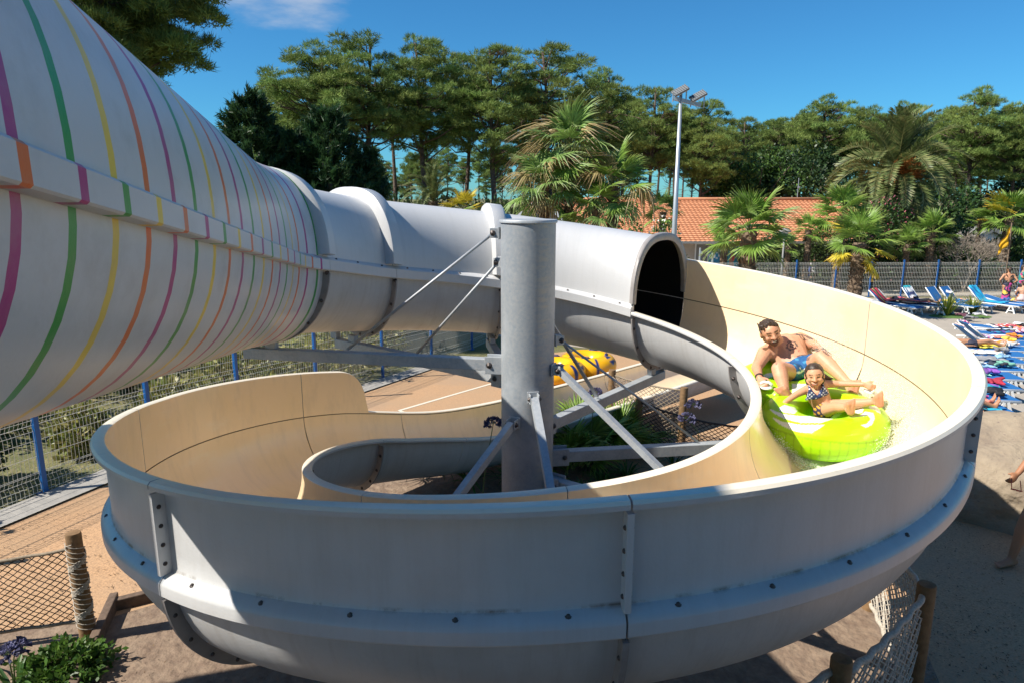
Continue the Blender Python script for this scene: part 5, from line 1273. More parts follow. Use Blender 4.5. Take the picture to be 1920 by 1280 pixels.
# ------------------------------------------------------------ man
def J(x,y,F): px,py=zc(x,y); return at(px,py,F)
skinA=np.array([.60,.31,.19]); 
def man():
    hd=J(345,240,6.45); nk=J(425,345,6.60); sR=J(290,430,6.52); sL=J(640,300,6.78); ch=J(500,400,6.62); be=J(560,540,6.50); pv=J(650,640,6.38)
    hR=J(590,660,6.34); hL=J(720,600,6.40); eR=J(205,580,6.32); wR=J(235,680,6.08); eL=J(860,385,6.62); wL=J(965,465,6.45)
    kR=J(430,590,5.98); aR=J(492,830,5.82); heR=J(552,900,5.70); tR=J(432,772,5.70); kL=J(850,475,6.10); aL=J(1125,740,5.80); heL=J(1190,828,5.66); tL=J(1208,700,5.68)
    c=[]
    add=lambda a,b,r0,r1: c.append((a,b,r0,r1))
    ax=(sL-sR).normalized(); 
    add(hR,hL,.115,.115); add(pv,be,.15,.155); add(be,ch,.155,.15); add(be+ax*.05,ch+ax*.07,.12,.13); add(be-ax*.05,ch-ax*.07,.12,.13)
    add(lerp(sR,ch,.25),lerp(sL,ch,.25),.085,.085); add(ch,lerp(ch,nk,.7),.12,.075); add(nk,lerp(nk,hd,.65),.062,.058); add(nk,lerp(nk,sR,.8),.06,.055); add(nk,lerp(nk,sL,.8),.06,.055)
    add(sR,eR,.066,.047); add(sR,lerp(sR,eR,.5),.068,.058); add(eR,wR,.047,.031); add(sL,eL,.066,.047); add(sL,lerp(sL,eL,.5),.068,.056); add(eL,wL,.048,.031)
    for h,k,a in((hR,kR,aR),(hL,kL,aL)):
        add(h,k,.100,.063); add(k,lerp(k,a,.35),.062,.060); add(lerp(k,a,.3),a,.060,.037); add(k,k+(k-a).normalized()*.01,.062,.05)
    foot(c,aR,heR,tR,1.12); foot(c,aL,heL,tL,1.12,big=-1)
    hand(c,wR,J(262,745,5.98)-wR,J(300,700,6.0)-wR,(0,0,1),1.08,.75); hand(c,wL,J(1010,505,6.42)-wL,J(950,520,6.4)-wL,(0,0,1),1.08,.8)
    face=(Vector((0,0,CAMH))-hd).normalized()*.9+Vector((.26,-.05,-.24)); upv=(hd-nk).normalized()*.5+Vector((-.18,.1,1))*.9
    q=head(c,hd,face,upv,1.06)
    f=Vector(face).normalized(); u=(upv-f*upv.dot(f)).normalized(); r=f.cross(u)
    tat=[[(510,350),(545,320),(590,325),(605,360),(585,395),(545,400),(515,385),(510,350)],[(545,345),(575,350),(570,375),(545,370),(545,345)],[(500,385),(515,370)],[(605,345),(618,370)],[(535,405),(545,408)],[(515,325),(530,315)],
         [(560,245),(610,255),(650,250),(690,265),(730,290),(770,300)],[(640,270),(660,300),(720,310)],[(655,258),(690,300)],[(700,262),(760,290)],[(600,240),(640,262)],
         [(740,380),(760,400),(800,420),(835,410)],[(750,410),(800,395),(830,400)],[(760,372),(750,400)],
         [(850,355),(880,370),(915,380),(945,400),(970,425)],[(855,375),(890,400),(930,430)],[(860,395),(880,425),(915,455)],[(880,365),(870,410)],[(905,375),(895,430)],[(930,395),(910,445)],[(950,410),(925,460)],
         [(610,465),(660,455),(720,452)],[(680,475),(735,470)],[(685,490),(735,485)],[(690,503),(730,500)]]
    def colf(P,N):
        C=np.tile(skinA,(len(P),1)); px=proj(P); zz=np.stack([(px[:,0]-1380)*5.3333,(px[:,1]-580)*5.3333],1); fz=facing(P,N)
        rn=np.sin(P[:,0]*60)*np.sin(P[:,1]*50)*np.sin(P[:,2]*55); C*= (1+.06*rn)[:,None]; r2=np.sin(P[:,0]*23+P[:,2]*17)*np.sin(P[:,1]*19-P[:,2]*29); C*=(1+np.array([.03,.10,.10])*r2[:,None]); C*=(1+.05*np.random.default_rng(1).normal(0,1,len(P)))[:,None]
        # redder hands, feet and chest
        for ctr,rad in((tR,.13),(tL,.13),(heR,.1),(heL,.1),(wR+Vector((0,-.06,0)),.12)): 
            m=np.clip(1-np.linalg.norm(P-np.array(ctr),axis=1)/rad,0,1); C=C*(1-m[:,None]*.45)+np.array([.62,.27,.18])*m[:,None]*.45
        L_=[(P-np.array(hd))@np.array(v) for v in(r,u,f)]; x,y,z=[k/1.06 for k in L_]; nr=np.linalg.norm(P-np.array(hd),axis=1)<.17
        beard=nr&(((y<-.028)&(z>-.02)&(np.abs(x)<.09)&~((y>-.060)&(y<-.040)&(np.abs(x)<.024)&(z>.07))&~((y>-.045)&(np.abs(x)>.028)&(z>.05)))|((np.abs(x)>.05)&(y<.0)&(z>-.02)&(z<.05)))&(y>-.135)
        C[beard]=np.array([.17,.085,.045])
        mouth=nr&(np.abs(y+.056)<.012)&(np.abs(x)<.026)&(z>.075); C[mouth]=(.10,.02,.02)
        teeth=nr&(np.abs(y+.050)<.005)&(np.abs(x)<.015)&(z>.085); C[teeth]=(.6,.55,.5)
        eye=nr&(np.abs(y-.012)<.006)&(np.abs(np.abs(x)-.032)<.013)&(z>.06); C[eye]=(.08,.04,.03)
        br=nr&(np.abs(y-.036)<.007)&(np.abs(np.abs(x)-.032)<.020)&(z>.06); C[br]=(.14,.07,.04)
        front=(fz>.15)&~nr
        for s_ in tat:
            w_=5.5
            for a,b in zip(s_[:-1],s_[1:]):
                m=front&(segd(zz,a,b)<w_); C[m]=C[m]*.25+np.array([.02,.03,.035])
        for a in((628,412),(403,540)):
            m=front&(np.linalg.norm(zz-np.array(a),axis=1)<9); C[m]=(.42,.15,.11)
        m=front&(np.linalg.norm(zz-np.array((600,582)),axis=1)<7); C[m]=(.25,.10,.07)
        for a,b in (((570,535),(690,500)),((560,470),(640,462)),((600,500),(720,480))): 
            m=front&(segd(zz,a,b)<4); C[m]*=.8
        return C
    e=empty('person',(pv.x,pv.y,pv.z-.15),'laughing bearded man with tattoos and blue swim shorts in the green raft','person')
    c=[(a,b,r0*(1.09 if r0>.045 else 1),r1*(1.07 if r1>.04 else 1)) if r0!=.082*1.06 else (a,b,r0,r1) for a,b,r0,r1 in c]
    rel(blob('body',c,M['skin'],None,.0068,5,colf),e)
    # short hair
    hc=[(q(0,.045,-.045),q(0,.062,-.005),.083*1.06,.068*1.06),(q(0,.02,-.06),q(0,-.03,-.055),.075*1.06,.055*1.06),(q(-.03,.095,.035),q(.03,.095,.035),.026,.026)]
    rg=np.random.default_rng(4)
    for k in range(40):
        a=rg.uniform(-.075,.075); b=rg.uniform(-.07,.07); p0=q(a,.10-abs(a)*.4,b); hc.append((p0,p0+(u*rg.uniform(.012,.035)+f*rg.uniform(-.01,.03)+r*rg.uniform(-.015,.015)),.012,.005))
    for k in(-1,1): hc.append((q(k*.074,.055,-.02),q(k*.078,.03,.008),.016,.010))
    rel(blob('hair',hc,M['hair'],None,.006,2),e)
    # shorts
    def colS(P,N):
        C=np.tile(np.array([.01,.09,.25]),(len(P),1)); ax2=(kL-hL).normalized(); px=proj(P); zz=np.stack([(px[:,0]-1380)*5.3333,(px[:,1]-580)*5.3333],1)
        m=segd(zz,(590,645),(690,600))<13; C[m]=(.75,.78,.80); m=segd(zz,(640,580),(650,625))<5; C[m]=(.8,.8,.8); m=(np.sin(P[:,0]*70)*np.sin(P[:,2]*60+P[:,1]*30)>.55); C[m]=(.05,.25,.42); return C
    sc=[(hR,hL,.136,.136),(pv,lerp(pv,be,.22),.174,.174),(hR,lerp(hR,kR,.40),.124,.110),(hL,lerp(hL,kL,.40),.124,.110)]
    rel(blob('swim_shorts',sc,M['attr'],None,.010,4,colS),e)
    # watch
    d=(wR-eR).normalized(); mb=MB(); mb.lathe([(.035,-.012),(.039,-.010),(.039,.010),(.035,.012)],n=20); w_=mb.build('watch',M['rubber_black'],None,True); w_.rotation_euler=d.to_track_quat('Z','Y').to_euler(); w_.location=wR-d*.012; w_.parent=e; w_.location=(wR-d*.012)-Vector(e.location)
    for a,b in((sR,eR),(eR,wR),(sL,eL),(eL,wL),(hR,kR),(kR,aR),(hL,kL),(kL,aL),(pv,nk),(sR,sL)): print('man bone',round((a-b).length,3))
man()
def girl():
    hd=J(785,665,5.62); nk=J(803,775,5.64); sR=J(715,792,5.64); sL=J(875,742,5.68); ch=J(815,840,5.62); be=J(850,925,5.60); pv=J(885,985,5.58)
    hR=J(870,1010,5.55); hL=J(925,970,5.60); eR=J(605,845,5.62); wR=J(490,925,5.58); eL=J(1030,740,5.66); wL=J(1275,745,5.52)
    kR=J(1010,975,5.38); aR=J(1115,980,5.26); heR=J(1160,1040,5.17); tR=J(1150,905,5.15); kL=J(1130,945,5.42); aL=J(1395,915,5.27); heL=J(1455,960,5.18); tL=J(1430,835,5.17)
    c=[]; add=lambda a,b,r0,r1: c.append((a,b,r0,r1)); ax=(sL-sR).normalized()
    add(hR,hL,.075,.075); add(pv,be,.082,.078); add(be,ch,.078,.082); add(ch-ax*.03,be-ax*.02,.068,.068); add(ch+ax*.03,be+ax*.02,.068,.068); add(lerp(sR,ch,.2),lerp(sL,ch,.2),.048,.048); add(ch,nk,.07,.04); add(nk,lerp(nk,hd,.6),.036,.036)
    for s_,e_,w_ in((sR,eR,wR),(sL,eL,wL)): add(s_,e_,.038,.029); add(e_,w_,.029,.021)
    for h,k,a in((hR,kR,aR),(hL,kL,aL)): add(h,k,.064,.044); add(k,lerp(k,a,.35),.044,.042); add(lerp(k,a,.3),a,.042,.027)
    foot(c,aR,heR,tR,.82,big=-1); foot(c,aL,heL,tL,.82,big=-1)
    hand(c,wR,J(478,990,5.55)-wR,J(520,960,5.55)-wR,(0,0,1),.78,.8); hand(c,wL,J(1345,770,5.48)-wL,J(1330,720,5.5)-wL,(0,0,1),.78,.8)
    face=(Vector((0,0,CAMH))-hd).normalized()*.95+Vector((.03,-.05,-.22)); upv=Vector((-.12,.12,1)); q=head(c,hd,face,upv,.86)
    f=Vector(face).normalized(); u=(upv-f*upv.dot(f)).normalized(); r=f.cross(u)
    def colf(P,N):
        C=np.tile(np.array([.58,.31,.18]),(len(P),1)); L_=[(P-np.array(hd))@np.array(v) for v in(r,u,f)]; x,y,z=[k/.9 for k in L_]; nr=np.linalg.norm(P-np.array(hd),axis=1)<.15
        for ctr,rad in((tR,.09),(tL,.09),(heR,.07),(heL,.07)):
            m=np.clip(1-np.linalg.norm(P-np.array(ctr),axis=1)/rad,0,1); C=C*(1-m[:,None]*.45)+np.array([.62,.26,.17])*m[:,None]*.45
        C[nr&(np.abs(y+.056)<.009)&(np.abs(x)<.028)&(z>.07)]=(.50,.12,.10); C[nr&(np.abs(y+.054)<.0045)&(np.abs(x)<.015)&(z>.075)]=(.65,.6,.55)
        C[nr&(np.abs(y-.012)<.006)&(np.abs(np.abs(x)-.032)<.012)&(z>.05)]=(.05,.03,.02); C[nr&(np.abs(y-.036)<.005)&(np.abs(np.abs(x)-.032)<.018)&(z>.05)]=(.14,.07,.04); return C
    e=empty('person',(pv.x,pv.y,pv.z-.08),'smiling girl in a navy patterned bikini riding in front on the green raft','person')
    rel(blob('body',c,M['skin'],None,.006,4,colf),e)
    hc=[(q(0,.045,-.03),q(0,.066,.010),.078,.060),(q(0,.02,-.05),q(0,-.06,-.05),.070,.05),(q(-.050,.060,.025),q(-.070,.015,.005),.024,.016),(q(.050,.060,.025),q(.070,.015,.005),.024,.016)]
    rg=np.random.default_rng(6)
    for k_ in(-1,1): hc+=[(q(k_*.066,.03,-.01),q(k_*.072,-.05,-.015),.020,.016),(q(k_*.070,-.04,-.02),q(k_*.062,-.12,-.03),.017,.012)]
    hc+=[(q(0,-.05,-.06),q(.03,-.14,-.07),.045,.03)]
    for k in range(44):
        a=rg.uniform(-.6,1); p0=q(.03+.04*a,.03-.03*k/26,-.05); p1=p0+Vector((.06+.04*rg.uniform(),.03,-.02-.02*rg.uniform())); p2=p1+Vector((.07+.04*rg.uniform(),.01,-.04*rg.uniform(.3,1.6))); hc.append((p0,p1,.020,.014)); hc.append((p1,p2,.014,.004))
    rel(blob('hair',hc,M['hair'],None,.006,2),e)
    def colB(P,N):
        C=np.tile(np.array([.015,.03,.10]),(len(P),1)); m=(np.sin(P[:,0]*190)*np.sin(P[:,2]*210)*np.sin(P[:,1]*170+1)>.25); C[m]=(.65,.68,.72); return C
    tri=[]; b0=J(735,900,5.50);b1=J(825,880,5.49);b2=J(905,840,5.55);n1=J(725,760,5.60);n2=J(870,725,5.64)
    for (A,B,Cc,top) in ((J(722,885,5.54),J(805,878,5.53),J(740,800,5.545),n1),(J(832,868,5.53),J(908,835,5.56),J(872,770,5.56),n2)):
        for t in np.linspace(0,1,7): tri.append((lerp(A,B,t),lerp(Cc,top,.05),.016,.012))
        tri.append((Cc,top,.010,.008))
    tri.append((J(705,895,5.58),J(915,835,5.60),.012,.012))
    rel(blob('bikini_top',tri,M['attr'],None,.006,1,colB),e)
    rel(blob('bikini_bottom',[(hR,hL,.082,.080),(pv,lerp(pv,be,.15),.086,.082)],M['attr'],None,.008,2,lambda P,N:np.where((np.sin(P[:,0]*160)*np.sin(P[:,2]*140)>.3)[:,None],np.array([[.55,.28,.03]]),np.array([[.02,.02,.05]]))),e)
    for a,b in((sR,eR),(eR,wR),(sL,eL),(eL,wL),(hR,kR),(kR,aR),(hL,kL),(kL,aL),(pv,nk),(sR,sL)): print('girl bone',round((a-b).length,3))
girl()
# spray round the raft
rg=np.random.default_rng(12); T=[]
def droplets(n,f):
    out=[]
    for _ in range(n):
        p=f(); r=rg.uniform(.0015,.0042)
        a=np.array(p); v=[a+np.array(k)*r for k in((0,0,1.3),(1,0,0),(-.5,.87,0),(-.5,-.87,0))]
        out+=[v[0],v[1],v[2],v[0],v[2],v[3],v[0],v[3],v[1],v[1],v[3],v[2]]
    return out
def edge(c,Rr,a0,a1,h):
    def f():
        a=R(rg.uniform(a0,a1)); r=Rr+abs(rg.normal(0,.09)); x,y=c.x+r*math.cos(a),c.y+r*math.sin(a)
        rr=math.hypot(x-CX,y-CY); k=min(1,(RC+WW-.03)/rr); x=CX+(x-CX)*k; y=CY+(y-CY)*k
        return (x,y,floorz(x,y)+.02+abs(rg.normal(0,h)))
    return f
T+=droplets(9000,edge(cF,.50,-75,70,.08)); T+=droplets(1400,edge(cF,.50,-150,-75,.03)); T+=droplets(5000,edge(cR,.48,-20,80,.13)); T+=droplets(300,edge(cR,.48,150,200,.04))
o=mktri('water_spray',np.array(T),M['foam'],None); tag(o,'white spray of droplets thrown up round the green raft','water spray',kind='stuff')
# ------------------------------------------------------------ standing and lying people near the pool
def stand(loc,h,rz,pose,label,cols,voxel=.022,name='person',parts=None,group=None):
    """h: height; rz: facing (0 = -y); cols: skin, then list of (part name, caps function, colour function)"""
    e=empty(name,loc,label,'person',group,rz); k=h/1.75; c=[]; P={}
    P.update(dict(hd=(0,0,1.63),nk=(0,.01,1.47),sR=(-.18,.01,1.40),sL=(.18,.01,1.40),ch=(0,0,1.28),be=(0,-.01,1.08),pv=(0,0,.93),hR=(-.085,0,.91),hL=(.085,0,.91),eR=(-.25,.02,1.13),wR=(-.24,-.06,.90),eL=(.25,.02,1.13),wL=(.24,-.06,.90),kR=(-.10,-.02,.50),aR=(-.10,.03,.08),kL=(.10,-.02,.50),aL=(.10,.03,.08)))
    P.update(pose); P={a:Vector(b)*k for a,b in P.items()}
    g=lambda a,b,r0,r1: c.append((P[a],P[b],r0*k,r1*k))
    c.append((P['hR'],P['hL'],.11*k,.11*k)); g('pv','be',.13,.12); g('be','ch',.12,.125); c.append((P['ch']+Vector((-.06,0,0))*k,P['ch']+Vector((.06,0,0))*k,.11*k,.11*k)); g('sR','sL',.065,.065); g('ch','nk',.10,.06); g('nk','hd',.055,.055)
    g('sR','eR',.055,.043); g('eR','wR',.042,.028); g('sL','eL',.055,.043); g('eL','wL',.042,.028)
    for s_ in'RL':
        g('h'+s_,'k'+s_,.095,.06); c.append((P['k'+s_],lerp(P['k'+s_],P['a'+s_],.35),.058*k,.058*k)); c.append((lerp(P['k'+s_],P['a'+s_],.3),P['a'+s_],.057*k,.036*k))
        A=P['a'+s_]; c_=P.get('t'+s_); T_=c_ if c_ is not None else A+Vector((0,-.20,-.055))*k; H_=A+Vector((0,.045,-.055))*k if c_ is None else A+(A-T_).normalized()*.04*k+Vector((0,0,-.04))*k
        foot(c,A,H_,T_,k,lat=(1,0,0))
        E_,W_=P['e'+s_],P['w'+s_]; hand(c,W_,W_-E_,Vector((0,-1,.1)),(1 if s_=='R' else -1,0,0),k,.5)
    q=head(c,P['hd'],pose.get('face',(0,-1,-.15)) if 'face' in pose else (0,-1,-.15),(0,.05,1),k)
    skin=np.array(cols)
    def colf(Pp,N):
        C=np.tile(skin,(len(Pp),1)); L_=Pp-np.array(P['hd']); nr=np.linalg.norm(L_,axis=1)<.15*k
        return C
    blob('body',c,M['skin'],e,voxel,3,colf)
    hc=[(q(0,.045,-.04),q(0,.055,.02),.084*k,.070*k),(q(0,.02,-.055),q(0,-.05,-.055),.072*k,.055*k)]
    blob('hair',hc,M['hair_light'] if cols[0]>.5 else M['hair'],e,voxel*.8,2)
    for nm,cf,colr in parts or []: blob(nm,[(a,b,r0*k,r1*k) for a,b,r0,r1 in cf(P,k)],M['attr'],e,voxel*.8,3,colr)
    return e
def solid(c): return lambda P,N: np.tile(np.array(c),(len(P),1))
def patch(cs,f=9.,seed=0):
    cs=np.array(cs)
    def g(P,N):
        v=np.sin(P[:,0]*f+seed)+np.sin(P[:,2]*f*1.3+seed*2)+np.sin(P[:,1]*f*.9+1.3*np.sin(P[:,2]*f)); i=((v+3)/6*len(cs)).astype(int)%len(cs); return cs[i]
    return g
pw=G(1883,574)
stand(pw,1.60,R(160),dict(eR=(-.33,.10,1.18),wR=(-.20,-.06,1.02),eL=(.33,.10,1.18),wL=(.22,-.05,1.02)),'woman seen from behind in a black crossed top and a multicoloured sarong',(.50,.25,.14),parts=[
 ('sarong',lambda P,k:[(P['pv']+Vector((-.05,0,.06))*k,P['pv']+Vector((.05,0,.06))*k,.135,.135),(P['pv'],Vector((0,0,.42))*k,.14,.17),(Vector((-.06,0,.45))*k,Vector((.07,.02,.30))*k,.13,.13)],patch([(.75,.30,.03),(.02,.12,.30),(.55,.06,.25),(.03,.03,.06),(.80,.50,.08)],11)),
 ('top',lambda P,k:[(P['sR']+Vector((.05,.09,.04))*k,P['be']+Vector((.08,.10,.05))*k,.022,.022),(P['sL']+Vector((-.05,.09,.04))*k,P['be']+Vector((-.08,.10,.05))*k,.022,.022),(P['be']+Vector((-.08,0,0))*k,P['be']+Vector((.08,0,0))*k,.115,.115),(P['be']+Vector((0,.12,0))*k,P['pv']+Vector((.03,.15,-.3))*k,.03,.02)],solid((.015,.015,.018)))])
pm=G(1909,576)
stand(pm,1.72,R(70),dict(eL=(.2,-.10,1.14),wL=(.12,-.30,1.16),eR=(-.2,-.10,1.14),wR=(-.1,-.30,1.16),kR=(-.10,.05,.50),aR=(-.12,.20,.10),kL=(.10,-.10,.50)),'man at the right edge in dark shorts and a patterned top looking at his phone',(.50,.27,.17),parts=[
 ('shirt',lambda P,k:[(P['sR'],P['sL'],.085,.085),(P['ch'],P['be'],.145,.145),(P['be'],P['pv'],.145,.13),(P['sR'],lerp(P['sR'],P['eR'],.5),.075,.07),(P['sL'],lerp(P['sL'],P['eL'],.5),.075,.07)],patch([(.02,.02,.03),(.5,.05,.2),(.02,.25,.2),(.02,.02,.04),(.5,.5,.05)],17)),
 ('shorts',lambda P,k:[(P['hR'],P['hL'],.125,.125),(P['hR'],lerp(P['hR'],P['kR'],.7),.115,.095),(P['hL'],lerp(P['hL'],P['kL'],.7),.115,.095)],solid((.015,.015,.02)))])
# person whose arm and leg enter at the right edge
fa_=G(1890,1068)
e=stand((fa_.x+.44,fa_.y+.06,0),1.74,R(-76),dict(kR=(-.11,-.24,.50),aR=(-.10,-.36,.075),kL=(.10,.04,.50),aL=(.10,.30,.12),eR=(-.27,-.06,1.12),wR=(-.24,-.27,.93)),'barefoot tanned bather walking out of the right edge with red sunglasses in one hand',(.36,.17,.09),voxel=.011,parts=[
 ('swim_shorts',lambda P,k:[(P['hR'],P['hL'],.125,.125),(P['hR'],lerp(P['hR'],P['kR'],.35),.115,.10),(P['hL'],lerp(P['hL'],P['kL'],.35),.115,.10)],solid((.03,.03,.05)))])
# small far figures by the building
for k,(px,py,F,h,lab,c1,c2) in enumerate([(1514,508,33.0,1.35,'distant child in a blue shirt by the building door',(.5,.28,.18),(.05,.12,.45)),(1524,506,33.6,1.5,'distant person in a pale shirt beside the child by the building',(.45,.25,.16),(.5,.48,.5))]):
    p=at(px,520,F); stand((p.x,F,gz(F)),h,R(20),{},lab,c1,voxel=.03,parts=[('shirt',lambda P,k:[(P['sR'],P['sL'],.08,.08),(P['ch'],P['pv'],.14,.14)],solid(c2)),('shorts',lambda P,k:[(P['hR'],P['hL'],.12,.12)],solid((.05,.05,.07)))])
# ------------------------------------------------------------ unseen casters added left of the slide to shade its flank and rim
def shade_caster():
    e=empty('start_platform',(-5.6,2.74,0),'raised start platform with grey side panels beside the striped tube','platform')
    z0,z1=4.25,6.35
    mb=MB(); mb.box((0,0,z0),(1.6,1.24,.16)); mb.build('deck',M['timber'],e)
    for x in(-.75,.75):
        for y in(-.55,.55): mb=MB(); mb.box((x,y,z1/2),(.12,.12,z1)); mb.build('post',M['galv'],e)
    for x in(-.83,.83): mb=MB(); mb.box((x,0,(z0+z1)/2),(.03,1.26,z1-z0)); mb.build('side_panel',M['gelcoat'],e)
    mb=MB(); mb.box((0,0,z1+.06),(1.75,1.30,.08)); mb.build('roof',M['galv'],e)
    e=empty('stair_tower',(-5.6,.20,0),'tall clad stair tower left of the viewing deck','tower')  # unseen block added so its shadow covers the front of the trough
    for x in(-.78,.78):
        for y in(-.85,.85): mb=MB(); mb.box((x,y,4.1),(.14,.14,8.2)); mb.build('post',M['timber'],e)
        for k in range(20): mb=MB(); mb.box((x*1.1,0,4.3+k*.2),(.03,1.8,.19)); mb.build('board',M['log'],e)
    mb=MB(); mb.box((0,0,8.34),(1.95,1.95,.12)); mb.build('roof',M['roof_brown'],e)
    for k in range(14): mb=MB(); mb.box((0,-.7+k*.1,.3+k*.28),(1.3,.26,.04)); mb.build('step',M['timber'],e)
shade_caster()
def light_blocker():  # unseen timber deck and roof added behind the viewer to cut sky light
    e=empty('start_tower',(.5,-2.2,0),'timber start tower with a roofed viewing deck behind the viewer','tower')
    mb=MB(); mb.box((0,.0,1.95),(6.4,4.6,.10)); mb.build('deck',M['timber'],e)
    for x in(-3.0,0,3.0):
        for y in(-2.2,2.2): mb=MB(); mb.box((x,y,1.2 if y>0 else 3.6),(.16,.16,2.4 if y>0 else 7.2)); mb.build('post',M['timber'],e)
    for k in range(16): mb=MB(); mb.box((0,-2.32,.2+k*.2),(6.2,.03,.19)); mb.build('board',M['log'],e)
    mb=MB(); mb.box((0,-1.5,7.2),(6.6,2.0,.12)); mb.build('roof',M['roof_brown'],e)
    mb=MB(); mb.tube([(-3.0,2.25,3.0),(3.0,2.25,3.0)],.025,8); mb.build('handrail',M['galv'],e,True)
light_blocker()
# ------------------------------------------------------------ yellow raft, plants, edges near the lane
def torus_obj(name,c,Rr,r,mtl,parent,colf,flat=.95,voxel=.02,sx=1.0,rot=0):
    V,F=torus(Vector((0,0,0)),Rr,r,Matrix.Rotation(rot,3,'Z'),flat=flat,sx=sx); o=mk(name,V,F,mtl,parent,True); P=np.array(V); setcol(o.data,colf(P)); o.location=c; return o
def yellow_raft(px,py,F,label,rz):
    p=G(px,py); e=empty('yellow_raft',p,label,'raft','yellow rafts lying beside the exit lane',rz)
    def colf(P):
        a=np.degrees(np.arctan2(P[:,1],P[:,0])); C=np.tile(np.array([.85,.42,.01]),(len(P),1)); top=P[:,2]>.0; return C
    V,F_=torus(Vector((0,0,0)),.44,.25,Matrix.Identity(3),nu=120,nv=44,flat=1.0); P=np.array(V)
    a=np.degrees(np.arctan2(P[:,1],P[:,0]))%360; r_=np.hypot(P[:,0],P[:,1]); b=np.degrees(np.arctan2(P[:,2],r_-.44)); C=np.tile(np.array([.86,.44,.008]),(len(P),1))
    nv=np.array([.012,.03,.16])
    for a0 in (20,92,205,300):
        C[(np.abs((a-a0+180)%360-180)<3.4)&(b>-35)&(b<75)]=nv; 
    for a0 in (56,140,250,330):
        m=(np.abs((a-a0+180)%360-180)<(15-np.abs(b-55)*.35))&(np.abs(b-55)>8)&(b>20)&(b<95); C[m]=nv
        m=(((a-a0+180)%360-180-13)**2/30+(b-30)**2/120<1); C[m]=nv
    C[((a*1.0)%4<.5)&(b<-8)]*=.85
    o=mk('tube_ring',V,F_,M['raft'],e,True,col=C); o.location=(0,0,.25)
    fl_=MB(); fl_.lathe([(0,.06),(.44,.05),(.44,.02)],n=30); fl_.build('raft_floor',M['flag_yellow'],e)
    for a0 in(75,180,270,345):
        h=MB(); h.tube([(-.07,0,0),(-.06,0,.03),(.06,0,.03),(.07,0,0)],.011,6); h.box((0,0,0),(.2,.07,.008)); o=h.build('handle',mat('navy_%d'%a0,(.012,.03,.16),.4),e,True); o.location=(.44*math.cos(R(a0)),.44*math.sin(R(a0)),.505); o.rotation_euler=(0,0,R(a0+90))
    return e
yr=yellow_raft(1040,713,12,'yellow inflatable ring with navy marks lying behind the column',R(10)); yr.scale=(1.0,1.0,.92)
y2=yellow_raft(1100,702,12,'second yellow ring partly hidden behind the first one',R(80))
# green blade plants
def blades(loc,n,L_,w,greens,label,cat,name,droop=.5,seed=0,el=(30,85),group=None,extra=None):
    rg=np.random.default_rng(seed+7); e=empty(name,loc,label,cat,group); V=[];F=[];C=[]
    for i in range(n):
        a=rg.uniform(0,6.28); l=R(rg.uniform(*el)); ln=L_*rg.uniform(.6,1.15); g=np.array(greens[rg.integers(0,len(greens))])*rg.uniform(.75,1.3); s=np.array([-math.sin(a),math.cos(a),0]); b=np.array([.04*math.cos(a),.04*math.sin(a),0]); n0=len(V); kd=rg.uniform(.5,1.5)*droop
        for j in range(6):
            t=j/5; d=np.array([math.cos(a)*math.cos(l),math.sin(a)*math.cos(l),math.sin(l)]); p=b+d*ln*t+np.array([math.cos(a),math.sin(a),0])*ln*.25*kd*t*t-np.array([0,0,1])*ln*.55*kd*t*t*t; ww=w*(1-t**2.2)*(.55+.45*min(1,t*4))+.0008
            V+=[p+s*ww-np.array([0,0,-.2*ww]),p,p-s*ww+np.array([0,0,.2*ww])]; C+=[g*1.1,g*.8,g*1.1]
        for j in range(5): q=n0+3*j; F+=[(q,q+1,q+4,q+3),(q+1,q+2,q+5,q+4)]
    mk('leaves',V,F,M['leaf'],e,col=np.array(C)); return e
gr1=[(.05,.13,.02),(.08,.17,.03),(.035,.09,.02)]; gr2=[(.20,.24,.04),(.13,.20,.03),(.30,.28,.05)]
def agapanthus(loc,flowers,label,seed,n=46,L_=.5):
    e=blades(loc,n,L_,.013,gr1,label,'plant','agapanthus',1.0,seed,(25,80),'blue agapanthus plants'); rg=np.random.default_rng(seed)
    for fx in flowers:
        top=Vector(fx)-Vector(loc); mb=MB(); mb.tube([(0,0,0),(top.x*.4,top.y*.4,top.z*.6),tuple(top)],[.006,.005,.004],5); st=mb.build('stalk',mat('stalk_%d_%d'%(seed,int(top.z*100)),(.10,.16,.04),.6),e,True)
        T=[];C=[]
        for k in range(70):
            u=unit(rg.normal(0,1,3)); u[2]=abs(u[2])*.9-.25; c=np.array(top)+u*.045; t=np.array(top)+u*rg.uniform(.075,.105); s=unit(np.cross(u,rg.normal(0,1,3)))
            T+=[np.array(top)-s*.001,np.array(top)+s*.001,c, c,t+s*.016,t-s*.016, c,t+np.cross(u,s)*.016,t-np.cross(u,s)*.016]; C+=[(.08,.12,.04)]*3+[tuple(np.array([.13,.13,.24])*rg.uniform(.5,1.5))]*6
        mktri('flower_head',np.array(T),M['flower'],st,np.array(C))
    return e
ag1=on(905,925,.25); ag1=Vector((-.32,5.95,0)); ag1.z=.24; agapanthus(ag1,[at(925,792,5.95)],'agapanthus with one blue flower head just left of the column',1)
agapanthus(G(1105,870),[at(1117,735,7.6)],'agapanthus with a blue flower head right of the column above the beam',2,30)
agapanthus(G(1262,868),[at(1300,757,7.2)],'agapanthus with a blue flower head above the black sagging net',3,20)
agapanthus(G(1330,880)+Vector((-.1,0,0)),[at(1288,783,6.9)],'agapanthus with a purple flower head in front of the black net',4,20)
agapanthus(G(30,1300),[at(30,1213,4.1),at(12,1225,4.0)],'agapanthus with violet flowers in the bottom left corner',5,20)
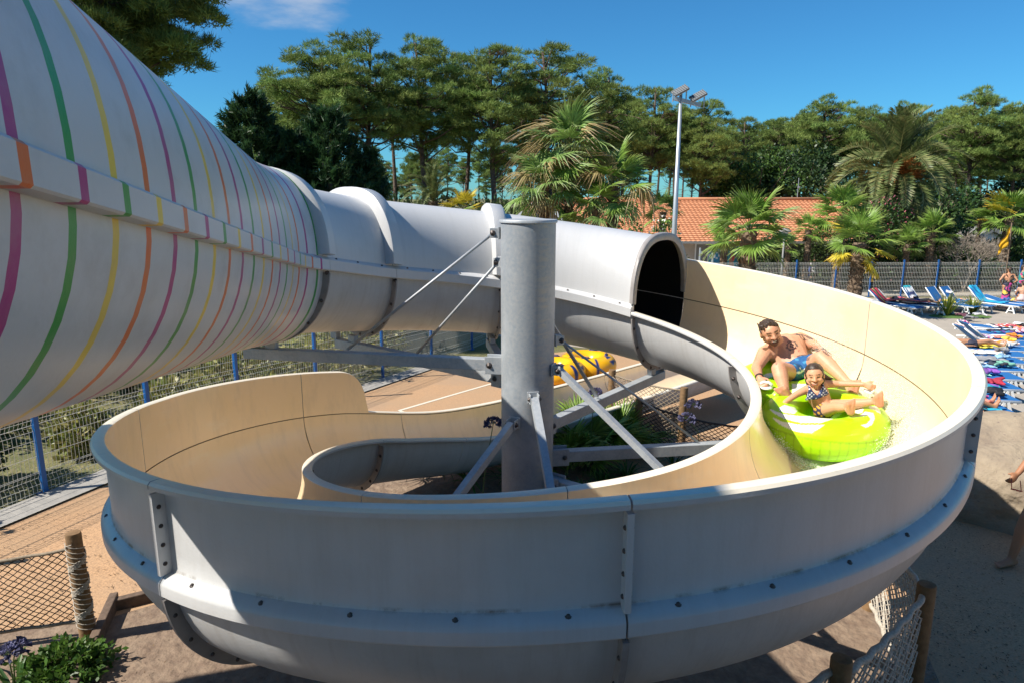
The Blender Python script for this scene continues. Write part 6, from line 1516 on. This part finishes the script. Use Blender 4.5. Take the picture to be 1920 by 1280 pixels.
def dwarf_palm(px,py,sc,label,seed,n=16,zf=0):
    p=G(px,py); e=empty('dwarf_palm',p,label,'plant','dwarf fan palms in the bed inside the spiral'); rg=np.random.default_rng(seed)
    for i in range(n):
        Mx=Matrix.Rotation(R(i*137.5),4,'Z')@Matrix.Rotation(-R(rg.uniform(20,82)),4,'Y')@Matrix.Rotation(R(rg.normal(0,15)),4,'X')@Matrix.Scale(sc*rg.uniform(.8,1.15),4); inst(fronds('green')[i%3],'frond',e,Mx)
dwarf_palm(1065,880,.42,'dwarf fan palm right against the column',1); dwarf_palm(1108,865,.50,'dwarf fan palm under the lower beam',2); dwarf_palm(1160,850,.46,'dwarf fan palm at the foot of the dark net post',3); dwarf_palm(1078,838,.46,'dwarf fan palm at the back of the bed by the exit lane',4,12)
for k,(px,py) in enumerate([(1050,925),(1130,905),(1175,895),(1095,925)]):
    blades(G(px,py),60,.34,.010,gr1,['grassy tuft at the base of the column','grassy tuft below the beam end','grassy tuft beside the cream inner rim','grassy tuft in the middle of the bed'][k],'plant','grass_tuft',.9,k+30,(30,85),'leafy tufts in the bed')
for k,(x,y,l) in enumerate([(2.0,3.3,.55),(1.55,2.95,.6),(2.35,3.75,.5),(1.1,2.7,.55)]):
    blades((x,y,0),26,l,.022,[(.05,.09,.02),(.09,.13,.03)],['flax plant behind the pale net nearest the log post','flax plant behind the pale net in the lower right','flax plant deepest under the right flank of the slide','flax plant at the bottom edge under the slide'][k],'plant','flax_plant',.35,k+40,(45,85),'flax plants under the slide')
# bottom left shrub
b=G(125,1268); bush((b.x,b.y,0),(.31,.25,.11),1700,.05,[(.07,.15,.02),(.10,.18,.03),(.045,.10,.02)],'low leafy green shrub in the bottom left bed',seed=91,name='shrub',cat='shrub')
# fallen bits on the soil
rg=np.random.default_rng(44); mb=MB()
for k in range(420):
    a=rg.uniform(0,1); x=lerp(e0.x+.1,-1.2,rg.uniform()); y=rg.uniform(3.9,5.3); r_=rg.uniform(.004,.012); mb.box((x,y,.015),(r_,r_*rg.uniform(.6,1.4),r_*.7),Matrix.Rotation(rg.uniform(0,3),3,'Z')@Matrix.Rotation(rg.uniform(-.4,.4),3,'X'))
o=mb.build('pebbles',M['soil']); tag(o,'small clods scattered over the bed soil','pebbles',kind='stuff')
# apron line along the exit lane
def strip(name,pts,wd,mtl,dz,label):
    for a,b in zip(pts[:-1],pts[1:]):
        pass
    V=[];F=[]
    P_=[Vector(p) for p in pts]
    for i,p in enumerate(P_):
        d=(P_[min(i+1,len(P_)-1)]-P_[max(i-1,0)]); d.z=0; d.normalize(); n_=Vector((d.y,-d.x,0)); V+=[p+n_*wd/2+Vector((0,0,dz)),p-n_*wd/2+Vector((0,0,dz))]
    for i in range(len(P_)-1): F.append((2*i,2*i+1,2*i+3,2*i+2))
    o=mk(name,V,F,mtl); tag(o,label,kind='structure'); return o
strip('painted_line',[G(748,770),G(850,740),G(940,714),G(1100,666),G(1250,618)],.07,M['cream_lip'],.012,'pale edging line on the sandy path behind the exit lane')
strip('painted_line',[G(748,770),G(790,782)],.05,M['cream_lip'],.0125,'short end of the pale edging line')
# ------------------------------------------------------------ sun loungers
def lounger_proto():
    e=empty('sun_lounger',(0,0,0),'x','sun lounger','blue and white sun loungers'); W2=.33
    for sy in(-1,1):
        mb=MB(); mb.tube([(-.62,sy*W2,.30),(1.30,sy*W2,.30)],.026,6); mb.build('side_rail',M['white_plastic'],e,True)
    for x in(-.35,1.05):
        for sy in(-1,1):
            mb=MB(); mb.beam((x-.14,sy*W2,0.0),(x-.03,sy*W2,.29),.05,.045); mb.beam((x+.14,sy*W2,0.0),(x+.03,sy*W2,.29),.05,.045); mb.beam((x-.1,sy*W2,.12),(x+.1,sy*W2,.12),.04,.04); mb.build('leg',M['white_plastic'],e)
    mb=MB(); mb.box((.62,0,.315),(1.36,.62,.014)); s_=mb.build('seat',M['sling_blue'],e)
    V=[];F=[]
    mb=MB(); mb.beam((-.06,0,.33),(-.62,0,.33+.0),.62,.014); 
    return e
def sling_back(e,ang):
    c,s_=math.cos(R(ang)),math.sin(R(ang)); 
    mb=MB(); mb.beam((-.07,0,.325),(-.07-.72*c,0,.325+.72*s_),.62,.016,up=(0,0,1)); mb.build('backrest',M['sling_blue'],e)
    for sy in(-1,1):
        mb=MB(); mb.tube([(-.07,sy*.33,.31),(-.07-.74*c,sy*.33,.31+.74*s_)],.022,6); mb.build('back_frame',M['white_plastic'],e,True)
lp0=lounger_proto(); LCH=list(lp0.children)
def lounger(loc,rz,ang,label,first=[True]):
    if first[0]: e=lp0; first[0]=False
    else:
        e=lp0.copy(); S.collection.objects.link(e)
        for ch in LCH: c=ch.copy(); S.collection.objects.link(c); c.parent=e
    e.location=loc; e.rotation_euler=(0,0,rz); e['label']=label; sling_back(e,ang); return e
def lw(e_loc,rz,x,y,z): return Vector(e_loc)+Matrix.Rotation(rz,3,'Z')@Vector((x,y,z))
def towel(loc,rz,pts,wd,colf,label,name='towel',group='towels on the loungers',thick=.014,seed=0,z=0.0):
    """a cloth strip lying along local points (x,z) of width wd"""
    rg=np.random.default_rng(seed); xs=[p[0] for p in pts]; n=26;m=12; V=[];F=[]; tt=np.linspace(0,1,n); px_=np.interp(tt,np.linspace(0,1,len(pts)),xs); pz=np.interp(tt,np.linspace(0,1,len(pts)),[p[1] for p in pts]); ph=rg.uniform(0,6,4)
    for side in(1,0):
        for i in range(n):
            for j in range(m):
                v=j/(m-1)-.5; w_=wd*(1+.06*math.sin(i*.6+ph[0])); r_=.012*math.sin(i*.9+ph[1]+v*5)+.010*math.sin(v*15+ph[2]+i*.3); V.append((px_[i]+.02*math.sin(v*9+ph[3]),v*w_+.012*math.sin(i*.7+ph[2]),pz[i]+z+(thick+r_+.012 if side else .0)))
    N_=n*m
    for i in range(n-1):
        for j in range(m-1): a=i*m+j; F.append((a,a+1,a+m+1,a+m)); F.append((N_+a,N_+a+m,N_+a+m+1,N_+a+1))
    for i in range(n-1):
        for j in(0,m-1): a=i*m+j; F.append((a,a+m,N_+a+m,N_+a))
    for j in range(m-1):
        for i in(0,n-1): a=i*m+j; F.append((a,N_+a,N_+a+1,a+1))
    V=np.array(V); C=colf(tt.repeat(m),np.tile(np.linspace(0,1,m),n)); C=np.concatenate([C,C]); o=mk(name,V,F,M['attr'],None,True,col=C); o.location=loc; o.rotation_euler=(0,0,rz); tag(o,label,'towel',group); return o
def stripes(cs,n,axis=1,seed=0):
    cs=np.array(cs)
    return lambda u,v: cs[(((v if axis else u)*n).astype(int))%len(cs)]
def mott(cs,seed=0,f=7):
    cs=np.array(cs); return lambda u,v: cs[((np.sin(u*f*2+seed)+np.sin(v*f+seed*2+u*5)+2)/4*len(cs)).astype(int).clip(0,len(cs)-1)]
def heap(loc,cols,label,seed,sz=.16,name='clothes_pile',n=7,cat='clothes'):
    rg=np.random.default_rng(seed); caps=[]
    for k in range(n):
        a=rg.uniform(0,6.28); b=rg.uniform(0,6.28); p=Vector((rg.normal(0,sz*.6),rg.normal(0,sz*.6),.03+rg.uniform(0,.05))); q=p+Vector((math.cos(a)*sz,math.sin(a)*sz,rg.uniform(-.02,.05))); caps.append((p,q,.045,.03))
    o=blob(name,caps,M['attr'],None,.018,1,patch(cols,14,seed)); o.location=loc; tag(o,label,cat,'belongings left on the loungers'); return o
# back row along the fence: backrests raised towards the fence
back=[(1655,548,40,'lounger under a dark striped towel at the left end of the fence row'),(1712,552,52,'lounger with a teal and navy striped towel over its back'),(1757,556,50,'lounger with a bare blue backrest beside the teal striped towel'),(1783,557,50,'lounger whose blue backrest carries a small white cloth'),(1838,562,48,'lounger draped with a turquoise patterned towel'),(1872,563,12,'lounger behind the woman in the sarong'),(1935,566,30,'lounger at the right end of the fence row')]
BR=[]
for k,(px,py,an,lab) in enumerate(back):
    F=26.6+.12*k; d=ray(px+10,565); t=F/d.y; loc=Vector((d.x*t,F,gz(F))); rz=R(-58); lounger(loc,rz,an,lab); BR.append((loc,rz,an))
def backtowel(k,colf,lab,wd=.5,full=True,seed=0):
    loc,rz,an=BR[k]; c,s_=math.cos(R(an)),math.sin(R(an)); pts=[(-.07-.76*c,.34+.76*s_-.10),(-.07-.74*c,.345+.74*s_),(-.07,.345),(.7 if full else -.02,.335)]; return towel(loc,rz,pts,wd,colf,lab,seed=seed)
backtowel(0,stripes([(.45,.02,.05),(.03,.03,.03),(.05,.25,.15),(.7,.3,.05),(.04,.04,.04),(.5,.04,.08)],9),'dark towel with red orange and green stripes over the first lounger of the fence row',seed=1,full=False)
backtowel(1,stripes([(.02,.35,.42),(.78,.78,.76),(.03,.04,.12),(.8,.8,.78)],13,0),'towel striped across in teal white and navy',full=False,seed=2)
backtowel(4,mott([(.01,.25,.45),(.02,.40,.60),(.01,.12,.35)],3,12),'turquoise patterned towel over a raised backrest',seed=3)
loc,rz,an=BR[3]; heap(lw(loc,rz,-.35,0,.62),[(.7,.7,.7),(.55,.55,.6)],'small white cloth hung on a blue backrest',9,.10)
loc,rz,an=BR[0]; 
# bather lying under coral towel
LT=G(1690,578); lounger(Vector((LT.x-.3,LT.y-.8,gz(LT.y))),R(-15),6,'lounger at the near left of the fence row under a coral towel')
towel(Vector((LT.x-.3,LT.y-.8,gz(LT.y))),R(-15),[(-.75,.42),(-.3,.5),(.3,.46),(.8,.40)],.62,mott([(.75,.16,.13),(.80,.20,.20),(.7,.12,.14)],2),'coral pink towel heaped over a lounger beside the cream rim',seed=6)
heap(lw((LT.x-.3,LT.y-.8,gz(LT.y)),R(-15),.35,0,.5),[(.02,.02,.03)],'small black bag on the coral towel',10,.08)
for k,(a,cs,lab) in enumerate([((2,.3),[(.8,.5,.03),(.7,.6,.1),(.03,.04,.1)],'yellow and navy cloth on the lounger beside the striped towel'),((3,.3),[(.7,.15,.03),(.03,.2,.4),(.8,.3,.1)],'orange and blue cloth left on the seat of a fence row lounger'),((5,.2),[(.7,.1,.2),(.8,.5,.1),(.05,.1,.3)],'bright clothes on the lounger behind the woman')]):
    loc,rz,an=BR[a[0]]; heap(lw(loc,rz,a[1],0,.36),cs,lab,20+k,.14)
# planter grasses between the rows
for k,(px,py,l) in enumerate([(1775,592,1.05),(1822,588,.85)]):
    p=G(px,py); blades(p,120,l,.020,gr2,['tall yellow edged grass clump beside the maroon towel','lower grass clump behind the grey bag'][k],'plant','grass_clump',.35,k+60,(48,88),'grass clumps on the sun deck')
pp=G(1800,594); sheet_=MB(); V=[(pp.x+1.15*math.cos(a),pp.y+.55*math.sin(a)) for a in np.linspace(0,6.28,25)[:-1]]
sheet('lawn',V,.016,mat('lawn_green',(.08,.16,.03),.95,bump=(60,.8,.02)),'small green turf patch round the grass clumps')
heap(G(1797,600)+Vector((0,0,.15)),[(.10,.03,.05),(.13,.05,.07)],'maroon towel hanging in front of the grass clump',31,.16); heap(G(1815,604)+Vector((0,0,.12)),[(.02,.02,.025),(.2,.2,.21)],'black and grey bag beside the maroon towel',32,.2); heap(G(1835,598)+Vector((0,0,.12)),[(.45,.45,.47),(.3,.3,.32)],'pale grey bag on the deck right of the black one',33,.17)
# main row: loungers side by side, feet to the right
n0=G(1895,800); n1=G(1925,612); 
NR=[]; K=13
labs=['a white towel and a sunbather lie on this nearest lounger of the long row','second lounger of the long row, with a lime towel','third lounger of the long row, under pink and turquoise towels','fourth lounger of the long row, with a magenta towel roll','fifth lounger of the long row, with a navy bundle','sixth lounger of the long row, with dark clothes at its foot','seventh lounger of the long row, mostly bare blue cloth','eighth lounger of the long row, with a white and coral towel','ninth lounger of the long row, where the yellow hat rests','tenth lounger of the long row, under a pale pink striped towel','eleventh lounger of the long row, with its back raised and a floral towel','twelfth lounger of the long row, with purple cloth','farthest lounger of the long row, with striped black and white cloth']
for k in range(K):
    t=k/(K-1); F=9.9+11.6*t; px=1888+34*min(1,t*1.3); d=ray(px,700); tt=F/d.y; foot_=Vector((d.x*tt,F,gz(F))); rz=R(-7); loc=foot_-Matrix.Rotation(rz,3,'Z')@Vector((1.25,0,0)); an=38 if k in(9,10) else 4
    lounger(loc,rz,an,labs[k]); NR.append((loc,rz,an))
def rowtowel(k,x0,x1,wd,colf,lab,seed,y=0,name='towel'):
    loc,rz,an=NR[k]; return towel(lw(loc,rz,0,y,0),rz,[(x0,.335),((x0+x1)/2,.345),(x1,.335)],wd,colf,lab,seed=seed,name=name)
rowtowel(0,-.5,.75,.5,mott([(.70,.72,.75),(.6,.63,.68)],1),'white towel on the nearest lounger of the long row',41)
rowtowel(1,.3,1.1,.5,mott([(.01,.28,.42),(.02,.36,.5)],5),'turquoise towel on the second lounger of the long row',42)
rowtowel(1,-.1,.9,.35,mott([(.55,.65,.05),(.7,.75,.15)],4),'lime yellow towel laid across the second lounger',43,y=.25)
rowtowel(2,.0,.8,.45,mott([(.65,.10,.35),(.02,.3,.4),(.75,.6,.68),(.7,.2,.4)],3,11),'towel mottled pink turquoise and white on the third lounger',44)
rowtowel(3,-.1,.9,.35,mott([(.01,.22,.33),(.02,.28,.4)],3),'teal towel bunched on the fourth lounger',45,y=-.12)
rowtowel(3,.2,1.15,.25,mott([(.40,.02,.20),(.45,.03,.25)],3),'magenta towel rolled along the fourth lounger',46,y=.2)
rowtowel(7,-.3,.7,.3,mott([(.75,.68,.66),(.72,.35,.25),(.75,.7,.7)],2,9),'narrow white and coral towel on the eighth lounger',47)
loc,rz,an=NR[9]
towel(loc,rz,[(-.07-.74*math.cos(R(38)),.35+.74*math.sin(R(38))),(-.07,.35),(.9,.34)],.46,stripes([(.75,.55,.55),(.78,.70,.70),(.74,.66,.70)],12,0),'long pale pink striped towel over a raised backrest of the long row',seed=48)
loc,rz,an=NR[10]
towel(loc,rz,[(-.07-.74*math.cos(R(38)),.35+.74*math.sin(R(38))),(-.07,.35),(.2,.34)],.42,mott([(.70,.55,.62),(.55,.08,.30),(.05,.3,.38),(.75,.7,.72)],5,14),'floral pink and teal towel beside the pale pink striped one',seed=49)
rowtowel(11,.1,.9,.32,mott([(.12,.04,.25),(.03,.2,.35)],6),'purple and teal cloth strip on the twelfth lounger',50)
rowtowel(12,.0,.9,.5,stripes([(.75,.75,.75),(.03,.03,.03),(.75,.75,.74),(.5,.2,.03)],9,0),'black and white striped cloth on the farthest lounger of the row',51)
for k,x,cs,lab,sz in [(4,.2,[(.03,.035,.06),(.05,.05,.08)],'navy bundle of clothes on the fifth lounger',.2),(4,-.35,[(.10,.06,.04)],'dark brown bag at the head of the fifth lounger',.12),(5,.85,[(.02,.02,.03),(.03,.04,.06)],'black shorts at the foot of the sixth lounger',.14),(5,.3,[(.25,.27,.22),(.5,.5,.48),(.1,.11,.09)],'grey patterned cloth on the sixth lounger',.15),(6,-.3,[(.6,.5,.68),(.7,.62,.72)],'lilac cloth on the seventh lounger',.14),(8,-.2,[(.03,.03,.05)],'dark shirt on the ninth lounger',.16),(2,-.35,[(.6,.15,.35),(.65,.2,.42)],'bright pink bundle at the head of the third lounger',.13),(11,.95,[(.7,.35,.42),(.75,.7,.7)],'pink and white cloth at the foot of the twelfth lounger',.13),(12,.95,[(.02,.02,.02),(.7,.7,.7)],'black bag with white straps on the farthest lounger',.16),(1,.75,[(.45,.08,.14),(.7,.65,.65)],'rose coloured cloth on the turquoise towel',.12)]:
    loc,rz,an=NR[k]; heap(lw(loc,rz,x,.0,.36),cs,lab,60+int(x*10)+k,sz)
# sunbathers
def lying(loc,rz,label,skin,wear,h=1.65,voxel=.014):
    e=empty('person',loc,label,'person',None,rz); k=h/1.75; c=[]; V_=lambda x,y,z: Vector((x,y,z))*k
    hR,hL=V_(.2,-.09,.10),V_(.2,.09,.10); kR,kL=V_(.64,-.13,.20),V_(.66,.10,.09); aR,aL=V_(1.02,-.14,.06),V_(1.08,.10,.06)
    c+=[(hR,hL,.10*k,.10*k),(V_(.2,0,.1),V_(-.2,0,.10),.12*k,.12*k),(V_(-.2,0,.1),V_(-.32,0,.11),.12*k,.09*k),(V_(-.3,-.17,.10),V_(-.3,.17,.10),.06*k,.06*k),(V_(-.35,0,.12),V_(-.45,0,.14),.055*k,.055*k)]
    for a,b,d in((hR,kR,aR),(hL,kL,aL)): c+=[(a,b,.09*k,.058*k),(b,d,.055*k,.036*k)]; foot(c,d,d+V_(.05,0,-.04),d+V_(.10,0,.17),k,lat=(0,1,0))
    for sg in(-1,1): sh=V_(-.3,sg*.18,.1); el=V_(-.05,sg*.28,.06); wr=V_(.18,sg*.24,.07); c+=[(sh,el,.052*k,.04*k),(el,wr,.04*k,.028*k)]; hand(c,wr,wr-el,(0,-sg,.2),(0,0,1),k,.3)
    q=head(c,V_(-.55,0,.17),(0.25,0,1),(-1,0,.25),k); blob('body',c,M['skin'],e,voxel,3,solid(skin)); blob('hair',[(q(0,.05,-.04),q(0,.06,.02),.085*k,.07*k),(q(0,.02,-.055),q(0,-.03,-.05),.07*k,.055*k)],M['hair'],e,voxel,2)
    blob('swimwear',[(hR,hL,.112*k,.112*k),(hR,lerp(hR,kR,.25),.10*k,.09*k),(hL,lerp(hL,kL,.25),.10*k,.09*k)],M['attr'],e,voxel,2,solid(wear)); return e,q
loc,rz,an=NR[1]; lying(lw(loc,rz,.05,-.02,.33),rz,'sunbather lying on the second lounger with bare feet over its end',(.42,.20,.11),(.03,.04,.1))
loc,rz,an=NR[0]; lying(lw(loc,rz,-.1,0,.33),rz,'tanned sunbather on the nearest lounger beside the grey flank of the slide',(.40,.19,.10),(.6,.08,.25))
loc,rz,an=NR[8]; e_,q_=lying(lw(loc,rz,-.35,.05,.33),rz,'sunbather with a yellow sun hat over the face in the middle of the long row',(.45,.23,.13),(.03,.03,.05))
hp=q_(0,.03,.03); mb=MB(); mb.lathe([(.0,.13),(.07,.12),(.10,.08),(.11,.0),(.17,-.02),(.175,-.03),(.10,-.015)],n=22); h_=mb.build('sun_hat',mat('hat_yellow',(.70,.42,.04),.8),None,True); Mx=Matrix.Rotation(rz,3,'Z'); h_.location=lw(loc,rz,-.35,.05,.33)+Mx@Vector(hp); tag(h_,'yellow sun hat resting on a sunbather in the long lounger row','hat')
loc=Vector((LT.x-.3,LT.y-.8,gz(LT.y))); lying(lw(loc,R(-15),.1,-.05,.34),R(-15),'sunbather under the coral towel at the left end of the deck',(.50,.28,.18),(.03,.05,.2))
# seated bather between the loungers
sp=G(1903,577); stand(Vector((sp.x,sp.y-.3,gz(sp.y))),1.5,R(150),dict(hd=(0,-.12,1.17),nk=(0,-.06,1.02),sR=(-.17,-.04,.95),sL=(.17,-.04,.95),ch=(0,0,.85),be=(0,.02,.66),pv=(0,.05,.48),hR=(-.09,.05,.46),hL=(.09,.05,.46),kR=(-.14,-.36,.50),kL=(.14,-.36,.50),aR=(-.14,-.40,.09),aL=(.14,-.40,.09),eR=(-.25,-.12,.70),wR=(-.16,-.32,.56),eL=(.25,-.12,.70),wL=(.16,-.32,.56)),'bather sitting on a lounger between the woman in the sarong and the man',(.48,.26,.16),parts=[('swimwear',lambda P,k:[(P['hR'],P['hL'],.12,.12),(P['pv'],P['be'],.14,.125)],solid((.6,.45,.42)))])
# sandals on the deck
for k,(px,py) in enumerate([(1905,712),(1912,716),(1908,728),(1915,733)]):
    p=G(px,py); mb=MB(); mb.add([(x_*.26/2,y_*.045,z_) for z_ in(0,.025) for x_,y_ in((-1,-.8),(-.5,-1),(.5,-1.1),(1,-.5),(1,.5),(.5,1.1),(-.5,1),(-1,.8))],[tuple(range(7,-1,-1)),tuple(range(8,16))]+[(i,(i+1)%8,8+(i+1)%8,8+i) for i in range(8)]); mb.tube([(.02,-.045,.02),(.05,0,.06),(.02,.045,.02)],.01,5)
    o=mb.build('sandal',M['rubber_black']); o.location=p+Vector((0,0,.012)); o.rotation_euler=(0,0,.5*k); tag(o,['black sandal lying nearest the feet of the sunbathers, left of its pair','black sandal right of its pair by the lounger legs','lower black sandal lying at an angle on the deck','rightmost black sandal by the edge of the view'][k],'sandal','black sandals on the deck')
# sunglasses in the hand of the passing bather
p=at(1906,918,fa_.y-.12); mb=MB()
for sg in(-1,1): mb.tube([(sg*.035+.026*math.cos(a),0,.020*math.sin(a)) for a in np.linspace(0,6.28,12)],.004,5)
mb.tube([(-.012,0,.008),(.012,0,.008)],.004,5); mb.tube([(-.06,0,0),(-.055,.10,-.01)],.004,5); mb.tube([(.06,0,0),(.055,.10,-.01)],.004,5)
o=mb.build('sunglasses',mat('red_frame',(.5,.02,.02),.3),None,True); o.location=p; o.rotation_euler=(1.2,.3,.2); tag(o,'red framed sunglasses dangling from the hand of the passing bather','sunglasses')

# more belongings on the long row, each named by its colour and lounger
rg=np.random.default_rng(77); ordn=['nearest','second','third','fourth','fifth','sixth','seventh','eighth','ninth','tenth','eleventh','twelfth','farthest']
palc=[('coral',(.72,.22,.16)),('white',(.74,.74,.72)),('mint green',(.25,.60,.45)),('black',(.02,.02,.025)),('lemon yellow',(.75,.62,.08)),('pale blue',(.25,.45,.65)),('crimson',(.50,.03,.06)),('orange',(.75,.28,.03)),('grey',(.28,.28,.29)),('violet',(.22,.08,.40))]
for k in range(13):
    for q in range(2):
        nm,c=palc[(k*3+q*7)%10]; loc,rz,an=NR[k]; x=.45+.45*q+rg.uniform(-.1,.12)
        if q==0: towel(lw(loc,rz,0,rg.uniform(-.1,.1),0),rz+rg.uniform(-.12,.12),[(x-.35,.34),(x,.35),(x+.35,.34)],rg.uniform(.22,.42),mott([c,tuple(v*.75 for v in c)],k),'crumpled %s towel across the seat of the %s lounger of the long row'%(nm,ordn[k]),seed=200+k)
        else: heap(lw(loc,rz,x,rg.uniform(-.12,.12),.36),[c,tuple(v*.6 for v in c)],'small %s bundle near the foot of the %s lounger of the long row'%(nm,ordn[k]),210+k*2,.11)
for k,(px,py) in enumerate([(1020,900),(960,925),(880,930),(830,915),(770,900),(1000,935),(900,905)]):
    p=G(px,py); blades((p.x,p.y,.18),40,.34,.012,gr1,['agapanthus leaves right at the foot of the column','leafy tuft in shade before the column','leafy tuft in shade left of the column','leafy tuft in the dark left part of the loop','leafy tuft by the grey inner wall of the loop','leafy tuft hidden behind the cream inner rim','leafy tuft under the left brace of the column'][k],'plant','leafy_tuft',.9,k+80,(25,80),'shaded leafy tufts inside the loop')

# dry needles and leaves blown over the path
rg=np.random.default_rng(91); T=[];C=[]
for k in range(1300):
    if k%2: px,py=rg.uniform(0,330),rg.uniform(960,1270)
    else: px,py=rg.uniform(1740,1920),rg.uniform(960,1280)
    p=np.array(G(px,py))+np.array([0,0,.016]); a=rg.uniform(0,6.28); l=rg.uniform(.01,.035); w_=rg.uniform(.002,.008); d=np.array([math.cos(a),math.sin(a),rg.uniform(0,.15)])*l; s_=np.array([-math.sin(a),math.cos(a),0])*w_
    T+=[p-s_,p+s_,p+d]; C+=[np.array([(.16,.09,.04),(.24,.16,.07),(.07,.05,.03)][rg.integers(0,3)])]*3
o=mktri('leaf_litter',np.array(T),M['leaf'],None,np.array(C)); tag(o,'dry needles and bits of leaf scattered over the path',kind='stuff')
